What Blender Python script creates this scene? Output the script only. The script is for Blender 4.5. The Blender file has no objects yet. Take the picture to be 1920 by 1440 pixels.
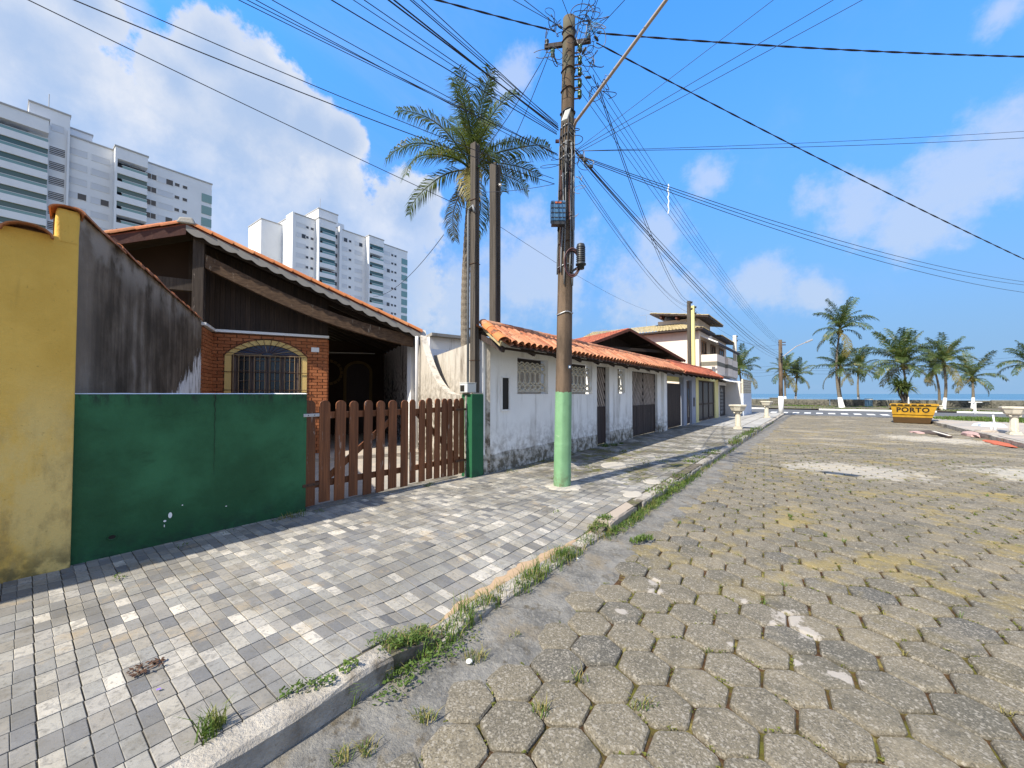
import bpy, math, random
from mathutils import Matrix, Vector, noise as mnoise
R = random.Random(7)
SC = bpy.context.scene
COL = SC.collection

# ------------------------------------------------------------------ camera
FPX, EYE = 740.0, 1.65                       # focal length in 1920-px units, eye height
TH, PH = math.atan(570 / FPX), math.atan(18 / FPX)
cam_d = bpy.data.cameras.new("camera")
cam = bpy.data.objects.new("camera", cam_d); COL.objects.link(cam)
cam_d.sensor_fit = 'HORIZONTAL'; cam_d.sensor_width = 36.0
cam_d.lens = 36.0 * FPX / 1920.0
cam_d.clip_start, cam_d.clip_end = 0.05, 9000.0
cam.location = (0, 0, EYE)
cam.rotation_euler = (math.pi / 2 + PH, 0, TH)
SC.camera = cam
CF = Vector((-math.sin(TH) * math.cos(PH), math.cos(TH) * math.cos(PH), math.sin(PH)))
CR = Vector((math.cos(TH), math.sin(TH), 0)); CU = CR.cross(CF)

def ray(x, y):
    return CF + CR * ((x - 960) / FPX) + CU * ((720 - y) / FPX)
def on_ground(x, y, z=0.0):
    d = ray(x, y); return d * ((z - EYE) / d.z) + Vector((0, 0, EYE))
def on_x(x, y, X):
    d = ray(x, y); return d * (X / d.x) + Vector((0, 0, EYE))
def on_y(x, y, Y):
    d = ray(x, y); return d * (Y / d.y) + Vector((0, 0, EYE))
def at_depth(x, y, t):
    return ray(x, y) * t + Vector((0, 0, EYE))
def seen(p, m=60):
    q = Vector(p) - Vector((0, 0, EYE)); w = q.dot(CF)
    if w < .05: return False
    x = 960 + FPX * q.dot(CR) / w; y = 720 - FPX * q.dot(CU) / w
    return -m < x < 1920 + m and -m < y < 1440 + m

# ------------------------------------------------------------------ sun and sky
SUN = Vector((-0.135, -0.93, 1.0)).normalized()
EL = math.asin(SUN.z); AZ = math.atan2(SUN.x, SUN.y)
sun_d = bpy.data.lights.new("sun", 'SUN'); sun = bpy.data.objects.new("sun", sun_d); COL.objects.link(sun)
sun_d.energy = 4.2; sun_d.angle = math.radians(0.53); sun_d.color = (1.0, 0.93, 0.80)
sun.rotation_euler = SUN.to_track_quat('Z', 'Y').to_euler(); sun.location = (0, -20, 30)

SC.view_settings.view_transform = 'Standard'; SC.view_settings.look = 'None'
SC.view_settings.gamma = 1.0; SC.view_settings.exposure = 1.02
SC.view_settings.use_curve_mapping = False
SC.render.engine = 'CYCLES'
SC.cycles.use_denoising = True
SC.cycles.max_bounces = 6; SC.cycles.diffuse_bounces = 3; SC.cycles.transparent_max_bounces = 8

class NT:
    """small node-graph writer"""
    def __init__(s, tree): s.t = tree; s.t.nodes.clear(); s._pos = None
    def node(s, typ, **kw):
        n = s.t.nodes.new(typ)
        for k, v in kw.items(): setattr(n, k, v)
        return n
    def put(s, inp, v):
        if v is None: return
        if isinstance(v, bpy.types.NodeSocket): s.t.links.new(v, inp)
        else:
            if isinstance(v, (tuple, list)) and len(v) == 3 and inp.type == 'RGBA': v = (*v, 1)
            inp.default_value = v
    def pos(s):
        if not s._pos: s._pos = s.node('ShaderNodeNewGeometry').outputs['Position']
        return s._pos
    def scale(s, v, k):
        n = s.node('ShaderNodeVectorMath', operation='MULTIPLY'); s.put(n.inputs[0], v); s.put(n.inputs[1], k); return n.outputs[0]
    def vadd(s, v, k):
        n = s.node('ShaderNodeVectorMath', operation='ADD'); s.put(n.inputs[0], v); s.put(n.inputs[1], k); return n.outputs[0]
    def vop(s, op, a, b=None, out=0):
        n = s.node('ShaderNodeVectorMath', operation=op); s.put(n.inputs[0], a); s.put(n.inputs[1], b); return n.outputs[out]
    def noise(s, sc, det=4.0, ro=.55, vec=None, dist=0.0, k=None, out='Fac'):
        v = vec if vec is not None else s.pos()
        if k: v = s.scale(v, k)
        n = s.node('ShaderNodeTexNoise'); s.put(n.inputs['Vector'], v); n.inputs['Scale'].default_value = sc
        n.inputs['Detail'].default_value = det; n.inputs['Roughness'].default_value = ro; n.inputs['Distortion'].default_value = dist
        return n.outputs[out]
    def vor(s, sc, feature='F1', out='Distance', vec=None, rnd=1.0):
        n = s.node('ShaderNodeTexVoronoi', feature=feature); s.put(n.inputs['Vector'], vec if vec is not None else s.pos())
        n.inputs['Scale'].default_value = sc; n.inputs['Randomness'].default_value = rnd
        return n.outputs[out]
    def m(s, op, a, b=None, c=None, clamp=False):
        n = s.node('ShaderNodeMath', operation=op, use_clamp=clamp); s.put(n.inputs[0], a); s.put(n.inputs[1], b); s.put(n.inputs[2], c); return n.outputs[0]
    def rng(s, v, a, b, c=0.0, d=1.0, smooth=True):
        n = s.node('ShaderNodeMapRange', interpolation_type='SMOOTHSTEP' if smooth else 'LINEAR')
        s.put(n.inputs[0], v); s.put(n.inputs[1], a); s.put(n.inputs[2], b); s.put(n.inputs[3], c); s.put(n.inputs[4], d); return n.outputs[0]
    def ramp(s, f, stops):
        n = s.node('ShaderNodeValToRGB'); e = n.color_ramp.elements
        while len(e) < len(stops): e.new(.5)
        for q, (p, c) in zip(e, stops):
            q.position = p; q.color = (*c, 1) if len(c) == 3 else c
        s.put(n.inputs[0], f); return n.outputs[0]
    def mix(s, f, a, b, mode='MIX'):
        n = s.node('ShaderNodeMix', data_type='RGBA', blend_type=mode, clamp_factor=True)
        s.put(n.inputs[0], f); s.put(n.inputs[6], a); s.put(n.inputs[7], b); return n.outputs[2]
    def xyz(s, v=None):
        n = s.node('ShaderNodeSeparateXYZ'); s.put(n.inputs[0], v if v is not None else s.pos()); return n.outputs
    def comb(s, x, y, z):
        n = s.node('ShaderNodeCombineXYZ'); s.put(n.inputs[0], x); s.put(n.inputs[1], y); s.put(n.inputs[2], z); return n.outputs[0]
    def rnd(s):
        o = s.node('ShaderNodeObjectInfo').outputs['Random']
        a = s.node('ShaderNodeAttribute', attribute_name='rnd').outputs['Fac']
        return s.m('FRACT', s.m('ADD', o, a))
    def bump(s, h, strength=.3, dist=.01):
        n = s.node('ShaderNodeBump'); s.put(n.inputs['Height'], h); n.inputs['Strength'].default_value = strength; n.inputs['Distance'].default_value = dist
        return n.outputs[0]
    def bsdf(s, col, rough=.85, nrm=None, spec=.25, metal=0.0, alpha=None, trans=None, emit=None):
        b = s.node('ShaderNodeBsdfPrincipled'); o = s.node('ShaderNodeOutputMaterial')
        s.put(b.inputs['Base Color'], col); s.put(b.inputs['Roughness'], rough); s.put(b.inputs['Specular IOR Level'], spec)
        s.put(b.inputs['Metallic'], metal); s.put(b.inputs['Normal'], nrm); s.put(b.inputs['Alpha'], alpha)
        if trans is not None: s.put(b.inputs['Transmission Weight'], trans)
        s.t.links.new(b.outputs[0], o.inputs[0]); return b

W = bpy.data.worlds.new("World"); SC.world = W; W.use_nodes = True
w = NT(W.node_tree)
sky = w.node('ShaderNodeTexSky', sky_type='NISHITA', sun_disc=False)
sky.sun_elevation = EL; sky.sun_rotation = AZ; sky.altitude = 0; sky.air_density = 1.25; sky.dust_density = 0.25; sky.ozone_density = 3.5
dirv = w.vop('NORMALIZE', w.node('ShaderNodeTexCoord').outputs['Generated'])
dx, dy, dz = w.xyz(dirv)[0:3]
# cumulus: rounded masses given by direction, their edges broken up by noise
n1 = w.noise(7.0, 8, .62, dirv); n2 = w.noise(22.0, 7, .66, dirv)
crumb = w.m('ADD', w.m('MULTIPLY', w.m('SUBTRACT', n1, .5), 1.15), w.m('MULTIPLY', w.m('SUBTRACT', n2, .5), .62))
def cloud_mass(blobs):
    f = None
    for (x, y, r) in blobs:
        c = ray(x, y); k = c.length; c = c.normalized(); rad = r / FPX / k * .93
        d = w.vop('DISTANCE', dirv, tuple(c), 1)
        g = w.m('SUBTRACT', 1.0, w.m('DIVIDE', d, rad))
        f = g if f is None else w.m('SMOOTH_MAX', f, g, .25)
    return f
big = cloud_mass([(40, 75, 130), (130, 200, 170), (330, 150, 85), (400, 105, 85), (480, 200, 150), (575, 235, 80), (640, 262, 55),
                  (330, 300, 150), (470, 330, 190), (600, 420, 170), (760, 400, 90), (700, 520, 170), (-60, 260, 170), (150, 0, 90)])
bigm = w.m('ADD', big, crumb)
big = w.m('MULTIPLY', w.rng(bigm, .05, .26), w.rng(dz, .18, .5, .45, 1.0))
soft = cloud_mass([(1790, 330, 130), (1600, 400, 110), (1530, 550, 60), (1240, 440, 80), (1430, 530, 90), (1000, 500, 170), (1230, 560, 150), (850, 560, 150),
                   (1900, 270, 130), (960, 150, 70), (1330, 330, 60), (1880, 20, 60), (240, 10, 60), (1700, 420, 100)])
soft = w.rng(w.m('ADD', soft, w.m('MULTIPLY', crumb, 1.5)), .08, .75)
flat = w.comb(w.m('DIVIDE', dx, w.m('ADD', w.m('ABSOLUTE', dz), .18)), w.m('DIVIDE', dy, w.m('ADD', w.m('ABSOLUTE', dz), .18)), 0.0)
wisp = w.rng(w.noise(1.1, 7, .62, flat, .6, (1.0, .45, 1)), .5, .8, 0, .42)
lowhaze = w.rng(dz, .02, .80, 1.0, 0.0)
# bright cumulus added only outside the view, to lift the ambient light
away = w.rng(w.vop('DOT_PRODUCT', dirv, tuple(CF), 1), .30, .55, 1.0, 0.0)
fill_cloud = w.m('MULTIPLY', w.m('MULTIPLY', w.rng(w.noise(2.4, 8, .6, dirv), .42, .60), away), w.rng(dz, -.02, .25))
skyc = w.mix(1.0, sky.outputs[0], (.36, .90, 1.36), 'MULTIPLY')
shade = w.m('ADD', w.m('MULTIPLY', w.rng(bigm, .15, .95, 1.0, 0.0), .62), w.m('MULTIPLY', w.rng(w.noise(6.5, 6, .6, w.vadd(dirv, (.05, .1, .13))), .46, .68), .5), clamp=True)
white = w.mix(shade, (1.55, 1.98, 2.72), (2.8, 2.88, 3.05))
skyc = w.mix(w.m('MULTIPLY', lowhaze, .97), skyc, w.mix(w.rng(dz, .0, .42), (.92, 1.50, 2.42), (.56, .98, 1.85)))
skyc = w.mix(wisp, skyc, (1.6, 2.05, 2.8))
skyc = w.mix(w.m('MULTIPLY', soft, .66), skyc, (2.1, 2.4, 2.95))
skyc = w.mix(w.m('MULTIPLY', big, .93), skyc, white)
skyc = w.mix(w.m('MULTIPLY', fill_cloud, .95), skyc, (3.75, 3.5, 3.2))
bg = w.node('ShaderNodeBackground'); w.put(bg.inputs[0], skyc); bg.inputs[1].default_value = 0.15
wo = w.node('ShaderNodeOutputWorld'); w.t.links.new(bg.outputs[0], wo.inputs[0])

# ------------------------------------------------------------------ mesh and object helpers
MWD = {}
I4 = Matrix.Identity(4)
def frame(o, ax, ay, az=(0, 0, 1)):
    m = Matrix.Identity(4)
    for i, a in enumerate((ax, ay, az)):
        a = Vector(a)
        for j in range(3): m[j][i] = a[j]
    for j in range(3): m[j][3] = o[j]
    return m
def tag(o, label=None, cat=None, group=None, kind=None):
    for k, v in (('label', label), ('category', cat), ('group', group), ('kind', kind)):
        if v: o[k] = v
    return o
def empty(name, loc=(0, 0, 0), rz=0.0, label=None, cat=None, group=None, kind=None):
    o = bpy.data.objects.new(name, None); COL.objects.link(o); o.empty_display_size = .2
    o.location = loc; o.rotation_euler = (0, 0, rz)
    MWD[o.name] = Matrix.Translation(loc) @ Matrix.Rotation(rz, 4, 'Z')
    return tag(o, label, cat, group, kind)
def place(name, me, Mw, parent=None):
    o = bpy.data.objects.new(name, me); COL.objects.link(o)
    if parent is not None:
        o.parent = parent; o.matrix_basis = MWD[parent.name].inverted() @ Mw
    else: o.matrix_basis = Mw
    MWD[o.name] = Mw
    return o
class MB:
    """collects shapes in world space (through T) and links them as one mesh object"""
    def __init__(s, T=None): s.v = []; s.f = []; s.a = []; s.T = T; s.r = 0.0
    def add(s, vs, fs):
        b = len(s.v)
        s.v += [(s.T @ Vector(p)) if s.T else Vector(p) for p in vs]
        s.f += [tuple(i + b for i in f) for f in fs]; s.a += [s.r] * len(fs); return s
    def box(s, x0, x1, y0, y1, z0, z1):
        return s.add([(x0, y0, z0), (x1, y0, z0), (x1, y1, z0), (x0, y1, z0), (x0, y0, z1), (x1, y0, z1), (x1, y1, z1), (x0, y1, z1)],
                     [(0, 3, 2, 1), (4, 5, 6, 7), (0, 1, 5, 4), (1, 2, 6, 5), (2, 3, 7, 6), (3, 0, 4, 7)])
    def obox(s, c, a, b, d):
        c, a, b, d = map(Vector, (c, a, b, d))
        return s.add([c - a - b - d, c + a - b - d, c + a + b - d, c - a + b - d, c - a - b + d, c + a - b + d, c + a + b + d, c - a + b + d],
                     [(0, 3, 2, 1), (4, 5, 6, 7), (0, 1, 5, 4), (1, 2, 6, 5), (2, 3, 7, 6), (3, 0, 4, 7)])
    def bar(s, p, q, wd, h, up=(0, 0, 1)):
        p, q = Vector(p), Vector(q); d = q - p; n = d.normalized(); u = Vector(up)
        sd = n.cross(u)
        if sd.length < 1e-4: sd = n.cross(Vector((1, 0, 0)))
        sd.normalize(); u = sd.cross(n)
        return s.obox((p + q) / 2, d / 2, sd * wd / 2, u * h / 2)
    def tube(s, pts, r, n=6, cap=True):
        pts = [Vector(p) for p in pts]; N = len(pts); rr = r if isinstance(r, (list, tuple)) else [r] * N
        vs, fs = [], []; prev = None
        for i, p in enumerate(pts):
            t = (pts[min(i + 1, N - 1)] - pts[max(i - 1, 0)])
            t = t.normalized() if t.length > 1e-9 else Vector((0, 0, 1))
            a = (prev - t * prev.dot(t)) if prev is not None else t.orthogonal()
            if a.length < 1e-6: a = t.orthogonal()
            a.normalize(); prev = a; b = t.cross(a)
            for k in range(n):
                q = 2 * math.pi * k / n; vs.append(p + (a * math.cos(q) + b * math.sin(q)) * rr[i])
        for i in range(N - 1):
            for k in range(n):
                k2 = (k + 1) % n; fs.append((i * n + k, i * n + k2, (i + 1) * n + k2, (i + 1) * n + k))
        if cap: fs += [tuple(range(n - 1, -1, -1)), tuple(range((N - 1) * n, N * n))]
        return s.add(vs, fs)
    def cyl(s, p, q, r0, r1=None, n=14): return s.tube([p, q], [r0, r0 if r1 is None else r1], n)
    def lathe(s, prof, c, n=20):
        vs, fs = [], []
        for (r, z) in prof:
            for k in range(n):
                q = 2 * math.pi * k / n; vs.append((c[0] + r * math.cos(q), c[1] + r * math.sin(q), c[2] + z))
        for i in range(len(prof) - 1):
            for k in range(n):
                k2 = (k + 1) % n; fs.append((i * n + k, i * n + k2, (i + 1) * n + k2, (i + 1) * n + k))
        fs += [tuple(range(n - 1, -1, -1)), tuple(range((len(prof) - 1) * n, len(prof) * n))]
        return s.add(vs, fs)
    def prism(s, poly, vec):
        vec = Vector(vec); n = len(poly); P = [Vector(p) for p in poly]
        nr = Vector((0, 0, 0))
        for i in range(n): nr += (P[i]).cross(P[(i + 1) % n])
        if nr.dot(vec) > 0: P = P[::-1]
        return s.add(P + [p + vec for p in P], [tuple(range(n)), tuple(range(2 * n - 1, n - 1, -1))] +
                     [(i, i + n, (i + 1) % n + n, (i + 1) % n) for i in range(n)])
    def quad(s, *p): return s.add(p, [tuple(range(len(p)))])
    def grid(s, nu, nv, fn):
        vs = [fn(i / nu, j / nv) for j in range(nv + 1) for i in range(nu + 1)]
        return s.add(vs, [(j * (nu + 1) + i, j * (nu + 1) + i + 1, (j + 1) * (nu + 1) + i + 1, (j + 1) * (nu + 1) + i) for j in range(nv) for i in range(nu)])
    def wall(s, O, U, V, N, Wd, H, th, holes=(), top=None):
        """slab with rectangular openings: O corner on its outer face, N outward normal"""
        O, U, V, N = map(Vector, (O, U, V, N))
        us = sorted({0.0, Wd, *[h[0] for h in holes], *[h[1] for h in holes]}); vs = sorted({0.0, H, *[h[2] for h in holes], *[h[3] for h in holes]})
        us = [u for u in us if 0 <= u <= Wd]; vs = [v for v in vs if 0 <= v <= H]
        nu, nv = len(us) - 1, len(vs) - 1
        solid = [[not any(h[0] <= (us[i] + us[i + 1]) / 2 <= h[1] and h[2] <= (vs[j] + vs[j + 1]) / 2 <= h[3] for h in holes) for j in range(nv)] for i in range(nu)]
        P = lambda u, v, n: O + U * u + V * v - N * n
        flip = U.cross(V).dot(N) < 0
        def q(*p): s.quad(*(p[::-1] if flip else p))
        ok = lambda i, j: 0 <= i < nu and 0 <= j < nv and solid[i][j]
        for i in range(nu):
            for j in range(nv):
                if not solid[i][j]: continue
                a, b, c, d = us[i], us[i + 1], vs[j], vs[j + 1]
                q(P(a, c, 0), P(b, c, 0), P(b, d, 0), P(a, d, 0)); q(P(a, d, th), P(b, d, th), P(b, c, th), P(a, c, th))
                if not ok(i - 1, j): q(P(a, c, th), P(a, c, 0), P(a, d, 0), P(a, d, th))
                if not ok(i + 1, j): q(P(b, c, 0), P(b, c, th), P(b, d, th), P(b, d, 0))
                if not ok(i, j - 1): q(P(a, c, th), P(b, c, th), P(b, c, 0), P(a, c, 0))
                if not ok(i, j + 1): q(P(a, d, 0), P(b, d, 0), P(b, d, th), P(a, d, th))
        return s
    def mesh(s, name, mat, inv=None, smooth=False):
        me = bpy.data.meshes.new(name)
        me.from_pydata([tuple(inv @ p) if inv else tuple(p) for p in s.v], [], s.f)
        if any(s.a):
            me.attributes.new('rnd', 'FLOAT', 'FACE').data.foreach_set('value', s.a)
        if mat: me.materials.append(mat)
        if smooth: me.polygons.foreach_set('use_smooth', [True] * len(me.polygons))
        me.update(); return me
    def build(s, name, mat, parent=None, smooth=False, base=None, bevel=0, label=None, cat=None, group=None, kind=None):
        if parent is not None: Mw = MWD[parent.name]
        else:
            if base is None:
                xs = [p.x for p in s.v]; ys = [p.y for p in s.v]; base = ((min(xs) + max(xs)) / 2, (min(ys) + max(ys)) / 2, min(p.z for p in s.v))
            Mw = Matrix.Translation(base)
        o = place(name, s.mesh(name, mat, Mw.inverted(), smooth), Mw, parent)
        if smooth == 'auto' or (smooth and bevel): pass
        if bevel:
            b = o.modifiers.new('edge', 'BEVEL'); b.width = bevel; b.segments = 2; b.limit_method = 'ANGLE'; b.angle_limit = math.radians(50)
        return tag(o, label, cat, group, kind)
def pieces(parent, name, variants, mat, items, limit=300, rest=None):
    """items: (matrix, variant). The nearest in view become objects sharing mesh data, the others one joined part."""
    mes = [v.mesh(name, mat) for v in variants]
    key = lambda it: (0 if seen(it[0].translation) else 1, (it[0].translation - Vector((0, 0, EYE))).length)
    items = sorted(items, key=key)
    k = 0
    for it in items[:limit]:
        if not seen(it[0].translation): break
        place(name, mes[it[1]], it[0], parent); k += 1
    if items[k:]:
        mb = MB()
        for M, vi in items[k:]:
            mb.T = M; base = R.random() * .8 + .01; src = variants[vi]; b = len(mb.v)
            mb.v += [M @ p for p in src.v]; mb.f += [tuple(i + b for i in f) for f in src.f]; mb.a += [base + x for x in src.a]
        mb.build(rest or (name + '_field'), mat, parent, kind='stuff')
def nz(x, y=0.0, z=0.0): return mnoise.noise(Vector((x, y, z)))
def sst(a, b, x):
    t = min(1, max(0, (x - a) / (b - a))); return t * t * (3 - 2 * t)

# ------------------------------------------------------------------ materials
def mk(name):
    m = bpy.data.materials.new(name); m.use_nodes = True; return m, NT(m.node_tree)
MAT = {}
def plain(name, col, rough=.7, spec=.3, metal=0.0, var=.25, sc=9.0, bump=0.0, bsc=60.0):
    m, t = mk(name)
    c = t.mix(t.m('MULTIPLY', t.noise(sc, 5, .6), var * 1.6), tuple(min(1, x * (1 + var * .35)) for x in col), tuple(x * (1 - var) for x in col))
    t.bsdf(c, rough, t.bump(t.noise(bsc, 4, .6), bump, .004) if bump else None, spec, metal); MAT[name] = m; return m
def plaster(name, col, dirt=(.16, .15, .13), amt=.45, rise=.9, grain=.35, sc=1.0):
    """painted render with rain streaks from the top, splash dirt near the ground and hairline blotches"""
    m, t = mk(name); x, y, z = t.xyz()[0:3]
    streak = t.noise(3.2 * sc, 6, .65, k=(1, 1, .13)); blot = t.noise(1.3 * sc, 6, .6); fine = t.noise(38, 4, .6)
    low = t.m('MULTIPLY', t.rng(z, .1, .1 + rise, 1.0, 0.0), t.rng(t.noise(5.5 * sc, 7, .68), .36, .66))
    c = t.mix(t.rng(blot, .35, .75, 0, .5), col, tuple(v * .86 for v in col))
    c = t.mix(t.m('MULTIPLY', t.rng(streak, .5, .78), amt), c, dirt)
    c = t.mix(t.m('MULTIPLY', low, amt * 1.35), c, dirt)
    c = t.mix(t.m('MULTIPLY', t.rng(t.noise(17 * sc, 6, .7), .66, .74), amt * .9), c, tuple(v * .7 for v in dirt))
    h = t.m('ADD', t.m('MULTIPLY', fine, .5), t.noise(9, 5, .6))
    t.bsdf(c, .88, t.bump(h, grain, .012), .2); MAT[name] = m; return m

# yellow street wall: ochre render with pale and brown water marks low on the left
m, t = mk('yellow_render'); x, y, z = t.xyz()[0:3]
c = t.mix(t.rng(t.noise(1.7, 6, .6), .3, .75), (.60, .37, .075), (.72, .46, .105))
pale = t.m('MULTIPLY', t.rng(t.noise(2.1, 7, .66, k=(1, 1, .45)), .40, .60), t.rng(z, 1.2, 2.0, 1, 0))
c = t.mix(t.m('MULTIPLY', pale, .75), c, (.66, .50, .20))
br = t.m('MULTIPLY', t.rng(t.noise(3.3, 7, .66, t.vadd(t.pos(), (3, 7, 1)), 0, (1, 1, .5)), .46, .64), t.rng(z, .6, 1.9, 1, 0))
c = t.mix(t.m('MULTIPLY', br, .6), c, (.24, .17, .075))
st = t.m('MULTIPLY', t.rng(t.noise(7, 5, .6, None, 0, (1, 1, .12)), .55, .75), t.rng(z, 1.6, 3.1, 0, .6))
c = t.mix(st, c, (.20, .13, .04))
c = t.mix(t.rng(t.noise(28, 6, .7), .62, .70, 0, .5), c, (.28, .18, .05))
c = t.mix(t.m('MULTIPLY', t.rng(z, .14, .45, 1, 0), t.rng(t.noise(9, 6, .6), .35, .6, 0, .8)), c, (.10, .085, .04))
t.bsdf(c, .9, t.bump(t.m('ADD', t.noise(42, 5, .65), t.m('MULTIPLY', t.noise(13, 4, .6), .8)), .45, .012), .15); MAT['yellow_render'] = m

# unpainted side wall: black-grey rain staining, bare white paint left at its far lower corner
m, t = mk('stained_side'); x, y, z = t.xyz()[0:3]
run = t.m('DIVIDE', t.m('SUBTRACT', -5.15, x), 4.42)             # 0 at the street, 1 at the far end
s1 = t.noise(4.5, 7, .68, None, 0, (1, 1, .10)); s2 = t.noise(1.4, 6, .62)
mixv = t.m('ADD', t.m('MULTIPLY', s1, .6), t.m('MULTIPLY', s2, .62))
c = t.ramp(mixv, [(.42, (.036, .026, .017)), (.56, (.076, .056, .038)), (.67, (.145, .110, .078)), (.80, (.28, .23, .18))])
c = t.mix(t.rng(run, .02, .16, .55, 0), c, (.24, .195, .15))
c = t.mix(t.m('MULTIPLY', t.rng(z, 2.7, 3.2, 0, .8), t.rng(t.noise(3, 5, .6), .35, .6)), c, (.34, .29, .24))
edge = t.m('ADD', t.m('SUBTRACT', t.m('ADD', run, t.m('MULTIPLY', t.m('SUBTRACT', 2.3, z), .42)), .0), t.m('MULTIPLY', t.m('SUBTRACT', t.noise(5, 7, .7, None, 0, (1, 1, .45)), .5), .55))
flake = t.m('MULTIPLY', t.rng(edge, .90, .96), t.rng(run, .5, .62))
wh = t.mix(t.rng(t.noise(14, 6, .7, None, 0, (1, 1, .16)), .5, .62), (.72, .71, .70), (.22, .19, .17))
c = t.mix(flake, c, wh)
t.bsdf(c, .92, t.bump(t.m('ADD', t.noise(30, 5, .6), t.m('MULTIPLY', flake, .5)), .4, .01), .15); MAT['stained_side'] = m

# dark green street wall paint
def green(name, a, b, top=None):
    m, t = mk(name); x, y, z = t.xyz()[0:3]
    c = t.mix(t.rng(t.noise(1.1, 6, .62), .35, .68), a, b)
    c = t.mix(t.m('MULTIPLY', t.rng(t.noise(6, 6, .65, None, 0, (1, .5, 1)), .56, .75), .5), c, tuple(v * .55 for v in a))
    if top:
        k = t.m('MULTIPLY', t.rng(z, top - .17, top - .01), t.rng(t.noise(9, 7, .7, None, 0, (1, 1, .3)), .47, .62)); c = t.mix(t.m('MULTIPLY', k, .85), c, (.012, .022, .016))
    k = t.m('MULTIPLY', t.rng(z, .12, .42, 1, 0), t.rng(t.noise(7, 6, .65), .4, .64)); c = t.mix(t.m('MULTIPLY', k, .65), c, (.012, .03, .02))
    chip = t.rng(t.noise(9.0, 8, .72), .735, .75); c = t.mix(t.m('MULTIPLY', chip, .5), c, (.008, .02, .014))
    c = t.mix(t.rng(t.vor(3.1, 'F1'), .035, .03, 0, .0), c, (.6, .6, .55))
    t.bsdf(c, .62, t.bump(t.m('ADD', t.noise(26, 5, .6), t.m('MULTIPLY', t.noise(5, 4, .6), 1.4)), .3, .012), .3); MAT[name] = m
green('green_paint', (.013, .072, .026), (.030, .135, .056), 1.65)
green('pillar_paint', (.012, .085, .035), (.018, .11, .048))
m, t = mk('mint_paint'); x, y, z = t.xyz()[0:3]
c = t.mix(t.rng(t.noise(4, 6, .6), .3, .7), (.150, .295, .155), (.185, .35, .188))
c = t.mix(t.rng(t.noise(14, 7, .72), .60, .68, 0, .7), c, (.30, .40, .27)); c = t.mix(t.rng(t.noise(30, 6, .7), .64, .70, 0, .8), c, (.16, .14, .10)); c = t.mix(t.m('MULTIPLY', t.rng(z, .15, .5, 1, 0), t.rng(t.noise(9, 6, .7), .42, .6)), c, (.13, .17, .09))
t.bsdf(c, .55, t.bump(t.noise(40, 4, .6), .35, .006), .35); MAT['mint_paint'] = m

plaster('white_plaster', (.82, .81, .78), (.20, .165, .13), .7, 1.2)
plaster('plinth', (.55, .52, .465), (.13, .115, .085), 1.0, 1.1, .8)
plaster('swoop_plaster', (.50, .455, .39), (.115, .092, .066), 1.25, 2.6, .6, 1.5)
plaster('beige_plaster', (.42, .35, .26), (.22, .18, .13), .5, 1.5)
plaster('carport_wall', (.62, .58, .54), (.035, .03, .025), 1.25, 3.6, .4, 1.6)
plaster('bluegrey_plaster', (.30, .325, .385), (.13, .13, .14), .2, .6)
plaster('lemon_plaster', (.66, .59, .28), (.35, .30, .16), .2, .6)
plaster('pale_plaster', (.60, .565, .525), (.25, .22, .19), .25, .6)
plaster('pink_plaster', (.72, .62, .53), (.40, .33, .27), .22, .3)
plaster('tower_white', (.72, .73, .74), (.5, .5, .5), .12, .1, .1, .2)
plaster('stone_wall', (.17, .16, .13), (.045, .045, .035), 1.0, 1.2, .9, 1.3)
plaster('bare_concrete', (.30, .28, .25), (.10, .095, .08), .5, .8, .6)
plaster('planter_stone', (.55, .51, .42), (.22, .20, .15), .45, .6, .4, 2)

# brick
m, t = mk('brick'); r = t.rnd()
c = t.ramp(r, [(0, (.30, .095, .036)), (.35, (.37, .13, .05)), (.7, (.42, .15, .06)), (1, (.33, .115, .048))])
c = t.mix(t.rng(t.noise(30, 5, .65), .45, .7, 0, .4), c, (.15, .055, .028))
t.bsdf(c, .85, t.bump(t.noise(70, 4, .6), .4, .004), .2); MAT['brick'] = m
plain('mortar', (.20, .095, .055), .95, .1, var=.3, sc=20, bump=.4)

# timber
def wood(name, a, b, worn=None, k=(1, 1, .06), rough=.7, amt=.6):
    m, t = mk(name); v = t.vadd(t.pos(), t.comb(t.m('MULTIPLY', t.rnd(), 17.0), 0.0, 0.0))
    g = t.noise(26, 6, .65, v, .4, k); g2 = t.noise(5, 5, .6, v, 0, k)
    c = t.mix(t.rng(g, .33, .68), a, b); c = t.mix(t.rng(t.rnd(), 0, 1, 0, .6, False), c, tuple(x * .5 for x in a))
    c = t.mix(t.rng(g2, .5, .75, 0, .5), c, tuple(x * .4 for x in a))
    if worn:
        c = t.mix(t.m('MULTIPLY', t.rng(t.noise(11, 8, .72, v, .3, (1, 1, .22)), .60, .68), amt), c, worn)
    t.bsdf(c, rough, t.bump(t.m('ADD', g, t.noise(60, 4, .6, v, 0, k)), .45, .006), .3); MAT[name] = m
wood('picket_wood', (.115, .041, .016), (.245, .09, .035), (.46, .40, .34), (1, 1, .05), .55, .5)
wood('gable_board', (.026, .016, .011), (.055, .034, .022), (.12, .09, .065), (1, 1, .05), .75, .25)
wood('old_beam', (.075, .042, .024), (.17, .105, .06), (.40, .33, .25), (.35, .35, 1.2), .85, .7)
wood('old_post', (.05, .036, .028), (.11, .085, .065), (.30, .25, .21), (1, 1, .06), .85, .55)
wood('red_fascia', (.075, .022, .014), (.12, .04, .024), (.2, .12, .08), (.5, .5, .5), .6, .3)
wood('sunlit_slat', (.30, .25, .215), (.46, .39, .345), (.5, .46, .43), (1, 1, .2), .8, .45)  # pale tone carries the sunlit slat edges in the colour
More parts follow.
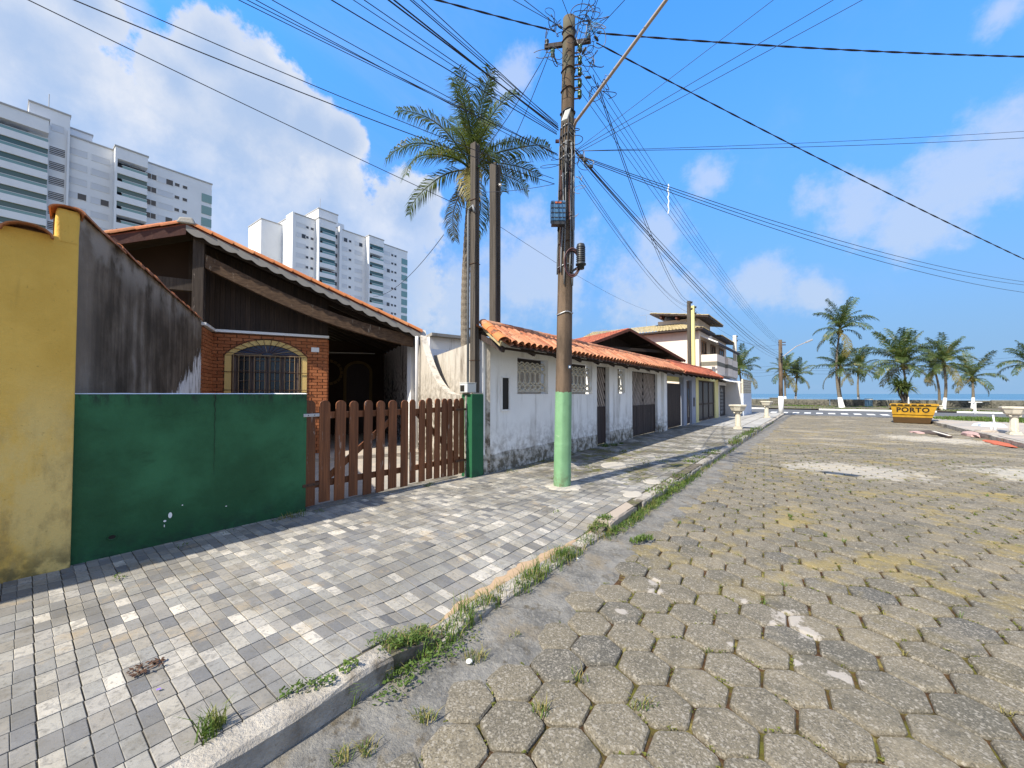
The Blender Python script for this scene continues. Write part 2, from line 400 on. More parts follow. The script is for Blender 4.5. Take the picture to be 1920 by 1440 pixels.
wood('dark_door', (.035, .024, .022), (.075, .052, .045), (.17, .14, .13), (1, 1, .06), .7, .4)
wood('brown_gate', (.04, .024, .02), (.06, .037, .031), None, (1, 1, .05), .6)
wood('soffit_board', (.03, .02, .014), (.055, .036, .025), None, (1, .1, 1), .8)
wood('grey_post', (.06, .051, .042), (.125, .107, .09), (.03, .025, .02), (1, 1, .05), .9, .6)
wood('window_wood', (.085, .06, .05), (.17, .125, .105), (.34, .28, .25), (1, 1, .08), .8, .4)
wood('palm_bark', (.12, .10, .078), (.25, .215, .165), (.10, .11, .065), (1, 1, .9), .95, .6)

# clay tiles
def clay(name, cols, moss, dark):
    m, t = mk(name); r = t.rnd()
    c = t.ramp(r, [(i / (len(cols) - 1), q) for i, q in enumerate(cols)])
    c = t.mix(t.rng(t.noise(7, 6, .68), .5, .72, 0, moss), c, (.075, .06, .04))
    c = t.mix(t.rng(t.noise(24, 6, .7), .52, .68, 0, dark), c, (.055, .035, .025))
    t.bsdf(c, .82, t.bump(t.noise(55, 4, .6), .3, .004), .22); MAT[name] = m
clay('clay_orange', [(.40, .13, .045), (.52, .19, .07), (.46, .16, .055), (.56, .24, .10)], .25, .2)
clay('clay_red', [(.42, .15, .07), (.52, .23, .12), (.30, .10, .05), (.50, .26, .15), (.45, .17, .08)], .85, .85)
clay('clay_deep', [(.30, .075, .04), (.40, .12, .065), (.22, .06, .035)], .75, .7)
clay('clay_buff', [(.36, .29, .155), (.42, .34, .19), (.30, .235, .12)], .5, .4)
clay('clay_coping', [(.38, .135, .06), (.48, .20, .09), (.30, .115, .05)], .6, .5)

# paving
m, t = mk('marble_tile'); r = t.rnd(); x, y, z = t.xyz()[0:3]
c = t.ramp(r, [(0, (.37, .34, .285)), (.22, (.25, .242, .22)), (.45, (.175, .172, .168)), (.62, (.275, .25, .208)), (.8, (.125, .125, .127)), (1, (.50, .46, .39))])
v = t.vadd(t.pos(), t.comb(t.m('MULTIPLY', r, 9.0), t.m('MULTIPLY', r, 5.0), 0.0))
vein = t.noise(11, 7, .66, v, 2.2); c = t.mix(t.rng(vein, .49, .60, 0, .52), c, (.175, .170, .162))
c = t.mix(t.rng(t.noise(42, 6, .7, v), .54, .68, 0, .65), c, (.10, .09, .075))
c = t.mix(t.m('MULTIPLY', t.rng(t.noise(4.5, 7, .7), .54, .68), .5), c, (.12, .105, .08))
grime = t.m('MULTIPLY', t.rng(t.noise(1.5, 7, .66), .40, .62), t.rng(y, 5.2, 7.2, .34, .92))
c = t.mix(grime, c, (.085, .076, .055))
moss = t.m('MULTIPLY', t.rng(t.noise(2.3, 7, .7, t.vadd(t.pos(), (4, 1, 0))), .50, .62), t.m('MULTIPLY', t.rng(y, 5.6, 6.6), t.rng(y, 9, 14, 1.0, .25)))
c = t.mix(moss, c, (.10, .095, .02))
ochre = t.m('MULTIPLY', t.rng(t.noise(2.7, 6, .65, t.vadd(t.pos(), (9, 3, 0))), .57, .7), .5); c = t.mix(ochre, c, (.33, .25, .15))
t.bsdf(c, .75, t.bump(t.m('ADD', t.noise(120, 4, .6), t.m('MULTIPLY', t.noise(18, 4, .6), .8)), .3, .004), .3); MAT['marble_tile'] = m

m, t = mk('hex_concrete'); r = t.rnd(); x, y, z = t.xyz()[0:3]
c = t.ramp(r, [(0, (.135, .117, .084)), (.3, (.160, .138, .098)), (.55, (.118, .104, .077)), (.8, (.176, .150, .104)), (.92, (.082, .078, .068)), (1, (.132, .112, .072))])
ag = t.vor(150, 'F1', 'Color'); agb = t.xyz(ag)[0]
c = t.mix(t.rng(agb, .6, 1.0, 0, .45), c, (.34, .305, .25)); c = t.mix(t.rng(agb, .35, .0, 0, .6), c, (.045, .042, .038))
c = t.mix(t.rng(t.noise(5.0, 7, .7), .5, .68, 0, .55), c, (.068, .062, .048))
c = t.mix(t.rng(t.noise(.8, 6, .65, t.vadd(t.pos(), (11, 4, 0))), .48, .66, 0, .4), c, (.075, .072, .058))
ag2 = t.vor(85, 'F1', 'Color'); c = t.mix(t.rng(t.xyz(ag2)[1], .86, .95, 0, .5), c, (.34, .31, .26))
c = t.mix(t.rng(t.noise(2.2, 6, .65), .48, .72, 0, .45), c, (.24, .205, .145))
# ochre lichen, white paint drips, pale worn patches in the roadway
lich = t.m('MULTIPLY', t.rng(t.noise(1.25, 7, .72, t.vadd(t.pos(), (2.2, 5.1, 0))), .50, .64), t.m('MULTIPLY', t.rng(y, 3.2, 4.6), t.rng(y, 20, 30, 1, .3)))
c = t.mix(t.m('MULTIPLY', lich, .5), c, (.27, .20, .05))
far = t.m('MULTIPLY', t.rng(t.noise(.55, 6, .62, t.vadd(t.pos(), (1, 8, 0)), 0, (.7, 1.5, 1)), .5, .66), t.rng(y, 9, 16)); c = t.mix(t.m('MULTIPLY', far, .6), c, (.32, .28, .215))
def spot(cx, cy, rx, ry, soft=.3, amt=1.0, col=(.62, .58, .54)):
    global c
    d = t.m('SQRT', t.m('ADD', t.m('POWER', t.m('DIVIDE', t.m('SUBTRACT', x, cx), rx), 2.0), t.m('POWER', t.m('DIVIDE', t.m('SUBTRACT', y, cy), ry), 2.0)))
    d = t.m('ADD', d, t.m('ADD', t.m('MULTIPLY', t.m('SUBTRACT', t.noise(11 if rx < .3 else 3.2, 6, .7), .5), 2.6), t.m('MULTIPLY', t.m('SUBTRACT', t.noise(60, 4, .7), .5), .9)))
    c = t.mix(t.m('MULTIPLY', t.rng(d, 1.0 - soft, 1.0, 1, 0), amt), c, col)
for (px, py, rx, ry) in [(1478, 1150, .10, .13), (1515, 1183, .08, .10), (1450, 1165, .04, .05), (1490, 1238, .045, .04), (1585, 1265, .09, .05), (1395, 1120, .03, .05), (1225, 1085, .06, .07), (1230, 1103, .06, .06), (1165, 1140, .05, .05), (1373, 1204, .03, .03)]:
    q = on_ground(px, py, .02); spot(q.x, q.y, rx, ry, .3, .8, (.36, .325, .285))
spot(.55, 11.2, 1.45, 1.1, .45, .72, (.36, .33, .28)); spot(3.6, 12.6, 1.3, 1.5, .6, .55, (.46, .43, .37)); spot(3.4, 20.5, 1.9, 1.7, .6, .7, (.42, .38, .31))
t.bsdf(c, .86, t.bump(t.m('ADD', t.m('MULTIPLY', agb, .5), t.m('ADD', t.noise(85, 5, .65), t.m('MULTIPLY', t.noise(12, 4, .6), .8))), .5, .006), .22); MAT['hex_concrete'] = m

m, t = mk('joint_soil'); x, y, z = t.xyz()[0:3]
c = t.mix(t.rng(t.noise(16, 6, .65), .35, .65), (.035, .022, .014), (.095, .05, .025))
c = t.mix(t.rng(t.noise(3.1, 7, .70), .46, .62, 0, .9), c, (.115, .115, .024))
c = t.mix(t.rng(t.noise(4.0, 6, .68, t.vadd(t.pos(), (6, 2, 0))), .55, .68, 0, .8), c, (.26, .22, .075))
t.bsdf(c, .95, t.bump(t.noise(60, 6, .7), .9, .015), .1); MAT['joint_soil'] = m

m, t = mk('bed_soil'); c = t.mix(t.rng(t.noise(9, 6, .65), .35, .65), (.075, .064, .048), (.16, .14, .11)); c = t.mix(t.rng(t.noise(4, 7, .7), .54, .66, 0, .8), c, (.075, .08, .022)); t.bsdf(c, .95, t.bump(t.noise(50, 6, .7), .8, .012), .1); MAT['bed_soil'] = m
m, t = mk('gutter_concrete'); x, y, z = t.xyz()[0:3]
c = t.mix(t.rng(t.noise(3.5, 6, .65), .35, .65), (.115, .11, .10), (.20, .19, .17))
c = t.mix(t.rng(t.xyz(t.vor(55, 'F1', 'Color'))[0], .6, 1, 0, .4), c, (.28, .265, .235))
c = t.mix(t.rng(t.noise(6, 6, .7, t.vadd(t.pos(), (3, 1, 0))), .54, .68, 0, .85), c, (.075, .06, .038))
c = t.mix(t.rng(t.noise(2.2, 6, .7, t.vadd(t.pos(), (8, 8, 0))), .5, .64, 0, .6), c, (.20, .165, .115))
t.bsdf(c, .9, t.bump(t.m('ADD', t.noise(48, 6, .7), t.m('MULTIPLY', t.noise(8, 4, .6), 1.5)), .8, .02), .2); MAT['gutter_concrete'] = m
m, t = mk('kerb_stone')
c = t.mix(t.rng(t.noise(5, 6, .65), .35, .65), (.26, .235, .20), (.42, .385, .33))
c = t.mix(t.rng(t.noise(40, 5, .7), .56, .7, 0, .6), c, (.12, .10, .08)); c = t.mix(t.rng(t.noise(2.3, 6, .65), .54, .66, 0, .8), c, (.10, .08, .055))
t.bsdf(c, .92, t.bump(t.m('ADD', t.noise(36, 6, .7), t.noise(9, 5, .6)), .8, .02), .15); MAT['kerb_stone'] = m
plain('kerb_pink', (.33, .275, .22), .9, .2, var=.3, sc=12, bump=.6, bsc=40)
plain('sand', (.36, .255, .165), .95, .1, var=.25, sc=14, bump=.8, bsc=90)
plain('beach_sand', (.45, .37, .26), .95, .1, var=.2, sc=2, bump=.5, bsc=20)
plain('mortar_patch', (.36, .33, .28), .9, .2, var=.25, sc=10, bump=.5, bsc=40)
plain('asphalt', (.105, .108, .112), .9, .25, var=.3, sc=.8, bump=.4, bsc=50)
m, t = mk('worn_white')
c = t.mix(t.rng(t.noise(6, 7, .7), .56, .68), (.72, .72, .70), (.25, .25, .25)); t.bsdf(c, .8); MAT['worn_white'] = m
m, t = mk('earth'); c = t.mix(t.rng(t.noise(.4, 6, .6), .4, .65), (.19, .15, .10), (.11, .12, .045)); t.bsdf(c, .95); MAT['earth'] = m
m, t = mk('promenade_ground'); c = t.mix(t.rng(t.noise(.5, 6, .65), .42, .6), (.16, .125, .105), (.10, .11, .05)); t.bsdf(c, .95); MAT['promenade_ground'] = m
m, t = mk('pale_pavement'); x, y, z = t.xyz()[0:3]
c = t.mix(t.rng(t.noise(.8, 6, .65), .4, .65), (.38, .325, .27), (.27, .255, .23)); c = t.mix(t.rng(t.noise(5, 6, .7), .56, .7, 0, .5), c, (.24, .2, .15))
t.bsdf(c, .9, t.bump(t.noise(20, 5, .6), .4, .01)); MAT['pale_pavement'] = m
m, t = mk('light_slab'); r = t.rnd()
c = t.mix(r, (.27, .265, .25), (.38, .37, .35)); c = t.mix(t.rng(t.noise(2, 6, .65), .48, .7, 0, .5), c, (.24, .23, .21)); t.bsdf(c, .85, t.bump(t.noise(30, 5, .6), .3, .008)); MAT['light_slab'] = m

# sea
m, t = mk('sea_water'); x, y, z = t.xyz()[0:3]
swell = t.noise(.05, 5, .6, None, .3, (.25, 1, 1)); c = t.mix(t.rng(swell, .35, .65), (.02, .085, .15), (.035, .13, .20))
foam = t.m('MULTIPLY', t.rng(t.noise(.09, 5, .65, t.vadd(t.pos(), (5, 40, 0)), .4, (.12, 1, 1)), .53, .60), t.rng(y, 235, 420, 1, 0))
c = t.mix(t.m('MULTIPLY', foam, .85), c, (.75, .80, .82))
t.bsdf(c, t.m('ADD', .22, t.m('MULTIPLY', foam, .5)), t.bump(t.noise(.5, 5, .6, None, .2, (.3, 1, 1)), .35, .5), .4); MAT['sea_water'] = m

# foliage
def leaf(name, a, b, tip=None, rough=.45):
    m, t = mk(name); r = t.rnd()
    c = t.mix(r, a, b); c = t.mix(t.rng(t.noise(3.5, 4, .6), .4, .7, 0, .5), c, tuple(v * .6 for v in a))
    if tip: c = t.mix(t.rng(t.noise(1.7, 5, .6, t.vadd(t.pos(), (3, 3, 3))), .55, .68, 0, .85), c, tip)
    bs = t.bsdf(c, rough, None, .35)
    o = [n for n in t.t.nodes if n.type == 'OUTPUT_MATERIAL'][0]; tr = t.node('ShaderNodeBsdfTranslucent'); t.put(tr.inputs[0], t.mix(.5, c, (.16, .22, .03)))
    mx = t.node('ShaderNodeMixShader'); mx.inputs[0].default_value = .28; t.t.links.new(bs.outputs[0], mx.inputs[1]); t.t.links.new(tr.outputs[0], mx.inputs[2]); t.t.links.new(mx.outputs[0], o.inputs[0])
    MAT[name] = m
leaf('palm_leaf', (.042, .072, .018), (.085, .115, .028), (.26, .23, .075))
leaf('palm_leaf_dry', (.24, .19, .06), (.15, .145, .04), (.32, .20, .09))
leaf('weed_leaf', (.065, .125, .018), (.125, .18, .034), (.26, .23, .075), .6)
leaf('dry_grass', (.32, .26, .10), (.24, .22, .07), (.40, .32, .16), .7)
leaf('moss_leaf', (.12, .14, .02), (.16, .16, .03), None, .8)

# small stuff
plain('porch_shade', (.045, .028, .02), .9, .1, var=.4, sc=4)  # gloom of the porch interior put into the wall colour
plain('white_trim', (.72, .71, .69), .6, .3, var=.2, sc=6)
plain('porch_cream_shaded', (.15, .10, .04), .85, .15, var=.3, sc=6)  # dimmed copy of the cream band, porch shade in the colour
plain('fascia_shaded_white', (.25, .235, .215), .75, .25, var=.4, sc=5)  # white taken down to grey, its shade is in the colour
plain('cream_band', (.60, .42, .155), .75, .25, var=.2, sc=8, bump=.2)
plain('rust_iron', (.10, .055, .035), .8, .3, .3, var=.5, sc=30)
plain('brass_bar', (.34, .235, .12), .6, .4, .3, var=.45, sc=25)
plain('dark_glass', (.012, .014, .018), .12, .6, var=.1)
plain('blue_glass', (.014, .020, .055), .2, .5, var=.1)
plain('hinge_metal', (.45, .45, .46), .45, .5, .6, var=.35, sc=30)
plain('box_grey', (.50, .51, .49), .5, .4, var=.15)
plain('pipe_white', (.66, .66, .66), .4, .4, var=.15)
plain('conduit_grey', (.17, .18, .19), .5, .4, var=.2)
plain('cable_black', (.012, .012, .016), .5, .4, var=.2)
plain('cable_blue', (.04, .25, .50), .5, .4, var=.2)
plain('cable_plum', (.075, .03, .03), .55, .35, var=.3)
plain('box_blue', (.045, .13, .25), .45, .4, var=.35, sc=14)
plain('closure_black', (.022, .024, .028), .45, .4, var=.2)
plain('green_glass', (.03, .075, .03), .2, .6, var=.3)
plain('lamp_arm_paint', (.42, .35, .29), .5, .4, .3, var=.4, sc=8)
plain('galvanised', (.40, .41, .42), .45, .5, .6, var=.2)
plain('white_limewash', (.75, .75, .73), .85, .2, var=.15, sc=5)
plain('lemon_post', (.62, .56, .24), .7, .3, var=.15, sc=5)
plain('cream_post', (.60, .55, .46), .75, .3, var=.25, sc=5)
plain('skip_yellow', (.47, .26, .018), .6, .3, var=.6, sc=5, bump=.2)
plain('skip_brown', (.075, .042, .015), .8, .25, var=.5, sc=6)
plain('black_paint', (.015, .013, .010), .6, .3, var=.2)
plain('orange_cloth', (.42, .11, .055), .8, .2, var=.3, sc=7)
plain('pink_cloth', (.42, .28, .25), .9, .15, var=.4, sc=7)
plain('debris_brown', (.10, .08, .07), .9, .15, var=.6, sc=9)
plain('tower_glass', (.14, .27, .28), .15, .5, var=.25, sc=.3)
plain('tower_teal', (.035, .10, .11), .12, .5, var=.3, sc=.3)
plain('tower_dark', (.035, .04, .05), .2, .5, var=.3, sc=.4)
plain('tower_shutter', (.55, .57, .60), .6, .3, var=.12, sc=.4)
plain('tower_cap', (.36, .35, .34), .8, .2, var=.2)
plain('barrel_blue', (.10, .18, .25), .6, .3, var=.3)
plain('roof_white', (.68, .68, .68), .6, .3, var=.25, sc=3)
plain('panel_bluegrey', (.45, .50, .58), .6, .3, var=.15, sc=2)
plain('dark_panel', (.020, .019, .022), .45, .4, var=.3, sc=3)
plain('brown_line', (.30, .20, .14), .7, .3, var=.3)
plain('litter_purple', (.20, .12, .50), .6, .3)
plain('litter_white', (.75, .74, .70), .7, .3, var=.1)
m, t = mk('pole_concrete'); x, y, z = t.xyz()[0:3]
c = t.mix(t.rng(t.noise(6, 6, .65, None, 0, (1, 1, .25)), .35, .65), (.080, .057, .040), (.155, .110, .076))
c = t.mix(t.rng(t.noise(60, 5, .7), .55, .7, 0, .6), c, (.055, .042, .032))
c = t.mix(t.m('MULTIPLY', t.rng(z, 3.0, 5.5), t.rng(t.noise(5, 6, .65, None, 0, (1, 1, .4)), .42, .58)), c, (.10, .095, .07))
t.bsdf(c, .9, t.bump(t.noise(70, 5, .7), .6, .008), .2); MAT['pole_concrete'] = m

# ------------------------------------------------------------------ ground, road, pavements, sea
KX = -1.95                       # kerb line of the left pavement (outer top edge)
def hs(x, y):                    # left pavement height
    ramp = sst(1.35, 1.9, y) * (1 - sst(4.0, 4.65, y))
    return .14 - .092 * ramp * sst(-3.15, -2.1, x) + .008 * nz(x * .9, y * .9, 3) + .012 * sst(-4, -5.1, x)
g = MB(); g.box(-4000, 4000, -3000, 66.3, -1.5, -.06)
g.build('ground', MAT['earth'], base=(0, 0, -1.5), kind='structure')
s = MB(); s.quad((-6000, 66.3, -1.5), (6000, 66.3, -1.5), (6000, 5500, -1.5), (-6000, 5500, -1.5))
s.build('sea', MAT['sea_water'], base=(0, 66.3, -1.5), kind='structure')
b = MB(); b.grid(40, 8, lambda u, v: (-200 + 400 * u, 66.25 + 24 * v, -.9 - .75 * v + .05 * nz(u * 30, v * 3)))
b.build('beach', MAT['beach_sand'], base=(0, 66.3, -1.5), kind='structure')

# road: soil bed with hexagonal concrete pavers
def hr(x, y):                    # road camber and unevenness
    return .025 * sst(-1.8, .6, x) * (1 - sst(2.4, 5.0, x)) + .008 * nz(x * .7, y * .7, 9) - .012
road = empty('road', (1.6, 18, 0), kind='structure')
rb = MB(); rb.grid(26, 120, lambda u, v: (-1.68 + 6.68 * u, -1.2 + 38.8 * v, hr(-1.74 + 6.74 * u, -1.2 + 38.8 * v) - .024 + .006 * nz(u * 90, v * 400)))
rb.build('joint_bed', MAT['joint_soil'], road)
FF = .303; rot = math.radians(5)
hexes = []
def hex_variant(k):
    q = random.Random(100 + k); mb = MB(); rad = FF / math.sqrt(3) - .0115
    ring = []
    for i in range(6):
        a = math.pi / 6 + i * math.pi / 3; rr = rad * (1 + q.uniform(-.045, .015))
        # two points per corner so that the arrises look knocked off
        for da in (-.075, .075): ring.append((rr * math.cos(a + da + q.uniform(-.02, .02)) * .995, rr * math.sin(a + da + q.uniform(-.02, .02)) * .995))
    n = len(ring)
    lev = [(1.0, -.05), (1.0, -.016), (.955, -.004), (.82, .0005 + q.uniform(-.001, .001))]
    vs = [(x * f, y * f, z + (q.uniform(-.002, .001) if f < 1 else 0)) for (f, z) in lev for (x, y) in ring]
    fs = []
    for l in range(3):
        for i in range(n): fs.append((l * n + i, l * n + (i + 1) % n, (l + 1) * n + (i + 1) % n, (l + 1) * n + i))
    vs.append((0, 0, .001)); c = len(vs) - 1
    fs += [(3 * n + i, 3 * n + (i + 1) % n, c) for i in range(n)]
    return mb.add(vs, fs)
hv = [hex_variant(k) for k in range(10)]
ca, sa = math.cos(rot), math.sin(rot)
for i in range(-60, 180):
    for j in range(-30, 150):
        u = (i + .5 * (j % 2)) * FF; v = j * FF * math.sqrt(3) / 2
        x = -1.11 + u * ca - v * sa; y = 1.88 + u * sa + v * ca
        if not (-1.63 < x < 4.92 and -4.2 < y < 37.25): continue
        if x < -1.5 and nz(x * 2.3, y * 1.7, 5) > .05: continue       # mortared gaps along the gutter
        M = Matrix.Translation((x, y, hr(x, y) + R.uniform(-.006, .007))) @ Matrix.Rotation(R.uniform(-.022, .022), 4, 'X') @ Matrix.Rotation(R.uniform(-.022, .022), 4, 'Y') \
            @ Matrix.Rotation(rot + R.randrange(6) * math.pi / 3 + R.uniform(-.045, .045), 4, 'Z')
        hexes.append((M, R.randrange(10)))
pieces(road, 'paver', hv, MAT['hex_concrete'], hexes, 300, 'far_paver')

# gutter strip
gu = MB(); gu.grid(8, 240, lambda u, v: (-1.97 + u * .56, -4.5 + 41.9 * v, .014 - .034 * u + .006 * nz(u * 5, v * 160) - .018 * sst(.75, 1, u)))
gu.build('gutter', MAT['gutter_concrete'], base=(-1.8, 18, -.02), kind='structure')

# kerb stones (left)
kerb = empty('kerb', (-2.03, 18, 0), kind='structure')
def kerbstone(y0, y1, z0, z1, mat, wd=.16, tilt=0.0, x1=KX):
    mb = MB(); nu = max(3, int((y1 - y0) / .10))
    sec = [(x1, -.06), (x1 - .004, z1 - .022), (x1 - .02, z1), (x1 - wd + .012, z1 + .003), (x1 - wd, z1 - .012), (x1 - wd, -.06)]
    ch = R.random() * 50
    def fn(u, v):
        i = min(5, int(round(u * 5))); x, z = sec[i]; y = y0 + (y1 - y0) * v
        if 0 < v < 1: y += .012 * nz(v * 30, u * 9, ch)
        k = .012 if i in (1, 2) else .005
        if i in (1, 2) and (v < .06 or v > .94): z -= .02
        return (x + k * nz(y * 7, i, ch) + tilt * (v - .5), y + .006 * nz(i * 3, v * 9, ch), (z + z0 * 0 + (k * nz(y * 8, i + 5, ch) if z > 0 else 0)))
    mb.grid(5, nu, fn); n = nu
    mb.add([fn(i / 5, 0) for i in range(6)], [(0, 1, 2, 3, 4, 5)]); mb.add([fn(i / 5, 1) for i in range(6)], [(5, 4, 3, 2, 1, 0)])
    mb.build('kerb_stone', mat, kerb)
kerbstone(-4.5, -3.3, 0, .14, MAT['kerb_stone']); kerbstone(-3.28, -2.1, 0, .14, MAT['kerb_stone']); kerbstone(-2.08, -.77, 0, .14, MAT['kerb_stone']); kerbstone(-.75, .32, 0, .14, MAT['kerb_stone']); kerbstone(.335, 1.42, 0, .142, MAT['kerb_stone'])
kerbstone(1.80, 2.38, 0, .062, MAT['kerb_stone'], tilt=-.02); kerbstone(2.42, 2.95, 0, .055, MAT['kerb_stone']); kerbstone(3.0, 3.7, 0, .05, MAT['kerb_stone']); kerbstone(3.74, 4.35, 0, .055, MAT['kerb_stone'])
kerbstone(4.42, 5.36, 0, .135, MAT['kerb_pink'], .17, -.03)
y = 5.55
while y < 37.0:
    L = R.uniform(.85, 1.05); kerbstone(y, y + L, 0, .13 + R.uniform(-.012, .012), MAT['kerb_stone'], tilt=R.uniform(-.02, .02)); y += L + .015

# left pavement: bed, marble tiles, far light paving
walk = empty('sidewalk', (-3.5, 8, 0), kind='structure')
bed = MB(); bed.grid(30, 200, lambda u, v: (-5.30 + 3.33 * u, -4.5 + 24.8 * v, hs(-5.30 + 3.33 * u, -4.5 + 24.8 * v) - .009))
bed.grid(1, 200, lambda u, v: (-1.97 - .004 * u, -4.5 + 24.8 * v, hs(-1.97, -4.5 + 24.8 * v) - .009 - (.2 * u)))
bed.build('mortar_bed', MAT['bed_soil'], walk)
def tile_variant(k):
    q = random.Random(300 + k); mb = MB(); T = .150
    for half in (0, 1):
        mb.r = 0.0 if half == 0 else q.choice((0.001, .03, .10, .22))
        x0, x1 = -T / 2 + .0028, T / 2 - .0028; y0, y1 = (-T / 2 + .0028, -.0011) if half == 0 else (.0011, T / 2 - .0028)
        a = .0022; h = q.uniform(-.0008, .0008)
        vs = [(x0, y0, -.012), (x1, y0, -.012), (x1, y1, -.012), (x0, y1, -.012), (x0, y0, -.0015), (x1, y0, -.0015), (x1, y1, -.0015), (x0, y1, -.0015),
              (x0 + a, y0 + a, h), (x1 - a, y0 + a, h), (x1 - a, y1 - a, h), (x0 + a, y1 - a, h)]
        mb.add(vs, [(0, 1, 5, 4), (1, 2, 6, 5), (2, 3, 7, 6), (3, 0, 4, 7), (4, 5, 9, 8), (5, 6, 10, 9), (6, 7, 11, 10), (7, 4, 8, 11), (8, 9, 10, 11)])
    return mb
tv = [tile_variant(k) for k in range(8)]
tiles = []
for i in range(-1, 24):
    for j in range(-29, 140):
        x = -2.20 - .1505 * i; y = .04 + .1505 * j + .004 * i
        if x < -5.21 or y > 20.0: continue
        w_ = sst(1.35, 1.9, y) * (1 - sst(4.0, 4.65, y))
        if x > -2.14 and y > 1.2: continue
        if y > 5.6 and nz(x * 1.1, y * .8, 21) > .56: continue
        e = .04; nxv = (hs(x - e, y) - hs(x + e, y)) / (2 * e); nyv = (hs(x, y - e) - hs(x, y + e)) / (2 * e)
        M = Matrix.Translation((x, y, hs(x, y) + R.uniform(-.0012, .0018))) @ Vector((nxv, nyv, 1)).to_track_quat('Z', 'Y').to_matrix().to_4x4()
        # the track quaternion turns the tile; undo its spin about z
        M = Matrix.Translation((x, y, hs(x, y) + R.uniform(-.0015, .002))) @ Matrix.Rotation(-math.atan(nyv) + R.uniform(-.006, .006), 4, 'X') @ Matrix.Rotation(math.atan(nxv) + R.uniform(-.006, .006), 4, 'Y') @ Matrix.Rotation(R.uniform(-.008, .008) + (math.pi if R.random() < .5 else 0), 4, 'Z')
        tiles.append((M, R.randrange(8)))
pieces(walk, 'tile', tv, MAT['marble_tile'], tiles, 300, 'far_tile')
# light slabs with dark joints beyond the old paving
sl = MB(); sl.box(-.285, .285, -.285, .285, -.02, 0)
slabs = [(Matrix.Translation((-2.42 - .64 * i, 20.6 + .64 * j, .146 + R.uniform(-.002, .003))), 0) for i in range(5) for j in range(26)]
pieces(walk, 'slab', [sl], MAT['light_slab'], slabs)
bd2 = MB(); bd2.box(-5.3, -2.09, 20.28, 37.2, .0, .138); bd2.build('slab_bed', MAT['bare_concrete'], walk)
# bare mortar patches on the old paving
for (px, py, a, bb, rz) in [(1150, 872, .30, .19, .3), (1222, 903, .16, .08, .1), (1186, 927, .13, .10, 0), (1315, 842, .2, .07, .4), (1262, 862, .09, .05, 0)]:
    q = on_ground(px, py, .142); mb = MB(); n = 14
    ring = [(q.x + (math.cos(2 * math.pi * k / n + rz) * a) * (1 + .25 * nz(k * 1.7, px)), q.y + (math.sin(2 * math.pi * k / n) * bb * 2.2) * (1 + .25 * nz(k * 2.1, py))) for k in range(n)]
    vs = [(x, y, hs(x, y) - .002) for x, y in ring] + [(q.x + (x - q.x) * .88, q.y + (y - q.y) * .88, hs(x, y) + .009) for x, y in ring]
    mb.add(vs, [(k, (k + 1) % n, n + (k + 1) % n, n + k) for k in range(n)] + [tuple(range(n, 2 * n))])
    mb.build('mortar_patch', MAT['mortar_patch'], walk)
# sand washed along the dropped kerb
sd = MB()
def sandfn(u, v):
    y = 1.62 + 2.75 * v; x = -2.10 - (.26 * math.sin(math.pi * min(1, v * 1.15)) * (.55 + .5 * nz(v * 13, 1) + .25 * nz(v * 41, 4)) + .02) * (1 - u) + .03
    return (x, y, hs(x, y) - .010 + .030 * math.sin(math.pi * u) ** .6 * math.sin(math.pi * v) ** .5 + .003 * nz(x * 30, y * 30))
sd.grid(8, 50, sandfn); tag(sd.build('sand', MAT['sand'], smooth=True), 'drift of orange sand lying along the dropped kerb', 'sand', kind='stuff')

# right pavement
rk = empty('right_kerb', (5.05, 25, 0), kind='structure')
y = 8.0
while y < 37.2:
    L = R.uniform(.9, 1.05); mb = MB(); dz = R.uniform(-.01, .012)
    mb.box(5.0 + R.uniform(-.01, .01), 5.16, y, y + L, -.06, .14 + dz); mb.build('kerb_stone', MAT['kerb_stone'], rk, bevel=.012); y += L + .012
rp = MB(); rp.grid(10, 40, lambda u, v: (5.165 + 30 * u, 7.0 + 30.3 * v, .138 + .006 * nz(u * 20, v * 30)))
rp.build('right_sidewalk', MAT['pale_pavement'], base=(8, 22, 0), kind='structure')

# cross street with zebra, far kerb, promenade
st = empty('cross_street', (0, 44, 0), kind='structure')
a = MB(); a.quad((-90, 37.55, -.004), (90, 37.55, -.004), (90, 50.3, -.004), (-90, 50.3, -.004)); a.build('asphalt', MAT['asphalt'], st)
zb = MB(); zb.box(-.22, .22, -.95, .95, -.002, .003)
zme = zb.mesh('stripe', MAT['worn_white'])
for k in range(13):
    place('zebra_stripe', zme, Matrix.Translation((-3.0 + k * .80, 42.0 + R.uniform(-.03, .03), .0015)), st)
fk = MB()
for (x0, x1) in ((-60, -4.4), (.2, 8.4), (9.6, 13.0), (14.5, 60)): fk.box(x0, x1, 50.38, 50.55, -.05, .12)
fk.build('white_kerb', MAT['worn_white'], st, bevel=.01)
pr = MB(); pr.grid(60, 10, lambda u, v: (-90 + 180 * u, 50.55 + 15.0 * v, .10 + .03 * nz(u * 60, v * 6)))
pr.build('promenade', MAT['promenade_ground'], base=(0, 58, 0), kind='structure')

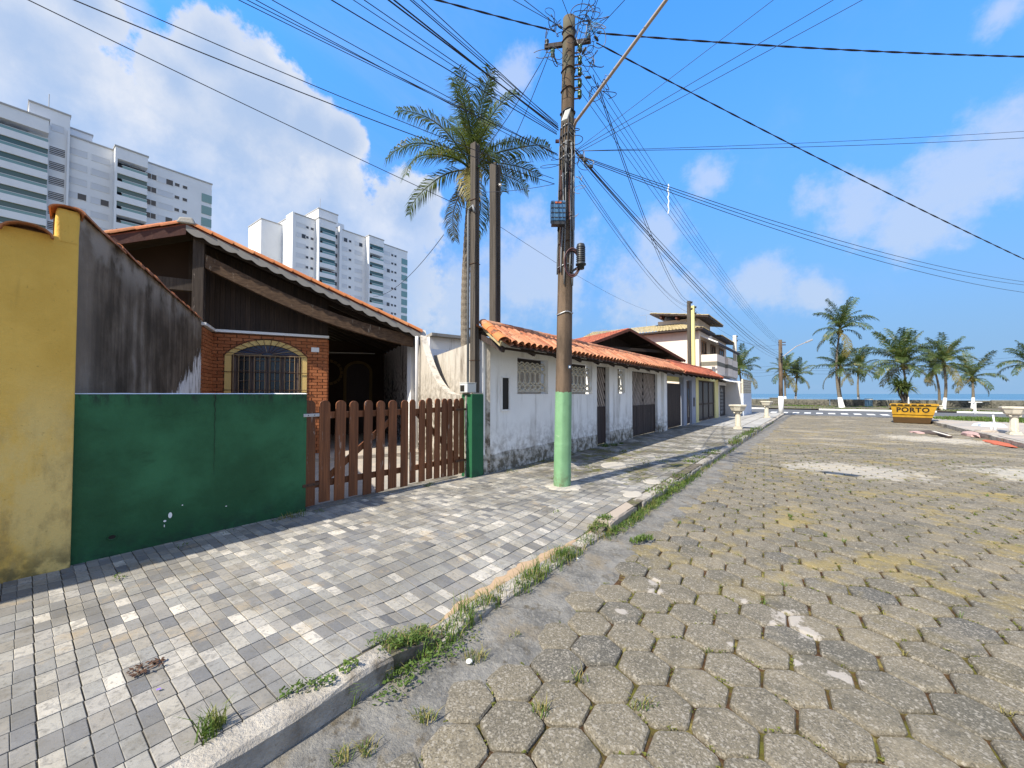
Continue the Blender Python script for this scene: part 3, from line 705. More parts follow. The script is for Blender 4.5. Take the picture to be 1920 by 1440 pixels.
# ------------------------------------------------------------------ street wall of the yellow house
A25 = math.radians(25)
DV = Vector((-math.cos(A25), math.sin(A25), 0)); EV = Vector((math.sin(A25), math.cos(A25), 0)); ZV = Vector((0, 0, 1))
SW = .146                        # pavement level at the walls
def half_tile(L=.40, r0=.095, r1=.080, n=7, th=.011, fl=.82):
    """one barrel tile, convex up, lying along +x (wide end at x=0)"""
    mb = MB(); vs = []
    for (x, r) in ((0, r0), (L, r1)):
        for rr in (r, r - th):
            for k in range(n + 1):
                a = math.pi * k / n; vs.append((x, -rr * math.cos(a), rr * math.sin(a) * fl))
    m_ = n + 1; fs = []
    for k in range(n):
        fs += [(k, k + 1, 2 * m_ + k + 1, 2 * m_ + k), (m_ + k, 3 * m_ + k, 3 * m_ + k + 1, m_ + k + 1), (k, m_ + k, m_ + k + 1, k + 1), (2 * m_ + k, 2 * m_ + k + 1, 3 * m_ + k + 1, 3 * m_ + k)]
    fs += [(0, 2 * m_, 3 * m_, m_), (n, m_ + n, 3 * m_ + n, 2 * m_ + n)]
    return mb.add(vs, [f[::-1] for f in fs])
TILE = half_tile()
def along(o, xd, up=(0, 0, 1)):
    xd = Vector(xd).normalized(); up = Vector(up); yd = up.cross(xd).normalized(); zd = xd.cross(yd)
    return frame(o, xd, yd, zd)

yw = empty('yellow_wall', (-5.25, -1.0, SW), label='yellow ochre rendered street wall with clay tile coping at the photo edge', cat='wall')
mb = MB(); mb.box(-5.42, -5.12, -5.2, .402, .0, 3.0); mb.build('wall', MAT['yellow_render'], yw, bevel=.01)
mb = MB()
def pier(u, v):
    a = u * 2 * math.pi; z = 2.96 + .285 * v
    cx, cy = -5.27, .337; hx, hy = (.153 + .004 * nz(z * 2, u * 4)) * (1 - .10 * sst(3.2, 3.28, z)), .068 * (1 - .12 * sst(3.2, 3.28, z))
    sx, sy = math.cos(a), math.sin(a); p = 12
    k = 1 / ((abs(sx) ** p + abs(sy) ** p) ** (1 / p))
    return (cx + sx * k * hx + .008 * nz(u * 9, z * 3), cy + sy * k * hy + .008 * nz(u * 9 + 5, z * 3), z)
mb.grid(40, 24, pier); mb.quad((-5.40, .28, 3.243), (-5.135, .28, 3.243), (-5.135, .395, 3.243), (-5.40, .395, 3.243)); mb.build('pier', MAT['yellow_render'], yw, smooth=True)
cm = half_tile(.46, .145, .13, 8, .013, .62).mesh('coping_tile', MAT['clay_coping'])
for k in range(17):                                 # street coping: tiles lie across the wall, lapping sideways
    y = .13 - .30 * k
    place('coping_tile', cm, along((-5.04, y - .02, 2.948 + .012 * (k % 2)), (-1, .06 * (-1) ** k, .12)), yw)
cm2 = half_tile(.40, .105, .095, 9, .013, .45).mesh('cap_tile', MAT['clay_coping'])
place('cap_tile', cm2, along((-5.085, .325, 3.225), (-1, .05, .02)), yw)
for (yy, zz) in ((.05, 1.42), (.02, .62)):           # knocked holes
    mb = MB(); mb.lathe([(.0, 0), (.022, .001), (.018, .004), (0, .004)], (0, 0, 0), 9); mb2 = MB(frame((-5.117, yy - .12, zz), (0, 1, 0), (0, 0, 1), (1, 0, 0)))
    mb2.add(mb.v, mb.f); mb2.build('chip_mark', MAT['black_paint'], yw)

# stained boundary wall running back beside the porch
P0 = Vector((-5.28, .37, 0)); P0.z = 0
bw = empty('boundary_wall', P0, label='black stained grey boundary wall with mossy tile coping behind the green wall', cat='wall')
LW = 4.75; ND = Vector((math.sin(A25), math.cos(A25), 0))     # visible face normal
mb = MB(); F0 = P0 + ND * .04
nseg = 24
def topz(s): return 3.28 - .20 * s / LW
vs = []; fs = []
mb.grid(nseg, 12, lambda u, v: F0 + DV * (LW * u) + ZV * (topz(LW * u) * v) + ND * (.008 * nz(u * 14, v * 8)))
mb.grid(nseg, 1, lambda u, v: F0 + DV * (LW * u) + ZV * topz(LW * u) - ND * (.16 * v))
mb.grid(nseg, 1, lambda u, v: F0 + DV * (LW * u) + ZV * (topz(LW * u) * (1 - v)) - ND * .16)
mb.quad(F0 + DV * LW, F0 + DV * LW + ZV * topz(LW), F0 + DV * LW + ZV * topz(LW) - ND * .16, F0 + DV * LW - ND * .16)
mb.build('wall', MAT['stained_side'], bw)
bt = half_tile(.36, .105, .09, 7, .011, .7).mesh('coping_tile', MAT['clay_coping'])
for k in range(1, 17):
    s_ = .10 + k * .278; place('coping_tile', bt, along(F0 + DV * s_ - ND * .06 + ZV * (topz(s_) - .028 + R.uniform(-.006, .008)), -DV + ZV * .13 + ND * R.uniform(-.04, .04)), bw)

# ------------------------------------------------------------------ green street wall
gw = empty('green_wall', (-5.24, 1.4, SW), label='low dark green painted street wall with a white capped top', cat='wall')
mb = MB()
def gwf(u, v): return (-5.185 + .006 * nz(u * 7, v * 6), .405 + 2.005 * u, 1.645 * v)
mb.grid(30, 16, gwf); mb.build('wall_face', MAT['green_paint'], gw, smooth=True)
mb = MB(); mb.box(-5.34, -5.192, .41, 2.405, 0, 1.642); mb.box(-5.192, -5.186, 2.385, 2.412, 0, 1.642); mb.build('wall_body', MAT['green_paint'], gw)
mb = MB(); mb.grid(40, 3, lambda u, v: (-5.345 + .163 * v, .405 + 2.012 * u, 1.6455 + .010 * math.sin(math.pi * v) + .003 * nz(u * 40, v))); mb.build('cap', MAT['white_limewash'], gw)
dh = on_x(210, 1007, -5.18); mb = MB(frame((-5.182, dh.y, dh.z), (0, 1, 0), (0, 0, 1), (1, 0, 0)))
mb.tube([(.030 * math.cos(2 * math.pi * k / 12), .024 * math.sin(2 * math.pi * k / 12), .003) for k in range(13)], .006, 5); mb.build('drain_rim', MAT['green_paint'], gw)
mb = MB(frame((-5.182, dh.y, dh.z), (0, 1, 0), (0, 0, 1), (1, 0, 0))); mb.add([(.028 * math.cos(2 * math.pi * k / 12), .022 * math.sin(2 * math.pi * k / 12), .003) for k in range(12)], [tuple(range(12))]); mb.build('drain_hole', MAT['black_paint'], gw)
for (px, py, rx, rz_) in [(319, 966, .016, .030), (309, 977, .012, .010), (342, 947, .006, .006), (424, 949, .008, .005), (308, 986, .004, .014)]:
    q = on_x(px, py, -5.178); mb = MB(); n = 9
    mb.add([(-5.1765, q.y + rx * math.cos(6.283 * k / n) * (1 + .5 * nz(k, px)), q.z + rz_ * math.sin(6.283 * k / n) * (1 + .5 * nz(k, py))) for k in range(n)], [tuple(range(n))]); mb.build('paint_chip', MAT['white_limewash'], gw)
cr = [(-5.1775, 1.43 + .012 * nz(k * .7, 4) + .006 * (k % 2), 1.645 - .055 * k) for k in range(17)]
mb = MB(); mb.tube(cr, [.0035 - .00018 * k for k in range(17)], 4); mb.build('crack', MAT['black_paint'], gw)

# ------------------------------------------------------------------ brick house with carport (turned 25 degrees to the street)
HA = Vector((-5.0, 5.1, 0))
def H(t, s, z): return HA + DV * t - EV * s + ZV * z        # t back from the street, s leftwards along the front
hs_ = empty('brick_house', H(4, 2, SW), math.pi / 2 - A25 - math.pi / 2, label='low brick house with timber gable and orange tiled carport roof behind the gate', cat='house')
TB, SR, SL = 3.9, 2.09, 4.37; ZT = 3.00                        # brick front: depth, right and left ends, trim height
FL = .22                                                     # porch floor level
# backing wall and return
mb = MB(); mb.wall(H(TB, SL, FL), EV, ZV, -DV, SL - SR, ZT - FL, .16, [(.40, 1.69, .78, 2.28)]); mb.build('backing_wall', MAT['mortar'], hs_)
mb = MB(); q = H(TB - .95, SL, FL); mb.wall(q, DV, ZV, EV, .952, ZT - FL, .14); mb.build('return_backing', MAT['mortar'], hs_)
mb = MB(); q = H(TB + .16, SR, FL); mb.wall(q, DV, ZV, EV, 5.4, ZT - FL, .14); mb.build('porch_side_wall', MAT['porch_shade'], hs_)
bk = MB(); bk.box(-.1085, .1085, -.02, .012, -.0315, .0315); bk.f.pop(4); bk.a.pop()
BRK = []
ch = .074
def inside_win(u, z):                                       # u from the left end of the front, arch opening incl. band
    hw, rise = .79, .36; rr = (hw * hw + rise * rise) / (2 * rise)
    return abs(u - 1.045) < hw and z > .95 and z < 2.50 + rise - rr + math.sqrt(max(0, rr * rr - (u - 1.045) ** 2))
def bricks_on(O, U, N, length, z0, z1, skip=None):
    row = 0; z = z0
    while z + .05 < z1:
        u = -.115 * (row % 2)
        while u < length:
            a, b_ = max(u, 0) + .006, min(u + .222, length) - .004
            if b_ - a > .03:
                cu, cz = (a + b_) / 2, z + ch / 2
                if not (skip and skip(cu, cz)):
                    BRK.append((frame(O + U * cu + ZV * cz + N * R.uniform(.008, .012), U, -N, ZV) @ Matrix.Diagonal(((b_ - a) / .217, 1, 1, 1)), 0))
            u += .23
        z += ch; row += 1
O_ = H(TB, SL, 0)
bricks_on(O_, EV, -DV, SL - SR, FL, ZT - .02, inside_win)
bricks_on(H(TB - .95, SL, 0), DV, EV, .93, FL, ZT - .02)
bricks_on(H(TB, SR, 0), DV, EV, 1.6, FL, ZT - .02)
pieces(hs_, 'brick', [bk], MAT['brick'], BRK, 300, 'other_brick')
mb = MB(); mb.bar(H(TB - .03, SL - .06, ZT + .02), H(TB - .03, SR - .03, ZT + .02), .10, .055); mb.bar(H(TB - .97, SL - .03, ZT + .02), H(TB - .03, SL - .03, ZT + .02), .10, .055); mb.build('white_moulding', MAT['white_trim'], hs_)
# arched window
def BW(u, z, n=0.0): return O_ + EV * u + ZV * z - DV * n
win = empty('window', BW(1.045, 1.0), 0)
win.parent = hs_; win.matrix_basis = MWD[hs_.name].inverted() @ MWD[win.name]
c0 = 1.045
zsp = 2.50; hw_i, hw_o = .68, .80
def arc(hw, rise, k):                                        # k 0..1 left to right
    rr = (hw * hw + rise * rise) / (2 * rise); a0 = math.asin(hw / rr); a = -a0 + 2 * a0 * k
    return c0 + rr * math.sin(a), zsp + rise - rr + rr * math.cos(a)
for k in range(11):
    k0, k1 = (k + .012) / 11, (k + .988) / 11
    pts = [arc(hw_i, .26, k0), arc(hw_i, .26, k1), arc(hw_o, .37, k1), arc(hw_o, .37, k0)]
    mb = MB(); mb.prism([BW(u, z, .012) for u, z in pts], -DV * .035); mb.build('arch_block', MAT['cream_band'], win)
for (u0, u1) in ((c0 - hw_o, c0 - hw_i), (c0 + hw_i, c0 + hw_o)):
    mb = MB(); mb.prism([BW(u0, 1.0, .012), BW(u1, 1.0, .012), BW(u1, zsp - .01, .012), BW(u0, zsp - .01, .012)], -DV * .035); mb.build('surround_jamb', MAT['cream_band'], win)
mb = MB(); mb.add([BW(*arc(hw_i + .02, .275, k / 16), .004) for k in range(17)] + [BW(c0 + .66, zsp, .004), BW(c0 - .66, zsp, .004)], [tuple(range(18, -1, -1))]); mb.build('fanlight_glass', MAT['blue_glass'], win)
mb = MB(); mb.quad(BW(c0 - .68, 1.0, -.06), BW(c0 + .68, 1.0, -.06), BW(c0 + .68, zsp + .02, -.06), BW(c0 - .68, zsp + .02, -.06)); mb.build('window_glass', MAT['dark_glass'], win)
mb = MB()
for u in (c0 - .625, c0 + .625): mb.bar(BW(u, .95, -.02), BW(u, zsp + .02, -.02), .07, .10, up=DV)
mb.bar(BW(c0 - .67, zsp, .005), BW(c0 + .67, zsp, .005), .05, .05, up=ZV); mb.build('outer_frame', MAT['window_wood'], win)
for i, (a_, b_) in enumerate(((-.585, -.30), (-.285, -.01), (.01, .285), (.30, .585))):
    mb = MB()
    for u in (a_ + .022, b_ - .022): mb.bar(BW(c0 + u, .98, -.025), BW(c0 + u, zsp - .03, -.025), .045, .05, up=DV)
    for k in range(6): z = 1.25 + .23 * k; mb.bar(BW(c0 + a_ + .03, z, -.03), BW(c0 + b_ - .03, z, -.03), .022, .022, up=ZV)
    mb.build('casement', MAT['window_wood'], win)
for k in range(14):
    u = c0 - .64 + k * 1.28 / 13; mb = MB(); mb.cyl(BW(u, .98, .06), BW(u, zsp + .01, .06), .0065, n=6); mb.build('iron_bar', MAT['brass_bar'], win)
for z in (1.73, 2.13, 1.3): mb = MB(); mb.cyl(BW(c0 - .84, z, .066), BW(c0 + .84, z, .066), .007, n=6); mb.build('iron_rail', MAT['rust_iron'], win)
mb = MB(); mb.tube([BW(*arc(hw_o + .02, .395, k / 20), .066) for k in range(21)], .007, 6); mb.build('iron_arch', MAT['rust_iron'], win)
mb = MB(); mb.cyl(BW(c0 - .66, zsp + .01, .06), BW(c0 + .66, zsp + .01, .06), .008, n=6); mb.build('iron_rail', MAT['brass_bar'], win)
for k in range(12):
    f = .04 + .92 * k / 11; u, z = arc(hw_o + .01, .38, f); mb = MB()
    c1 = Vector(BW(c0, zsp + .03, .06)); e = BW(u, z, .064); mb.cyl(c1 + (e - c1) * .15, e, .006, n=5); mb.build('fan_bar', MAT['rust_iron'] if k % 5 else MAT['brass_bar'], win)
mb = MB(); q = on_x(591, 656, -1)
d_ = ray(591, 656); n_ = -DV; tt = (BW(0, 0, .02) - Vector((0, 0, EYE))).dot(n_) / d_.dot(n_); q = d_ * tt + Vector((0, 0, EYE))
mb.obox(q - DV * .012, EV * .085, ZV * .055, DV * .012); mb.build('number_plate', MAT['white_trim'], hs_, bevel=.004)
# gable boarding above the brick front
ridge_s, ridge_z, eave_z = 4.70, 5.02, 3.19
def roofz(s): return ridge_z - abs(s - ridge_s) * (ridge_z - eave_z) / 4.70
for k in range(30):
    s1 = SL + .42 - k * .0935; s0 = s1 - .090
    if s0 < SR - .03: break
    mb = MB(); q = R.uniform(0, .008)
    mb.prism([H(TB - .005 - q, s1, ZT + .04), H(TB - .005 - q, s0, ZT + .04), H(TB - .005 - q, s0, roofz(s0) - .10), H(TB - .005 - q, s1, roofz(s1) - .10)], DV * .02); mb.build('gable_board', MAT['gable_board'], hs_)
mb = MB(); mb.prism([H(TB + .02, 9.3, 2.9), H(TB + .02, SR - .02, 2.9), H(TB + .02, SR - .02, roofz(SR) - .06), H(TB + .02, ridge_s, ridge_z - .07), H(TB + .02, 9.3, roofz(9.3) - .06)], DV * .05); mb.build('gable_backing', MAT['porch_shade'], hs_)
# roof
TF, TE = 3.25, 11.5
rf = MB()
for (sa_, sb_) in ((0, ridge_s), (ridge_s, 9.4)):
    P = [H(TF, sa_, roofz(sa_) - .02), H(TF, sb_, roofz(sb_) - .02), H(TE, sb_, roofz(sb_) - .02), H(TE, sa_, roofz(sa_) - .02)]
    rf.prism(P, (0, 0, .05))
rf.build('roof', MAT['clay_deep'], hs_)
so = MB()
for (sa_, sb_) in ((0, ridge_s - .01), (ridge_s + .01, 9.4)):
    so.prism([H(TF + .03, sa_, roofz(sa_) - .05), H(TF + .03, sb_, roofz(sb_) - .05), H(TE, sb_, roofz(sb_) - .05), H(TE, sa_, roofz(sa_) - .05)], (0, 0, .025))
so.build('soffit', MAT['soffit_board'], hs_)
for k in range(14):                                          # rafters under the porch roof
    t_ = TF + .12 + k * .62; mb = MB(); mb.bar(H(t_, .05, roofz(.05) - .11), H(t_, ridge_s - .1, roofz(ridge_s - .1) - .11), .07, .11); mb.build('rafter', MAT['soffit_board'], hs_)
vt = half_tile(.44, .115, .098, 8, .013).mesh('verge_tile', MAT['clay_orange'])
sl_ = (ridge_z - eave_z) / 4.7
dn = (EV - ZV * sl_).normalized()
for k in range(13):
    s_ = ridge_s - .05 - k * .362
    place('verge_tile', vt, along(H(TF + .07, s_ - .36, roofz(s_ - .36) + .035), -dn + ZV * .05), hs_)
    place('verge_tile', vt, along(H(TF + .28, s_ - .36, roofz(s_ - .36) + .02), -dn + ZV * .05), hs_)
vt2 = half_tile(.44, .115, .098, 8, .013).mesh('verge_tile', MAT['clay_coping'])
up2 = (EV + ZV * sl_).normalized()
for k in range(6):
    s_ = ridge_s + .02 + k * .362
    place('verge_tile', vt2, along(H(TF + .07, s_ + .36, roofz(s_ + .36) + .04), up2 + ZV * .05), hs_)
mb = MB(); mb.add([H(TF - .05, ridge_s - .16, ridge_z + .02), H(TF - .05, ridge_s + .16, ridge_z + .02), H(TF + .45, ridge_s + .16, ridge_z + .02), H(TF + .45, ridge_s - .16, ridge_z + .02),
    H(TF - .02, ridge_s - .10, ridge_z + .17), H(TF - .02, ridge_s + .11, ridge_z + .15), H(TF + .42, ridge_s + .08, ridge_z + .15), H(TF + .42, ridge_s - .09, ridge_z + .16)],
    [(0, 1, 2, 3), (4, 7, 6, 5), (0, 4, 5, 1), (1, 5, 6, 2), (2, 6, 7, 3), (3, 7, 4, 0)]); mb.build('ridge_mortar', MAT['bare_concrete'], hs_, bevel=.03)
# scalloped white fascia along the right verge, red board along the left
mb = MB(); n = 180; top = []; bot = []
for k in range(n + 1):
    s_ = ridge_s - .0 - k * (ridge_s + .02) / n; top.append(H(TF - .012, s_, roofz(s_) + .005)); bot.append(H(TF - .012, s_, roofz(s_) - .10 - .05 * abs(math.sin(k * math.pi / n * 17))))
vs = top + bot + [p + DV * .022 for p in top] + [p + DV * .022 for p in bot]; m1 = n + 1
fs = []
for k in range(n): fs += [(k, m1 + k, m1 + k + 1, k + 1), (2 * m1 + k, 2 * m1 + k + 1, 3 * m1 + k + 1, 3 * m1 + k), (m1 + k, 3 * m1 + k, 3 * m1 + k + 1, m1 + k + 1)]
mb.add(vs, fs); mb.build('scalloped_fascia', MAT['fascia_shaded_white'], hs_)
mb = MB(); mb.prism([H(TF - .012, ridge_s, ridge_z), H(TF - .012, 7.4, roofz(7.4)), H(TF - .012, 7.4, roofz(7.4) - .16), H(TF - .012, ridge_s, ridge_z - .19)], DV * .03); mb.build('verge_board', MAT['red_fascia'], hs_)
# gable post, inclined beam, cross beam
sp_ = 4.52
mb = MB(); mb.bar(H(TF + .22, sp_, 2.6), H(TF + .22, sp_, roofz(sp_) - .06), .19, .19, up=DV); mb.build('gable_post', MAT['old_post'], hs_, bevel=.008)
mb = MB(); b0 = H(TF + .22, sp_ - .10, roofz(sp_) - .56); b1 = H(TF + .22, .12, eave_z - .20); n = 16
for k in range(n):
    pass
vs = []
for k in range(n + 1):
    f = k / n; c = b0.lerp(b1, f) + ZV * (-.20 * math.sin(f * math.pi) * 1.0); h = .145
    vs += [c - DV * .07 - ZV * h, c - DV * .07 + ZV * h, c + DV * .07 + ZV * h, c + DV * .07 - ZV * h]
fs = [(0, 1, 2, 3), (4 * n + 3, 4 * n + 2, 4 * n + 1, 4 * n)]
for k in range(n):
    for j in range(4): fs.append((4 * k + j, 4 * k + 4 + j, 4 * k + 4 + (j + 1) % 4, 4 * k + (j + 1) % 4))
mb.add(vs, fs); mb.build('inclined_beam', MAT['old_beam'], hs_, bevel=.01)
mb = MB(); mb.bar(H(TF + .24, 7.4, 3.86), H(TF + .24, sp_ + .095, 3.86), .12, .24); mb.build('cross_beam', MAT['old_post'], hs_, bevel=.006)
# porch: back wall with door, floor, right wall, fluorescent tube, wagon wheel, downpipe
TK = 8.6
mb = MB(); mb.wall(H(TK, SR, FL), EV, ZV, -DV, SR + .3, 3.3, .12); mb.build('porch_back_wall', MAT['porch_shade'], hs_)
dd = []
def on_back(px, py, n=0.0):
    d_ = ray(px, py); nn = -DV; tt = (H(TK, 0, 0) - DV * n - Vector((0, 0, EYE))).dot(nn) / d_.dot(nn); return d_ * tt + Vector((0, 0, EYE))
dl, dr = on_back(649, 740), on_back(692, 740); dc = (dl + dr) / 2; dw = (dr - dl).length / 2; dt = on_back(670, 682).z
door = empty('door', (dc.x, dc.y, FL)); door.parent = hs_; door.matrix_basis = MWD[hs_.name].inverted() @ MWD[door.name]
def DP(u, z, n): return Vector((dc.x, dc.y, 0)) + EV * u + ZV * z - DV * n
def arch_poly(hw, spring, rise, z0, n, m_=12): return [DP(-hw, z0, n)] + [DP(-hw * math.cos(math.pi * k / m_), spring + rise * math.sin(math.pi * k / m_), n) for k in range(m_ + 1)] + [DP(hw, z0, n)]
mb = MB(); mb.prism(arch_poly(dw, dt - dw * .75, dw * .75, FL, .02), -DV * .03); mb.build('door_leaf', MAT['brown_gate'], door)
inn, out = arch_poly(dw, dt - dw * .75, dw * .75, FL, .02), arch_poly(dw + .10, dt - dw * .75, dw * .75 + .10, FL, .02)
for k in range(len(inn) - 1):
    mb = MB(); mb.prism([inn[k], inn[k + 1], out[k + 1], out[k]], -DV * .05); mb.build('surround_block', MAT['porch_cream_shaded'], door)
mb = MB(); mb.tube([DP(-dw + .07, 1.22, .055), DP(-dw + .07, 1.22, .085), DP(-dw + .17, 1.22, .085)], .012, 6); mb.build('door_handle', MAT['brass_bar'], door)
mb = MB(); q = on_back(617, 698, .06)
for k in range(18):
    a = 2 * math.pi * k / 18; mb.obox(q + (EV * math.cos(a) + ZV * math.sin(a)) * .40, (EV * math.cos(a) + ZV * math.sin(a)) * .05, (EV * -math.sin(a) + ZV * math.cos(a)) * .06, DV * .015)
mb.build('wheel_ornament', MAT['porch_cream_shaded'], hs_)
mb = MB(); a_, b_ = on_back(616, 661, .1), on_back(703, 663, .1); mb.cyl(a_, b_, .02, n=8); mb.build('fluorescent_tube', MAT['white_trim'], hs_)
mb = MB(); mb.prism([H(TF - .2, SL, .12), H(TF - .2, -.02, .12), H(TK, -.02, .12), H(TK, SL, .12)], (0, 0, FL - .12)); mb.build('porch_floor', MAT['pale_pavement'], hs_)
mb = MB(); mb.wall(H(TF + .12, -.02, .1), DV, ZV, -EV, TK - TF - .1, 3.1, .13); mb.build('porch_right_wall', MAT['carport_wall'], hs_)
mb = MB(); mb.tube([H(TF + .0, .07, eave_z - .10), H(TF - .02, .07, eave_z - .2), H(TF - .02, .07, .3)], .042, 10); mb.build('downpipe', MAT['pipe_white'], hs_, smooth=True)
# forecourt
mb = MB(); mb.prism([(-5.24, 2.42, .05), (-5.03, 5.08, .05), tuple(H(TF - .15, .0, .05)), tuple(H(TF - .15, SL, .05))], (0, 0, .09)); fc = mb.build('forecourt', MAT['pale_pavement'], kind='structure')

# swept boundary wall between the houses
sw = MB(); n = 28; topp = []
for k in range(n + 1):
    f = k / n; t_ = 3.36 * f; zz = 1.62 + (3.28 - 1.62) * (max(0, (f - .12)) / .88) ** 2.3; topp.append((t_, zz))
poly = [H(0.02, -.02, .02)] + [H(t_, -.02, zz) for t_, zz in topp] + [H(3.36, -.02, .02)]
sw.prism(poly, EV * .16)
sw.build('garden_wall', MAT['swoop_plaster'], label='sun-bleached garden wall whose top sweeps down in a curve to the meter pillar', cat='wall', base=tuple(H(1.5, 0, SW)))

# ------------------------------------------------------------------ gate leaves
PKX = [581, 609.5, 637, 663, 689, 713, 736, 758, 774, 791, 805, 819, 832, 844, 855, 866]
def gate_leaf(ks, hinge_left, label):
    g0 = on_x(PKX[ks[0]], 800, -5.19 + .010 * ks[0]); root = empty('gate_leaf', (g0.x, g0.y, SW), label=label, cat='gate', group='pair of picket gate leaves')
    pos = []
    for k in ks:
        xx = -5.20 + .0135 * k; p = on_x(PKX[k], 800, xx); wd = (.138 if k < 8 else .114) * R.uniform(.94, 1.06)
        zb = .21 + (.0 if k < 8 else .03) + R.uniform(-.012, .012); zt = 1.555 + (.0 if k < 8 else .02) - (.025 if k in (8, 9) else 0) + R.uniform(-.014, .012)
        pos.append((xx, p.y)); lean = R.uniform(-.014, .014)
        mb = MB(); n = 9; poly = [(xx + .012, p.y - wd / 2, zb), (xx + .012, p.y + wd / 2, zb)] + [(xx + .012, p.y + lean + wd / 2 * math.cos(math.pi * j / n), zt - .055 + .055 * math.sin(math.pi * j / n)) for j in range(n + 1)]
        mb.prism(poly, (-.022, 0, 0)); mb.build('picket', MAT['picket_wood'], root, bevel=.003)
    a, b = pos[0], pos[-1]
    for z in (1.36, .46):
        mb = MB(); mb.bar((a[0] - .032, a[1] - .03, z), (b[0] - .032, b[1] + .03, z - (.0 if hinge_left else -.03)), .032, .085); mb.build('rail', MAT['picket_wood'], root)
    mb = MB()
    if hinge_left: mb.bar((a[0] - .034, a[1] + .2, .48), (b[0] - .034, b[1] - .15, 1.30), .028, .08)
    else: mb.bar((a[0] - .034, a[1] + .1, 1.34), (b[0] - .034, b[1] - .1, .52), .028, .08)
    mb.build('brace', MAT['picket_wood'], root)
    e = a if hinge_left else b; sg = 1 if hinge_left else -1
    for z in (1.37, .47):
        mb = MB(); mb.box(e[0] + .013, e[0] + .021, min(e[1] - sg * .09, e[1] + sg * .17), max(e[1] - sg * .09, e[1] + sg * .17), z - .02, z + .02); hh = mb.build('hinge', MAT['hinge_metal'] if hinge_left and z > 1 else MAT['rust_iron'], root, bevel=.003)
        for yy in (-.03, .05, .12): mb = MB(); mb.lathe([(.007, 0), (.006, .004), (0, .005)], (0, 0, 0), 8); m2 = MB(frame((e[0] + .021, e[1] + sg * yy, z), (0, 1, 0), (0, 0, 1), (1, 0, 0))); m2.add(mb.v, mb.f); m2.build('bolt_head', MAT['black_paint'], hh)
    return root
gate_leaf(list(range(0, 8)), True, 'brown picket gate leaf hinged on the green wall with a bright metal hinge')
gate_leaf(list(range(8, 16)), False, 'sagging brown picket gate leaf hinged on the meter pillar side')
mb = MB(); mb.box(-5.30, -5.10, 2.42, 5.04, .02, .172); mb.build('threshold', MAT['gutter_concrete'], label='low concrete threshold strip under the picket gate', cat='threshold', bevel=.01)

# pillar, meter box, service posts
pl = empty('gate_pillar', (-4.97, 5.30, SW), label='dark green gate pillar carrying the grey meter box', cat='pillar')
mb = MB(); mb.box(-5.12, -4.86, 5.14, 5.455, .02, 1.64); mb.build('shaft', MAT['pillar_paint'], pl, bevel=.012)
mb = MB(); mb.box(-5.125, -4.87, 5.135, 5.45, 1.6405, 1.665); mb.build('mortar_cap', MAT['swoop_plaster'], pl, bevel=.008)
mbx = empty('meter_box', (-5.0, 5.22, 1.666), label='small grey plastic meter box with a black window on the green pillar', cat='meter box')
mb = MB(); mb.box(-5.09, -4.90, 5.06, 5.30, 1.667, 1.835); mb.build('casing', MAT['box_grey'], mbx, bevel=.012)
mb = MB(); mb.box(-5.07, -4.97, 5.054, 5.0595, 1.69, 1.80); mb.build('meter_window', MAT['black_paint'], mbx)
mb = MB(); mb.box(-5.095, -4.895, 5.055, 5.305, 1.836, 1.848); mb.build('lid', MAT['box_grey'], mbx, bevel=.004)
def service_post(px, ytop, t, wd, zb, label, conduit):
    p = at_depth(px, 600, t); zt = at_depth(px, ytop, t).z; root = empty('service_post', (p.x, p.y, zb), label=label, cat='post')
    T = frame((p.x, p.y, 0), (1, 0, 0), (0, 1, 0)); h = wd / 2
    mb = MB(T); mb.prism([(-h, -h, zb), (h, -h, zb), (h, -h * .35, zb), (h * .55, 0, zb), (h, h * .35, zb), (h, h, zb), (-h, h, zb), (-h, h * .35, zb), (-h * .55, 0, zb), (-h, -h * .35, zb)], (0, 0, zt - zb)); mb.build('shaft', MAT['grey_post'], root, bevel=.006)
    for k in range(22):
        z = zb + .3 + k * (zt - zb - .5) / 22; mb = MB(T); mb.box(h * .5, h * .62, -.02, .02, z, z + .05); mb.build('bolt_hole', MAT['black_paint'], root)
    if conduit:
        mb = MB(T); mb.tube([(-h - .02, -h - .028, zb), (-h - .02, -h - .028, zt - 1.35), (-h, -h - .028, zt - 1.25), (h * .6, -h - .035, zt - 1.22), (h + .02, -h - .035, zt - 1.36)], .023, 8); mb.build('conduit', MAT['conduit_grey'], root, smooth=True)
        for z in (zb + .6, zb + 2.4, zb + 3.6): mb = MB(T); mb.tube([((h + .008) * a, (h + .008) * b, z) for a, b in ((-1, -1), (1, -1), (1, 1), (-1, 1), (-1, -1))], .006, 4); mb.build('band', MAT['rust_iron'], root)
    mb = MB(T); mb.lathe([(.015, 0), (.035, .012), (.02, .03), (.035, .05), (.012, .06)], (h + .05, 0, zt - .5), 8); mb.build('insulator', MAT['green_glass' if conduit else 'white_trim'], root)
    mb = MB(T); mb.cyl((h * .6, 0, zt - .47), (h + .05, 0, zt - .47), .008, n=5); mb.build('insulator_pin', MAT['rust_iron'], root)
service_post(890, 265, 7.35, .125, 1.665, 'weathered square service post with conduit rising from the meter pillar', True)
service_post(928, 305, 8.25, .17, .2, 'taller dark grooved service post just behind the white tiled wall', False)

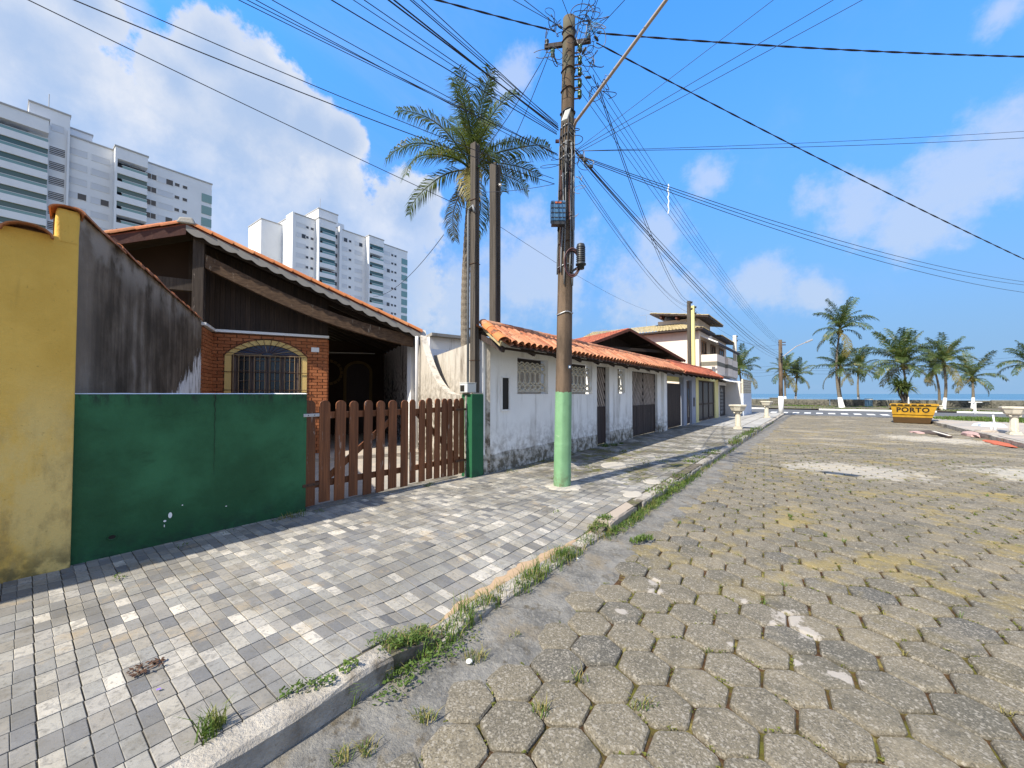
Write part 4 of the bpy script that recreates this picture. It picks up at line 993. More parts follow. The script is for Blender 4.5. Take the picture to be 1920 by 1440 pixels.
# ------------------------------------------------------------------ white street house with tiled pent roof
XF = -4.92
def yat(px, X=XF): return on_x(px, 738, X).y
def zat(px, py, X=XF): return on_x(px, py, X).z
wh = empty('white_house', (XF, 11, SW), label='white rendered street house with lattice windows and a terracotta pent roof', cat='house')
Y0, Y1 = 5.50, 16.85
openings = [(6.04, 6.27, 1.33, 1.97), (6.57, 7.76, 1.64, 2.42), (8.72, 10.03, 1.64, 2.44), (10.33, 11.18, .0, 2.45), (11.81, 12.42, 1.66, 2.45), (13.04, 15.72, .0, 2.42)]
mb = MB(); mb.wall((XF, Y0, 0), (0, 1, 0), (0, 0, 1), (1, 0, 0), Y1 - Y0, 2.70, .20, [(a - Y0, b - Y0, c, d) for a, b, c, d in openings[1:]])
mb.build('front_wall', MAT['white_plaster'], wh)
mb = MB(); mb.box(XF + .001, XF + .0035, 6.04, 6.27, 1.33, 1.97); mb.build('slot_back', MAT['black_paint'], wh)
mb = MB()
for (a, b, c, d) in ((6.02, 6.045, 1.33, 1.97), (6.265, 6.30, 1.33, 1.97), (6.02, 6.30, 1.30, 1.335), (6.02, 6.30, 1.965, 1.98)): mb.box(XF + .0005, XF + .03, a, b, c, d)
mb.build('slot_surround', MAT['white_plaster'], wh)
# end wall towards the meter pillar, interior screens so that openings look into a shaded yard
mb = MB(); q = Vector((XF - .02, Y0 + .02, 0)); mb.prism([q, q + DV * 3.2, q + DV * 3.2 + ZV * 2.62, q + ZV * 2.68], EV * .15); mb.build('end_wall', MAT['swoop_plaster'], wh)
mb = MB(); mb.box(-8.6, -8.45, 6.6, 24, 0, 2.9); mb.build('yard_wall', MAT['white_plaster'], wh)
mb = MB(); mb.box(-8.7, -6.5, 7.4, 24, 2.66, 2.72); mb.build('yard_shade_cover', MAT['soffit_board'], wh)  # cover added to keep light off the yard behind the lattices
mb = MB(); mb.quad((-8.5, 5.9, .15), (-5.1, 5.6, .15), (-5.1, 24, .15), (-8.5, 24, .15)); mb.build('yard_floor', MAT['bare_concrete'], wh)
# rough plinth, stepping at the doors
for (a, b, h) in ((Y0 + .0, 10.31, .50), (11.2, 13.02, .52), (15.74, 16.25, .50)):
    mb = MB(); mb.grid(max(4, int((b - a) * 6)), 5, lambda u, v: (XF + .022 + .012 * nz(u * (b - a) * 5, v * 4, a) - (.02 if v == 1 else 0), a + (b - a) * u, (h + .03 * nz(u * (b - a) * 3, 1, a)) * v))
    mb.build('plinth', MAT['plinth'], wh)
mb = MB(); mb.box(XF + .002, XF + .10, 16.25, 16.62, 0, 2.55); mb.build('pilaster', MAT['white_plaster'], wh, bevel=.01)
# lattice screens
def lattice(y0, y1, z0, z1, cols, name='lattice_window'):
    root = empty(name, (XF - .1, (y0 + y1) / 2, z0)); root.parent = wh; root.matrix_basis = MWD[wh.name].inverted() @ MWD[root.name]
    X = XF - .10; zs = z0 + .06; ze = z1 - .12; w_ = (y1 - y0) / cols; th = .028
    for c in range(cols):
        yc = y0 + w_ * (c + .5); h = ze - zs
        mb = MB()
        for sg in (-1, 1):
            pts = []
            for k in range(33):
                f = k / 32; amp = w_ * .5
                if f < .36: o = abs(math.sin(f / .36 * math.pi * 1.5))
                elif f > .64: o = abs(math.sin((1 - f) / .36 * math.pi * 1.5))
                else: o = 1.0
                pts.append((X, yc + sg * amp * (o - .0) * .97, zs + h * f))
            mb.tube(pts, .021, 5)
        mb.build('lattice_bar', MAT['planter_stone'], root)
    for z in (zs - .012, zs + h * .0, ): mb = MB(); mb.box(X - .02, X + .02, y0, y1, z - .02, z + .012); mb.build('lattice_rail', MAT['planter_stone'], root); break
    mb = MB(); mb.tube([(X, y0 + (y1 - y0) * k / 64, ze + .0 + .05 * abs(math.sin(k / 64 * math.pi * cols))) for k in range(65)], .016, 5); mb.build('lattice_rail', MAT['planter_stone'], root)
lattice(6.57, 7.76, 1.66, 2.40, 6); lattice(8.72, 10.03, 1.66, 2.42, 6); lattice(11.81, 12.42, 1.68, 2.45, 3)
# slatted doors: diagonal slats above, upright boards below
def slat_door(name, y0, y1, z0, z1, zm, dirs, X, parent):
    root = empty(name, (X, (y0 + y1) / 2, z0)); root.parent = parent; root.matrix_basis = MWD[parent.name].inverted() @ MWD[root.name]
    mb = MB(); mb.box(X - .05, X - .02, y0, y1, z0, z1); mb.build('backing', MAT['black_paint'], root)
    n = len(dirs); w_ = (y1 - y0) / n
    for i, sg in enumerate(dirs):
        a, b = y0 + w_ * i + .02, y0 + w_ * (i + 1) - .02
        k = -24
        while k < 40:
            c = k * .15; pts = []                              # strip along (y, z) = 45 degrees, clipped to the panel
            za = zm; ok = []
            for f in range(0, 61):
                z = zm + (z1 - .03 - zm) * f / 60; yy = (a + c + (z - zm) * .62) if sg > 0 else (b - c - (z - zm) * .62)
                if a <= yy <= b: ok.append((yy, z))
            if len(ok) > 3:
                mb = MB(); mb.bar((X - .012, ok[0][0], ok[0][1]), (X - .012, ok[-1][0], ok[-1][1]), .075, .022, up=(1, 0, 0)); mb.build('slat', MAT['sunlit_slat'], root)
            k += 1
        m_ = max(3, int((b - a) / .12)); 
        for j in range(m_):
            mb = MB(); yy = a + (b - a) * j / m_; mb.box(X - .019, X - .002 + R.uniform(-.003, .003), yy + .003, yy + (b - a) / m_ - .003, z0 + .03, zm - .02); mb.build('board', MAT['dark_door'], root)
    mb = MB(); mb.box(X - .019, X + .004, y0, y1, zm - .02, zm + .02)
    for yy in [y0 + w_ * i for i in range(n + 1)]: mb.box(X - .0195, X + .006, yy - .022, yy + .022, z0, z1)
    mb.build('door_frame', MAT['dark_door'], root)
slat_door('door', 10.34, 11.17, .17, 2.44, 1.25, (-1,), XF - .13, wh)
slat_door('garage_door', 13.05, 15.71, .17, 2.42, 1.22, (1, -1), XF - .10, wh)

# pent roof of barrel tiles
def pent_roof(root, y0, y1, xe, ze, xr, zr, xb, zb, mat, pitch=.198, skew=0.0):
    fr = []; sl = Vector((xr - xe, 0, zr - ze)); L = sl.length; d = sl.normalized(); up = Vector((-d.z, 0, d.x)); up = up if up.z > 0 else -up
    ncol = int((y1 - y0) / pitch); nrow = max(2, int(math.ceil(L / .34)))
    for c in range(ncol):
        y = y0 + pitch * (c + .5)
        for r_ in range(nrow):
            st = L * r_ / nrow
            if y < y0 + skew * st / L * (xe - xr) + .03: continue
            wob = R.uniform(-.010, .010)
            fr.append((along(Vector((xe, y + wob, ze)) + d * (st - .03) + up * (.052 + R.uniform(-.005, .006)), d + up * .045 + Vector((0, R.uniform(-.02, .02), 0)), up), 0))
    pieces(root, 'roof_tile', [TILE], MAT[mat], fr, 300, 'far_roof_tile')
    pans = MB()
    for c in range(ncol + 1):
        y = y0 + pitch * c
        if y < y0 + skew * .34: continue
        for (a, b_) in (((xe - (0), ze), (xr, zr)), ((xr, zr), (xb, zb))):
            pans.r = R.random(); n = 6
            A_ = Vector((a[0], y, a[1])); B_ = Vector((b_[0], y, b_[1])); ext = (A_ - B_).normalized() * (.05 if a[0] == xe else 0)
            pans.grid(n, 1, lambda u, v: (A_ + ext).lerp(B_, v) + Vector((0, (u - .5) * pitch * 1.04, .052 - .05 * math.sin(math.pi * u))))
    pans.build('pan_tile', MAT[mat], root, kind='stuff')
    bk_ = MB()
    for c in range(ncol):
        if pitch * c < skew * .9: continue
        bk_.r = R.random(); y = y0 + pitch * (c + .5); A_ = Vector((xr, y, zr)); B_ = Vector((xb, y, zb))
        bk_.grid(6, 1, lambda u, v: A_.lerp(B_, v) + Vector((0, -.095 * math.cos(math.pi * u), .05 + .075 * math.sin(math.pi * u))))
    bk_.build('back_slope_tile', MAT[mat], root, kind='stuff')
    rg = half_tile(.42, .125, .11, 8, .013).mesh('ridge_tile', MAT[mat])
    k = y0 + .02 + skew * .66
    while k < y1 - .2: place('ridge_tile', rg, along((xr + .01, k, zr + .055), (0, 1, .05)), root); k += .36
    ys = y0 + .02 + skew * .5
    mb = MB(); mb.prism([(xe + .03, ys, ze - .002), (xr, ys, zr - .012), (xr, ys, zr - .045), (xe + .03, ys, ze - .036)], (0, y1 - ys - .02, 0)); mb.prism([(xr, ys, zr - .012), (xb, ys, zb - .005), (xb, ys, zb - .04), (xr, ys, zr - .045)], (0, y1 - ys - .02, 0)); mb.build('roof_boarding', MAT['soffit_board'], root)
pent_roof(wh, 5.25, 16.95, -4.27, 2.50, -4.93, 2.88, -5.14, 2.82, 'clay_red', skew=.45)
mb = MB(); mb.bar((-4.25, 5.21, 2.50), (-4.95, 5.53, 2.90), .03, .09); mb.build('barge_board', MAT['clay_buff'], wh)
for (o_, d_) in (((-4.23, 5.27, 2.54), (-.66, .30, .38)), ((-4.49, 5.39, 2.69), (-.66, .30, .38)), ((-4.68, 5.475, 2.80), (-.66, .30, .38))): place('verge_tile', vt, along(o_, d_), wh)
for k in range(12):
    y = 5.5 + k * .98; mb = MB(); mb.bar((-4.42, y, 2.43), (-5.1, y, 2.79), .07, .09); mb.build('rafter_end', MAT['dark_door'], wh)
mb = MB(); mb.box(-4.40, -4.36, 5.5, 16.9, 2.435, 2.475); mb.build('eave_batten', MAT['soffit_board'], wh)

# ------------------------------------------------------------------ gabled house behind
gb = empty('gabled_house', (-8.2, 20, SW), label='house with a dark open gable under a deep red tiled roof behind the pent roof', cat='house')
AP = at_depth(1180, 617, 21.0)
def GH(t, s, z): return Vector((AP.x, AP.y, 0)) + DV * t + EV * s + ZV * z
zr_ = AP.z; ze_ = zr_ - 1.52
mb = MB()
for sg in (-1, 1):
    mb.prism([GH(0, 0, zr_), GH(0, 4.25 * sg, ze_), GH(8, 4.25 * sg, ze_), GH(8, 0, zr_)], (0, 0, -.06))
mb.build('roof_deck', MAT['soffit_board'], gb)
for sg in (-1, 1):
    mb = MB(); n = 38; mb.r = 0
    for c in range(n):
        mb.r = R.random(); t0 = 8.0 * c / n
        for r_ in range(11):
            mb.r = R.random(); s0, s1 = 4.3 * r_ / 11, 4.3 * (r_ + 1.12) / 11
            z0, z1 = zr_ - 1.538 * r_ / 11, zr_ - 1.538 * (r_ + 1.12) / 11
            mb.grid(4, 1, lambda u, v: GH(t0 + .21 * u, (s0 + (s1 - s0) * v) * sg, z0 + (z1 - z0) * v + .015 + .06 * math.sin(math.pi * u) + .02 * v))
    mb.build('roof_tile', MAT['clay_deep'], gb, kind='stuff')
for sg in (-1, 1):
    mb = MB(); mb.bar(GH(-.03, 0, zr_ - .03), GH(-.03, 4.28 * sg, ze_ - .03), .04, .14); mb.build('verge_board', MAT['red_fascia'], gb)
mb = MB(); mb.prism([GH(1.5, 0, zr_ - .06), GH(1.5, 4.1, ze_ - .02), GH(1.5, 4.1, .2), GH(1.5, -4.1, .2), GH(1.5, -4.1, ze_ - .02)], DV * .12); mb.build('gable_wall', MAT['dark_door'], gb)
for k in range(5): mb = MB(); s_ = -3.2 + 1.6 * k; mb.bar(GH(.15, s_, zr_ - .36 * abs(s_) - .15), GH(1.5, s_, zr_ - .36 * abs(s_) - .15), .08, .12); mb.build('purlin', MAT['soffit_board'], gb)
mb = MB(); mb.bar(GH(.2, -2.8, zr_ - 1.05), GH(.2, 2.8, zr_ - 1.05), .1, .16); mb.build('tie_beam', MAT['soffit_board'], gb)

# ------------------------------------------------------------------ blue-grey, lemon and pale frontages
def front(name, px0, px1, mat, label, holes, h=2.62, X=XF):
    a, b = yat(px0, X), yat(px1, X); root = empty(name, (X, (a + b) / 2, SW), label=label, cat='house')
    mb = MB(); hh = [(yat(u0, X) - a, yat(u1, X) - a, 0 if zb < .2 else zb, zt) for u0, u1, zb, zt in holes]
    mb.wall((X, a, 0), (0, 1, 0), (0, 0, 1), (1, 0, 0), b - a, h, .2, hh); mb.build('front_wall', MAT[mat], root)
    return root, a, b
bh, ya, yb = front('bluegrey_house', 1249.3, 1304.5, 'bluegrey_plaster', 'blue-grey street front with a brown slatted garage gate', [(1251, 1282, 0, 2.42), (1287.5, 1297, 0, 2.30)])
mb = MB(); mb.box(XF - .22, XF - .2, yat(1251), yat(1282), 2.2, 2.42); mb.build('opening_lintel', MAT['lemon_plaster'], bh)
y0, y1 = yat(1252), yat(1280); n = 22
gt = empty('garage_gate', (XF - .1, (y0 + y1) / 2, .2)); gt.parent = bh; gt.matrix_basis = MWD[bh.name].inverted() @ MWD[gt.name]
mb = MB(); mb.box(XF - .14, XF - .11, y0, y1, .18, 2.08); mb.build('backing', MAT['black_paint'], gt)
for k in range(n):
    mb = MB(); a = y0 + (y1 - y0) * k / n; mb.box(XF - .11, XF - .085, a + .015, a + (y1 - y0) / n - .015, .18, 2.10); mb.build('slat', MAT['brown_gate'], gt)
mb = MB(); y0, y1 = yat(1288), yat(1296.5); mb.box(XF - .12, XF - .09, y0, y1, .17, 2.28); dd_ = mb.build('door', MAT['brown_gate'], bh)
mb = MB(); mb.box(XF - .09, XF - .08, y1 - .35, y1 - .15, .5, 1.9); mb.build('door_glass', MAT['dark_glass'], dd_)
mb = MB(); mb.box(XF + .001, XF + .03, yat(1300), yat(1302), 1.0, 1.45); mb.build('letter_box', MAT['dark_panel'], bh)
lh, ya, yb = front('lemon_house', 1305, 1347, 'lemon_plaster', 'pale lemon street front with three tall black glazed panels', [(1310, 1341, 0, 2.38)])
y0, y1 = yat(1310), yat(1341)
for k in range(3):
    a, b = y0 + (y1 - y0) * k / 3, y0 + (y1 - y0) * (k + 1) / 3
    mb = MB(); mb.box(XF - .13, XF - .10, a + .02, b - .02, .17, 2.36); pn = mb.build('door_panel', MAT['dark_panel'], lh)
    mb = MB()
    for (u0, u1, v0, v1) in ((a, a + .08, .17, 2.37), (b - .08, b, .17, 2.37), (a, b, 2.28, 2.37), (a, b, .17, .28), (a, b, 1.02, 1.12)): mb.box(XF - .099, XF - .07, u0, u1, v0, v1)
    mb.build('panel_frame', MAT['debris_brown'], pn)
ph_, ya, yb = front('pale_house', 1347.3, 1389, 'pale_plaster', 'pale street front with a dark patterned door beneath a white sheet roof', [(1349, 1362.5, 0, 2.2)], 2.4)
mb = MB(); mb.box(XF - .13, XF - .1, yat(1349), yat(1362.5), .17, 2.2); dk = mb.build('door', MAT['dark_panel'], ph_)
for k in range(7):
    mb = MB(); yc = (yat(1349) + yat(1362.5)) / 2; z = .45 + .23 * k; mb.obox((XF - .095, yc, z), (.006, 0, 0), (0, .28, .10), (0, -.28, .10)); mb.build('door_panel', MAT['conduit_grey'], dk)
for (p0, p1) in ((1370.5, 1378), (1382, 1386)):
    mb = MB(); a, b = yat(p0), yat(p1)
    for (u0, u1, v0, v1) in ((a, b, 1.35, 1.42), (a, b, 2.05, 2.12), (a, a + .1, 1.35, 2.12), (b - .1, b, 1.35, 2.12)): mb.box(XF + .001, XF + .06, u0, u1, v0, v1)
    mb.build('blind_window', MAT['white_trim'], ph_)
mb = MB(); a, b = yat(1341), yat(1391)
mb.grid(60, 6, lambda u, v: (-4.25 - 1.6 * v, a + (b - a) * u, 2.42 + .55 * v + .03 * math.sin(u * 170))); mb.grid(60, 6, lambda u, v: (-4.25 - 1.6 * v, a + (b - a) * u, 2.405 + .55 * v + .03 * math.sin(u * 170))); mb.build('sheet_roof', MAT['roof_white'], ph_)
r2 = empty('tile_canopy', (XF, 21, 2.4), label='second terracotta pent roof continuing over the blue-grey and lemon fronts', cat='roof')
pent_roof(r2, 17.1, 25.6, -4.27, 2.50, -4.95, 2.94, -5.2, 2.86, 'clay_deep')
for k in range(10):
    y = 17.3 + k * .9; mb = MB(); mb.bar((-4.40, y, 2.43), (-5.0, y, 2.80), .07, .09); mb.build('rafter_end', MAT['dark_door'], r2)

ew = empty('corner_wall', (-4.1, 33.5, SW), label='pale corner wall with a concrete block screen above a blue-grey panel', cat='wall')
xa = on_ground(1410, 775, .14); xe = xa.x; a, b = 31.9, 35.4
a = on_x(1394, 740, xe).y; b = on_x(1409, 740, xe).y
mb = MB(); mb.box(xe - .16, xe, a, b, .0, 1.66); mb.build('lower_wall', MAT['panel_bluegrey'], ew)
nb = 5; nr_ = 3
for i in range(nb):
    for j in range(nr_):
        y0 = a + (b - a) * i / nb; z0 = 1.665 + .33 * j; w_ = (b - a) / nb; mb = MB()
        for (u0, u1, v0, v1) in ((0, w_, 0, .05), (0, w_, .27, .32), (0, .06, .05, .27), (w_ - .06, w_, .05, .27), (w_ * .45, w_ * .55, .05, .27), (.06, w_ * .45, .13, .18), (w_ * .55, w_ - .06, .13, .18)): mb.box(xe - .12, xe - .01, y0 + u0, y0 + u1, z0 + v0, z0 + v1)
        mb.build('screen_block', MAT['planter_stone'], ew)
mb = MB(); mb.box(xe - .17, XF - .3, a - .02, a + .15, 0, 2.5); mb.build('side_wall', MAT['pale_plaster'], ew)
mb = MB(); mb.box(xe - 6, xe - .16, b - .16, b - .01, 0, 2.3); mb.build('street_wall', MAT['pale_plaster'], ew)

# ------------------------------------------------------------------ pink two-storey house
XP = -5.75; YP = on_x(1311, 700, XP).y
pk = empty('pink_house', (XP - 3, YP + 5, SW), label='cream pink two-storey house with buff tile roofs and boxed balconies', cat='house')
mb = MB(); mb.box(XP - 8, XP, YP, YP + 9.5, 0, zat(1311, 619, XP) + .05); mb.build('wall', MAT['pink_plaster'], pk)
zl = zat(1311, 619, XP)
mb = MB(); mb.box(XP - 2.9, XP - .35, YP + 1.3, YP + 5.2, zl, zl + 1.0); mb.build('upper_wall', MAT['pink_plaster'], pk)
def tile_plane(P00, P10, P11, P01, n, rows, mat, name):
    """corrugated tile slope: P00-P10 along the eave, P01-P11 along the top"""
    P00, P10, P11, P01 = map(Vector, (P00, P10, P11, P01)); nr = (P10 - P00).cross(P01 - P00).normalized(); nr = nr if nr.z > 0 else -nr
    mb = MB()
    for c in range(n):
        for r_ in range(rows):
            mb.r = R.random()
            f = lambda u, v: ((P00.lerp(P10, (c + u) / n)).lerp(P01.lerp(P11, (c + u) / n), min(1, (r_ + v * 1.08) / rows))) + nr * (.02 + .055 * math.sin(math.pi * u) + .02 * (1 - v))
            mb.grid(4, 1, f)
    mb.build(name, MAT[mat], pk, kind='stuff')
zo = zl + .02
tile_plane((XP + .35, YP - .5, zo), (XP - 8, YP - .5, zo), (XP - 8, YP + 1.6, zo + .75), (XP - 1.9, YP + 1.6, zo + .75), 40, 6, 'clay_buff', 'lower_roof_tile')
tile_plane((XP + .35, YP + 3.2, zo), (XP + .35, YP - .5, zo), (XP - 1.9, YP + 1.6, zo + .75), (XP - 1.9, YP + 3.2, zo + .75), 16, 6, 'clay_buff', 'hip_roof_tile')
mb = MB(); mb.prism([(XP + .35, YP - .5, zo - .06), (XP - 8, YP - .5, zo - .06), (XP - 8, YP + 3, zo - .06), (XP + .35, YP + 3, zo - .06)], (0, 0, .10)); mb.build('eave_soffit', MAT['dark_door'], pk)
zu = zl + 1.0
mb = MB(); mb.prism([(XP + .45, YP + .5, zu - .14), (XP - 3.2, YP + .5, zu + .42), (XP - 3.2, YP + 5.6, zu + .42), (XP + .45, YP + 5.6, zu - .14)], (0, 0, .07)); mb.build('upper_roof', MAT['dark_door'], pk)
tile_plane((XP + .47, YP + .48, zu - .07), (XP + .47, YP + 5.6, zu - .07), (XP - 3.2, YP + 5.6, zu + .49), (XP - 3.2, YP + .48, zu + .49), 26, 8, 'clay_buff', 'upper_roof_tile')
for k in range(3): mb = MB(); x = XP - .5 - 1.0 * k; mb.bar((x, YP + .6, zu - .10 + .15 * k), (x, YP + 1.3, zu - .10 + .15 * k), .12, .2); mb.build('bracket', MAT['red_fascia'], pk)
mb = MB(); mb.prism([(XP + .6, YP + 4.0, zl - .05), (XP - 3, YP + 4.0, zl + .55), (XP - 3, YP + 10, zl + .55), (XP + .6, YP + 10, zl - .05)], (0, 0, .08)); mb.build('wing_roof', MAT['dark_door'], pk)
tile_plane((XP + .62, YP + 4.0, zl + .03), (XP + .62, YP + 10, zl + .03), (XP - 3, YP + 10, zl + .63), (XP - 3, YP + 4.0, zl + .63), 30, 8, 'clay_buff', 'wing_roof_tile')
# canopy over the front windows, windows and balconies
fz = zat(1318, 667, XP)                                     # balcony top
y0, y1 = YP + .6, YP + 8.8
mb = MB(); mb.prism([(XP, y0 - .2, zl - .35), (XP + 1.0, y0 - .2, zl - .85), (XP + 1.0, y1, zl - .85), (XP, y1, zl - .35)], (0, 0, .08)); mb.build('window_canopy', MAT['roof_white'], pk)
mb = MB(); mb.bar((XP + 1.0, y0 - .2, zl - .9), (XP + 1.0, y1, zl - .9), .08, .16); mb.build('canopy_beam', MAT['dark_door'], pk)
for k, (a, b) in enumerate(((.5, 1.9), (3.4, 4.9), (6.4, 8.0))):
    wn = empty('window', (XP, YP + a, fz)); wn.parent = pk; wn.matrix_basis = MWD[pk.name].inverted() @ MWD[wn.name]
    mb = MB(); mb.box(XP + .002, XP + .02, YP + a, YP + b, fz - .1, zl - .6); mb.build('pane', MAT['dark_glass'], wn)
    mb = MB()
    for yy in (a, (a + b) / 2, b): mb.box(XP + .021, XP + .06, YP + yy - .05, YP + yy + .05, fz - .1, zl - .58)
    mb.box(XP + .021, XP + .06, YP + a, YP + b, zl - .68, zl - .58); mb.build('frame', MAT['brown_line'], wn)
for (a, b, ex) in ((.35, 3.0, .95), (3.6, 5.4, 1.05), (6.2, 8.4, .95)):
    bl = empty('balcony', (XP, YP + a, fz - 1.2)); bl.parent = pk; bl.matrix_basis = MWD[pk.name].inverted() @ MWD[bl.name]
    mb = MB(); mb.box(XP + .002, XP + ex, YP + a, YP + b, fz - 1.25, fz); mb.build('parapet', MAT['pink_plaster'], bl)
    mb = MB(); mb.box(XP + .002, XP + ex + .004, YP + a - .004, YP + b + .004, fz - .72, fz - .45); mb.build('stone_band', MAT['stone_wall'], bl)

# posts behind the fronts
def simple_post(px, ytop, X, r, mat, label, zb=0.1, band=True):
    p = on_x(px, 738, X); zt = on_x(px, ytop, X).z; root = empty('street_post', (X, p.y, zb), label=label, cat='post')
    mb = MB(); mb.box(X - r, X + r, p.y - r, p.y + r, zb, zt); mb.build('shaft', MAT[mat], root, bevel=.01)
    for z in (zt - .15, zt - .5): mb = MB(); mb.lathe([(.02, 0), (.05, .03), (.03, .06), (.05, .09), (.02, .12)], (X + r + .06, p.y, z), 8); mb.build('insulator', MAT['closure_black'], root)
    for z in (zt - .09, zt - .44): mb = MB(); mb.cyl((X, p.y, z), (X + r + .06, p.y, z), .012, n=5); mb.build('insulator_pin', MAT['rust_iron'], root)
    return Vector((X, p.y, zt))
GP = simple_post(1293.5, 566, -5.35, .085, 'grey_post', 'grey timber service post beside the pink house')
YPT = simple_post(1300.5, 575, -5.45, .10, 'lemon_post', 'pale yellow service post beside the pink house')
WP = simple_post(1379, 630, -5.1, .12, 'cream_post', 'cream service post in front of the last balcony')

# white building and beige wall glimpsed between the houses
mb = MB(); q0, q1 = at_depth(805, 700, 19), at_depth(905, 700, 21); zt = at_depth(840, 636, 20).z
cb = empty('white_outbuilding', ((q0.x + q1.x) / 2, (q0.y + q1.y) / 2, SW), label='low white flat-roofed building glimpsed behind the swept garden wall', cat='building')
mb.prism([(q0.x, q0.y, 0), (q1.x, q1.y, 0), (q1.x, q1.y, zt), (q0.x, q0.y, zt)], DV * 4); mb.build('wall', MAT['white_plaster'], cb)
mb = MB(); mb.prism([(q0.x, q0.y, zt) - DV * .4 if False else Vector((q0.x, q0.y, zt)) - DV * .4, Vector((q1.x, q1.y, zt)) - DV * .4, Vector((q1.x, q1.y, zt)) + DV * 4.2, Vector((q0.x, q0.y, zt)) + DV * 4.2], (0, 0, .14)); mb.build('flat_roof', MAT['bare_concrete'], cb)
mb = MB(); e0, e1 = at_depth(822, 661, 18.8), at_depth(868, 661, 20.0); dk_ = at_depth(845, 668, 19.4); mb.prism([Vector((q0.x, q0.y, 2.9)).lerp(Vector((q1.x, q1.y, 2.9)), .1) - DV * .02, Vector((q0.x, q0.y, 2.9)).lerp(Vector((q1.x, q1.y, 2.9)), .75) - DV * .02, Vector((q0.x, q0.y, 3.15)).lerp(Vector((q1.x, q1.y, 3.15)), .75) - DV * .02, Vector((q0.x, q0.y, 3.15)).lerp(Vector((q1.x, q1.y, 3.15)), .1) - DV * .02], -DV * .03); mb.build('dark_opening', MAT['black_paint'], cb)
mb = MB(); q0, q1 = at_depth(790, 700, 14.0), at_depth(925, 700, 14.6); zt = at_depth(840, 669, 14.2).z
mb.prism([(q0.x, q0.y, 0), (q1.x, q1.y, 0), (q1.x, q1.y, zt + .25), (q0.x, q0.y, zt)], DV * .15)
mb.build('yard_wall', MAT['beige_plaster'], label='bare beige yard wall seen over the curve of the garden wall', cat='wall', base=((q0.x + q1.x) / 2, (q0.y + q1.y) / 2, 0))

# ------------------------------------------------------------------ utility pole in front
PB = Vector((-3.30, 5.62, .08)); PT = Vector((-3.14, 5.62, 7.83))
up = empty('utility_pole', PB, label='tall weathered concrete utility pole with a mint green base on the near pavement', cat='utility pole')
def pole_at(z): return PB.lerp(PT, (z - PB.z) / (PT.z - PB.z))
def pole_r(z): return .137 - .037 * (z - PB.z) / (PT.z - PB.z)
mb = MB(); zs = [.08 + k * 7.75 / 40 for k in range(41)]
mb.tube([pole_at(z) for z in zs], [pole_r(z) * (1 + .012 * nz(z * 2)) for z in zs], 28); mb.build('shaft', MAT['pole_concrete'], up, smooth=True)
mb = MB()
def paintfn(u, v):
    a = 2 * math.pi * u; z = .09 + (1.585 + .022 * nz(math.cos(a) * 5, math.sin(a) * 5, 3) + .010 * nz(math.cos(a) * 17, math.sin(a) * 17, 5)) * v
    c = pole_at(z); r_ = pole_r(z) + .004 + (.004 if .46 < v < .475 else 0); return (c.x + r_ * math.cos(a), c.y + r_ * math.sin(a), z)
mb.grid(56, 60, paintfn); mb.build('painted_base', MAT['mint_paint'], up, smooth=True)
mb = MB(); n = 26; ring = [(PB.x + (.30 + .10 * nz(k * .9, 3)) * math.cos(2 * math.pi * k / n) + .03, PB.y + (.30 + .12 * nz(k * .9, 7)) * math.sin(2 * math.pi * k / n)) for k in range(n)]
mb.add([(x, y, hs(x, y) - .004) for x, y in ring] + [(PB.x + (x - PB.x) * .8, PB.y + (y - PB.y) * .8, hs(x, y) + .016) for x, y in ring] + [(PB.x, PB.y, .17)], [(k, (k + 1) % n, n + (k + 1) % n, n + k) for k in range(n)] + [(n + k, n + (k + 1) % n, 2 * n) for k in range(n)]); mb.build('footing', MAT['mortar_patch'], up)
def ring_on(z, r=.007, off=.008, mat='rust_iron', nm='strap'):
    c = pole_at(z); rr = pole_r(z) + off; mb = MB(); mb.tube([c + Vector((rr * math.cos(2 * math.pi * k / 20), rr * math.sin(2 * math.pi * k / 20), .02 * math.sin(k * .8))) for k in range(21)], r, 5); mb.build(nm, MAT[mat], up)
for z, m_ in ((7.60, 'rust_iron'), (7.45, 'rust_iron'), (6.95, 'rust_iron'), (6.62, 'rust_iron'), (6.0, 'galvanised'), (5.72, 'galvanised'), (5.5, 'galvanised'), (5.2, 'galvanised'), (4.95, 'rust_iron'), (3.72, 'galvanised'), (2.95, 'galvanised'), (4.1, 'rust_iron'), (5.85, 'cable_black'), (5.6, 'cable_black'), (6.25, 'cable_black')): ring_on(z, .009 if m_ != 'cable_black' else .014, .010, m_)
# insulator rack on the street side
side = (CR * .9 + CF * -.15).normalized()
def spool(c, mat='green_glass'):
    mb = MB(); mb.lathe([(.018, -.055), (.036, -.05), (.036, -.02), (.022, 0), (.036, .02), (.036, .05), (.018, .055)], c, 12); return mb.build('insulator', MAT[mat], up, smooth=True)
for z in (7.32, 7.12, 6.93, 6.74, 6.56):
    c = pole_at(z) + side * (pole_r(z) + .085); spool(tuple(c))
    for dz in (-.07, .07): mb = MB(); mb.bar(pole_at(z) + side * .08 + ZV * dz, c + side * .02 + ZV * dz, .02, .012); mb.build('rack_bracket', MAT['rust_iron'], up)
    mb = MB(); mb.cyl(c - ZV * .09, c + ZV * .09, .008, n=6); mb.build('rack_pin', MAT['rust_iron'], up)
mb = MB(); mb.bar(pole_at(7.42) - side * .40, pole_at(7.42) + side * .36, .05, .07); mb.build('crossarm', MAT['dark_door'], up)
for sgn in (-.36, .32): spool(tuple(pole_at(7.42) + side * sgn + ZV * .06), 'closure_black')
spool(tuple(pole_at(7.3) - side * .26), 'green_glass')
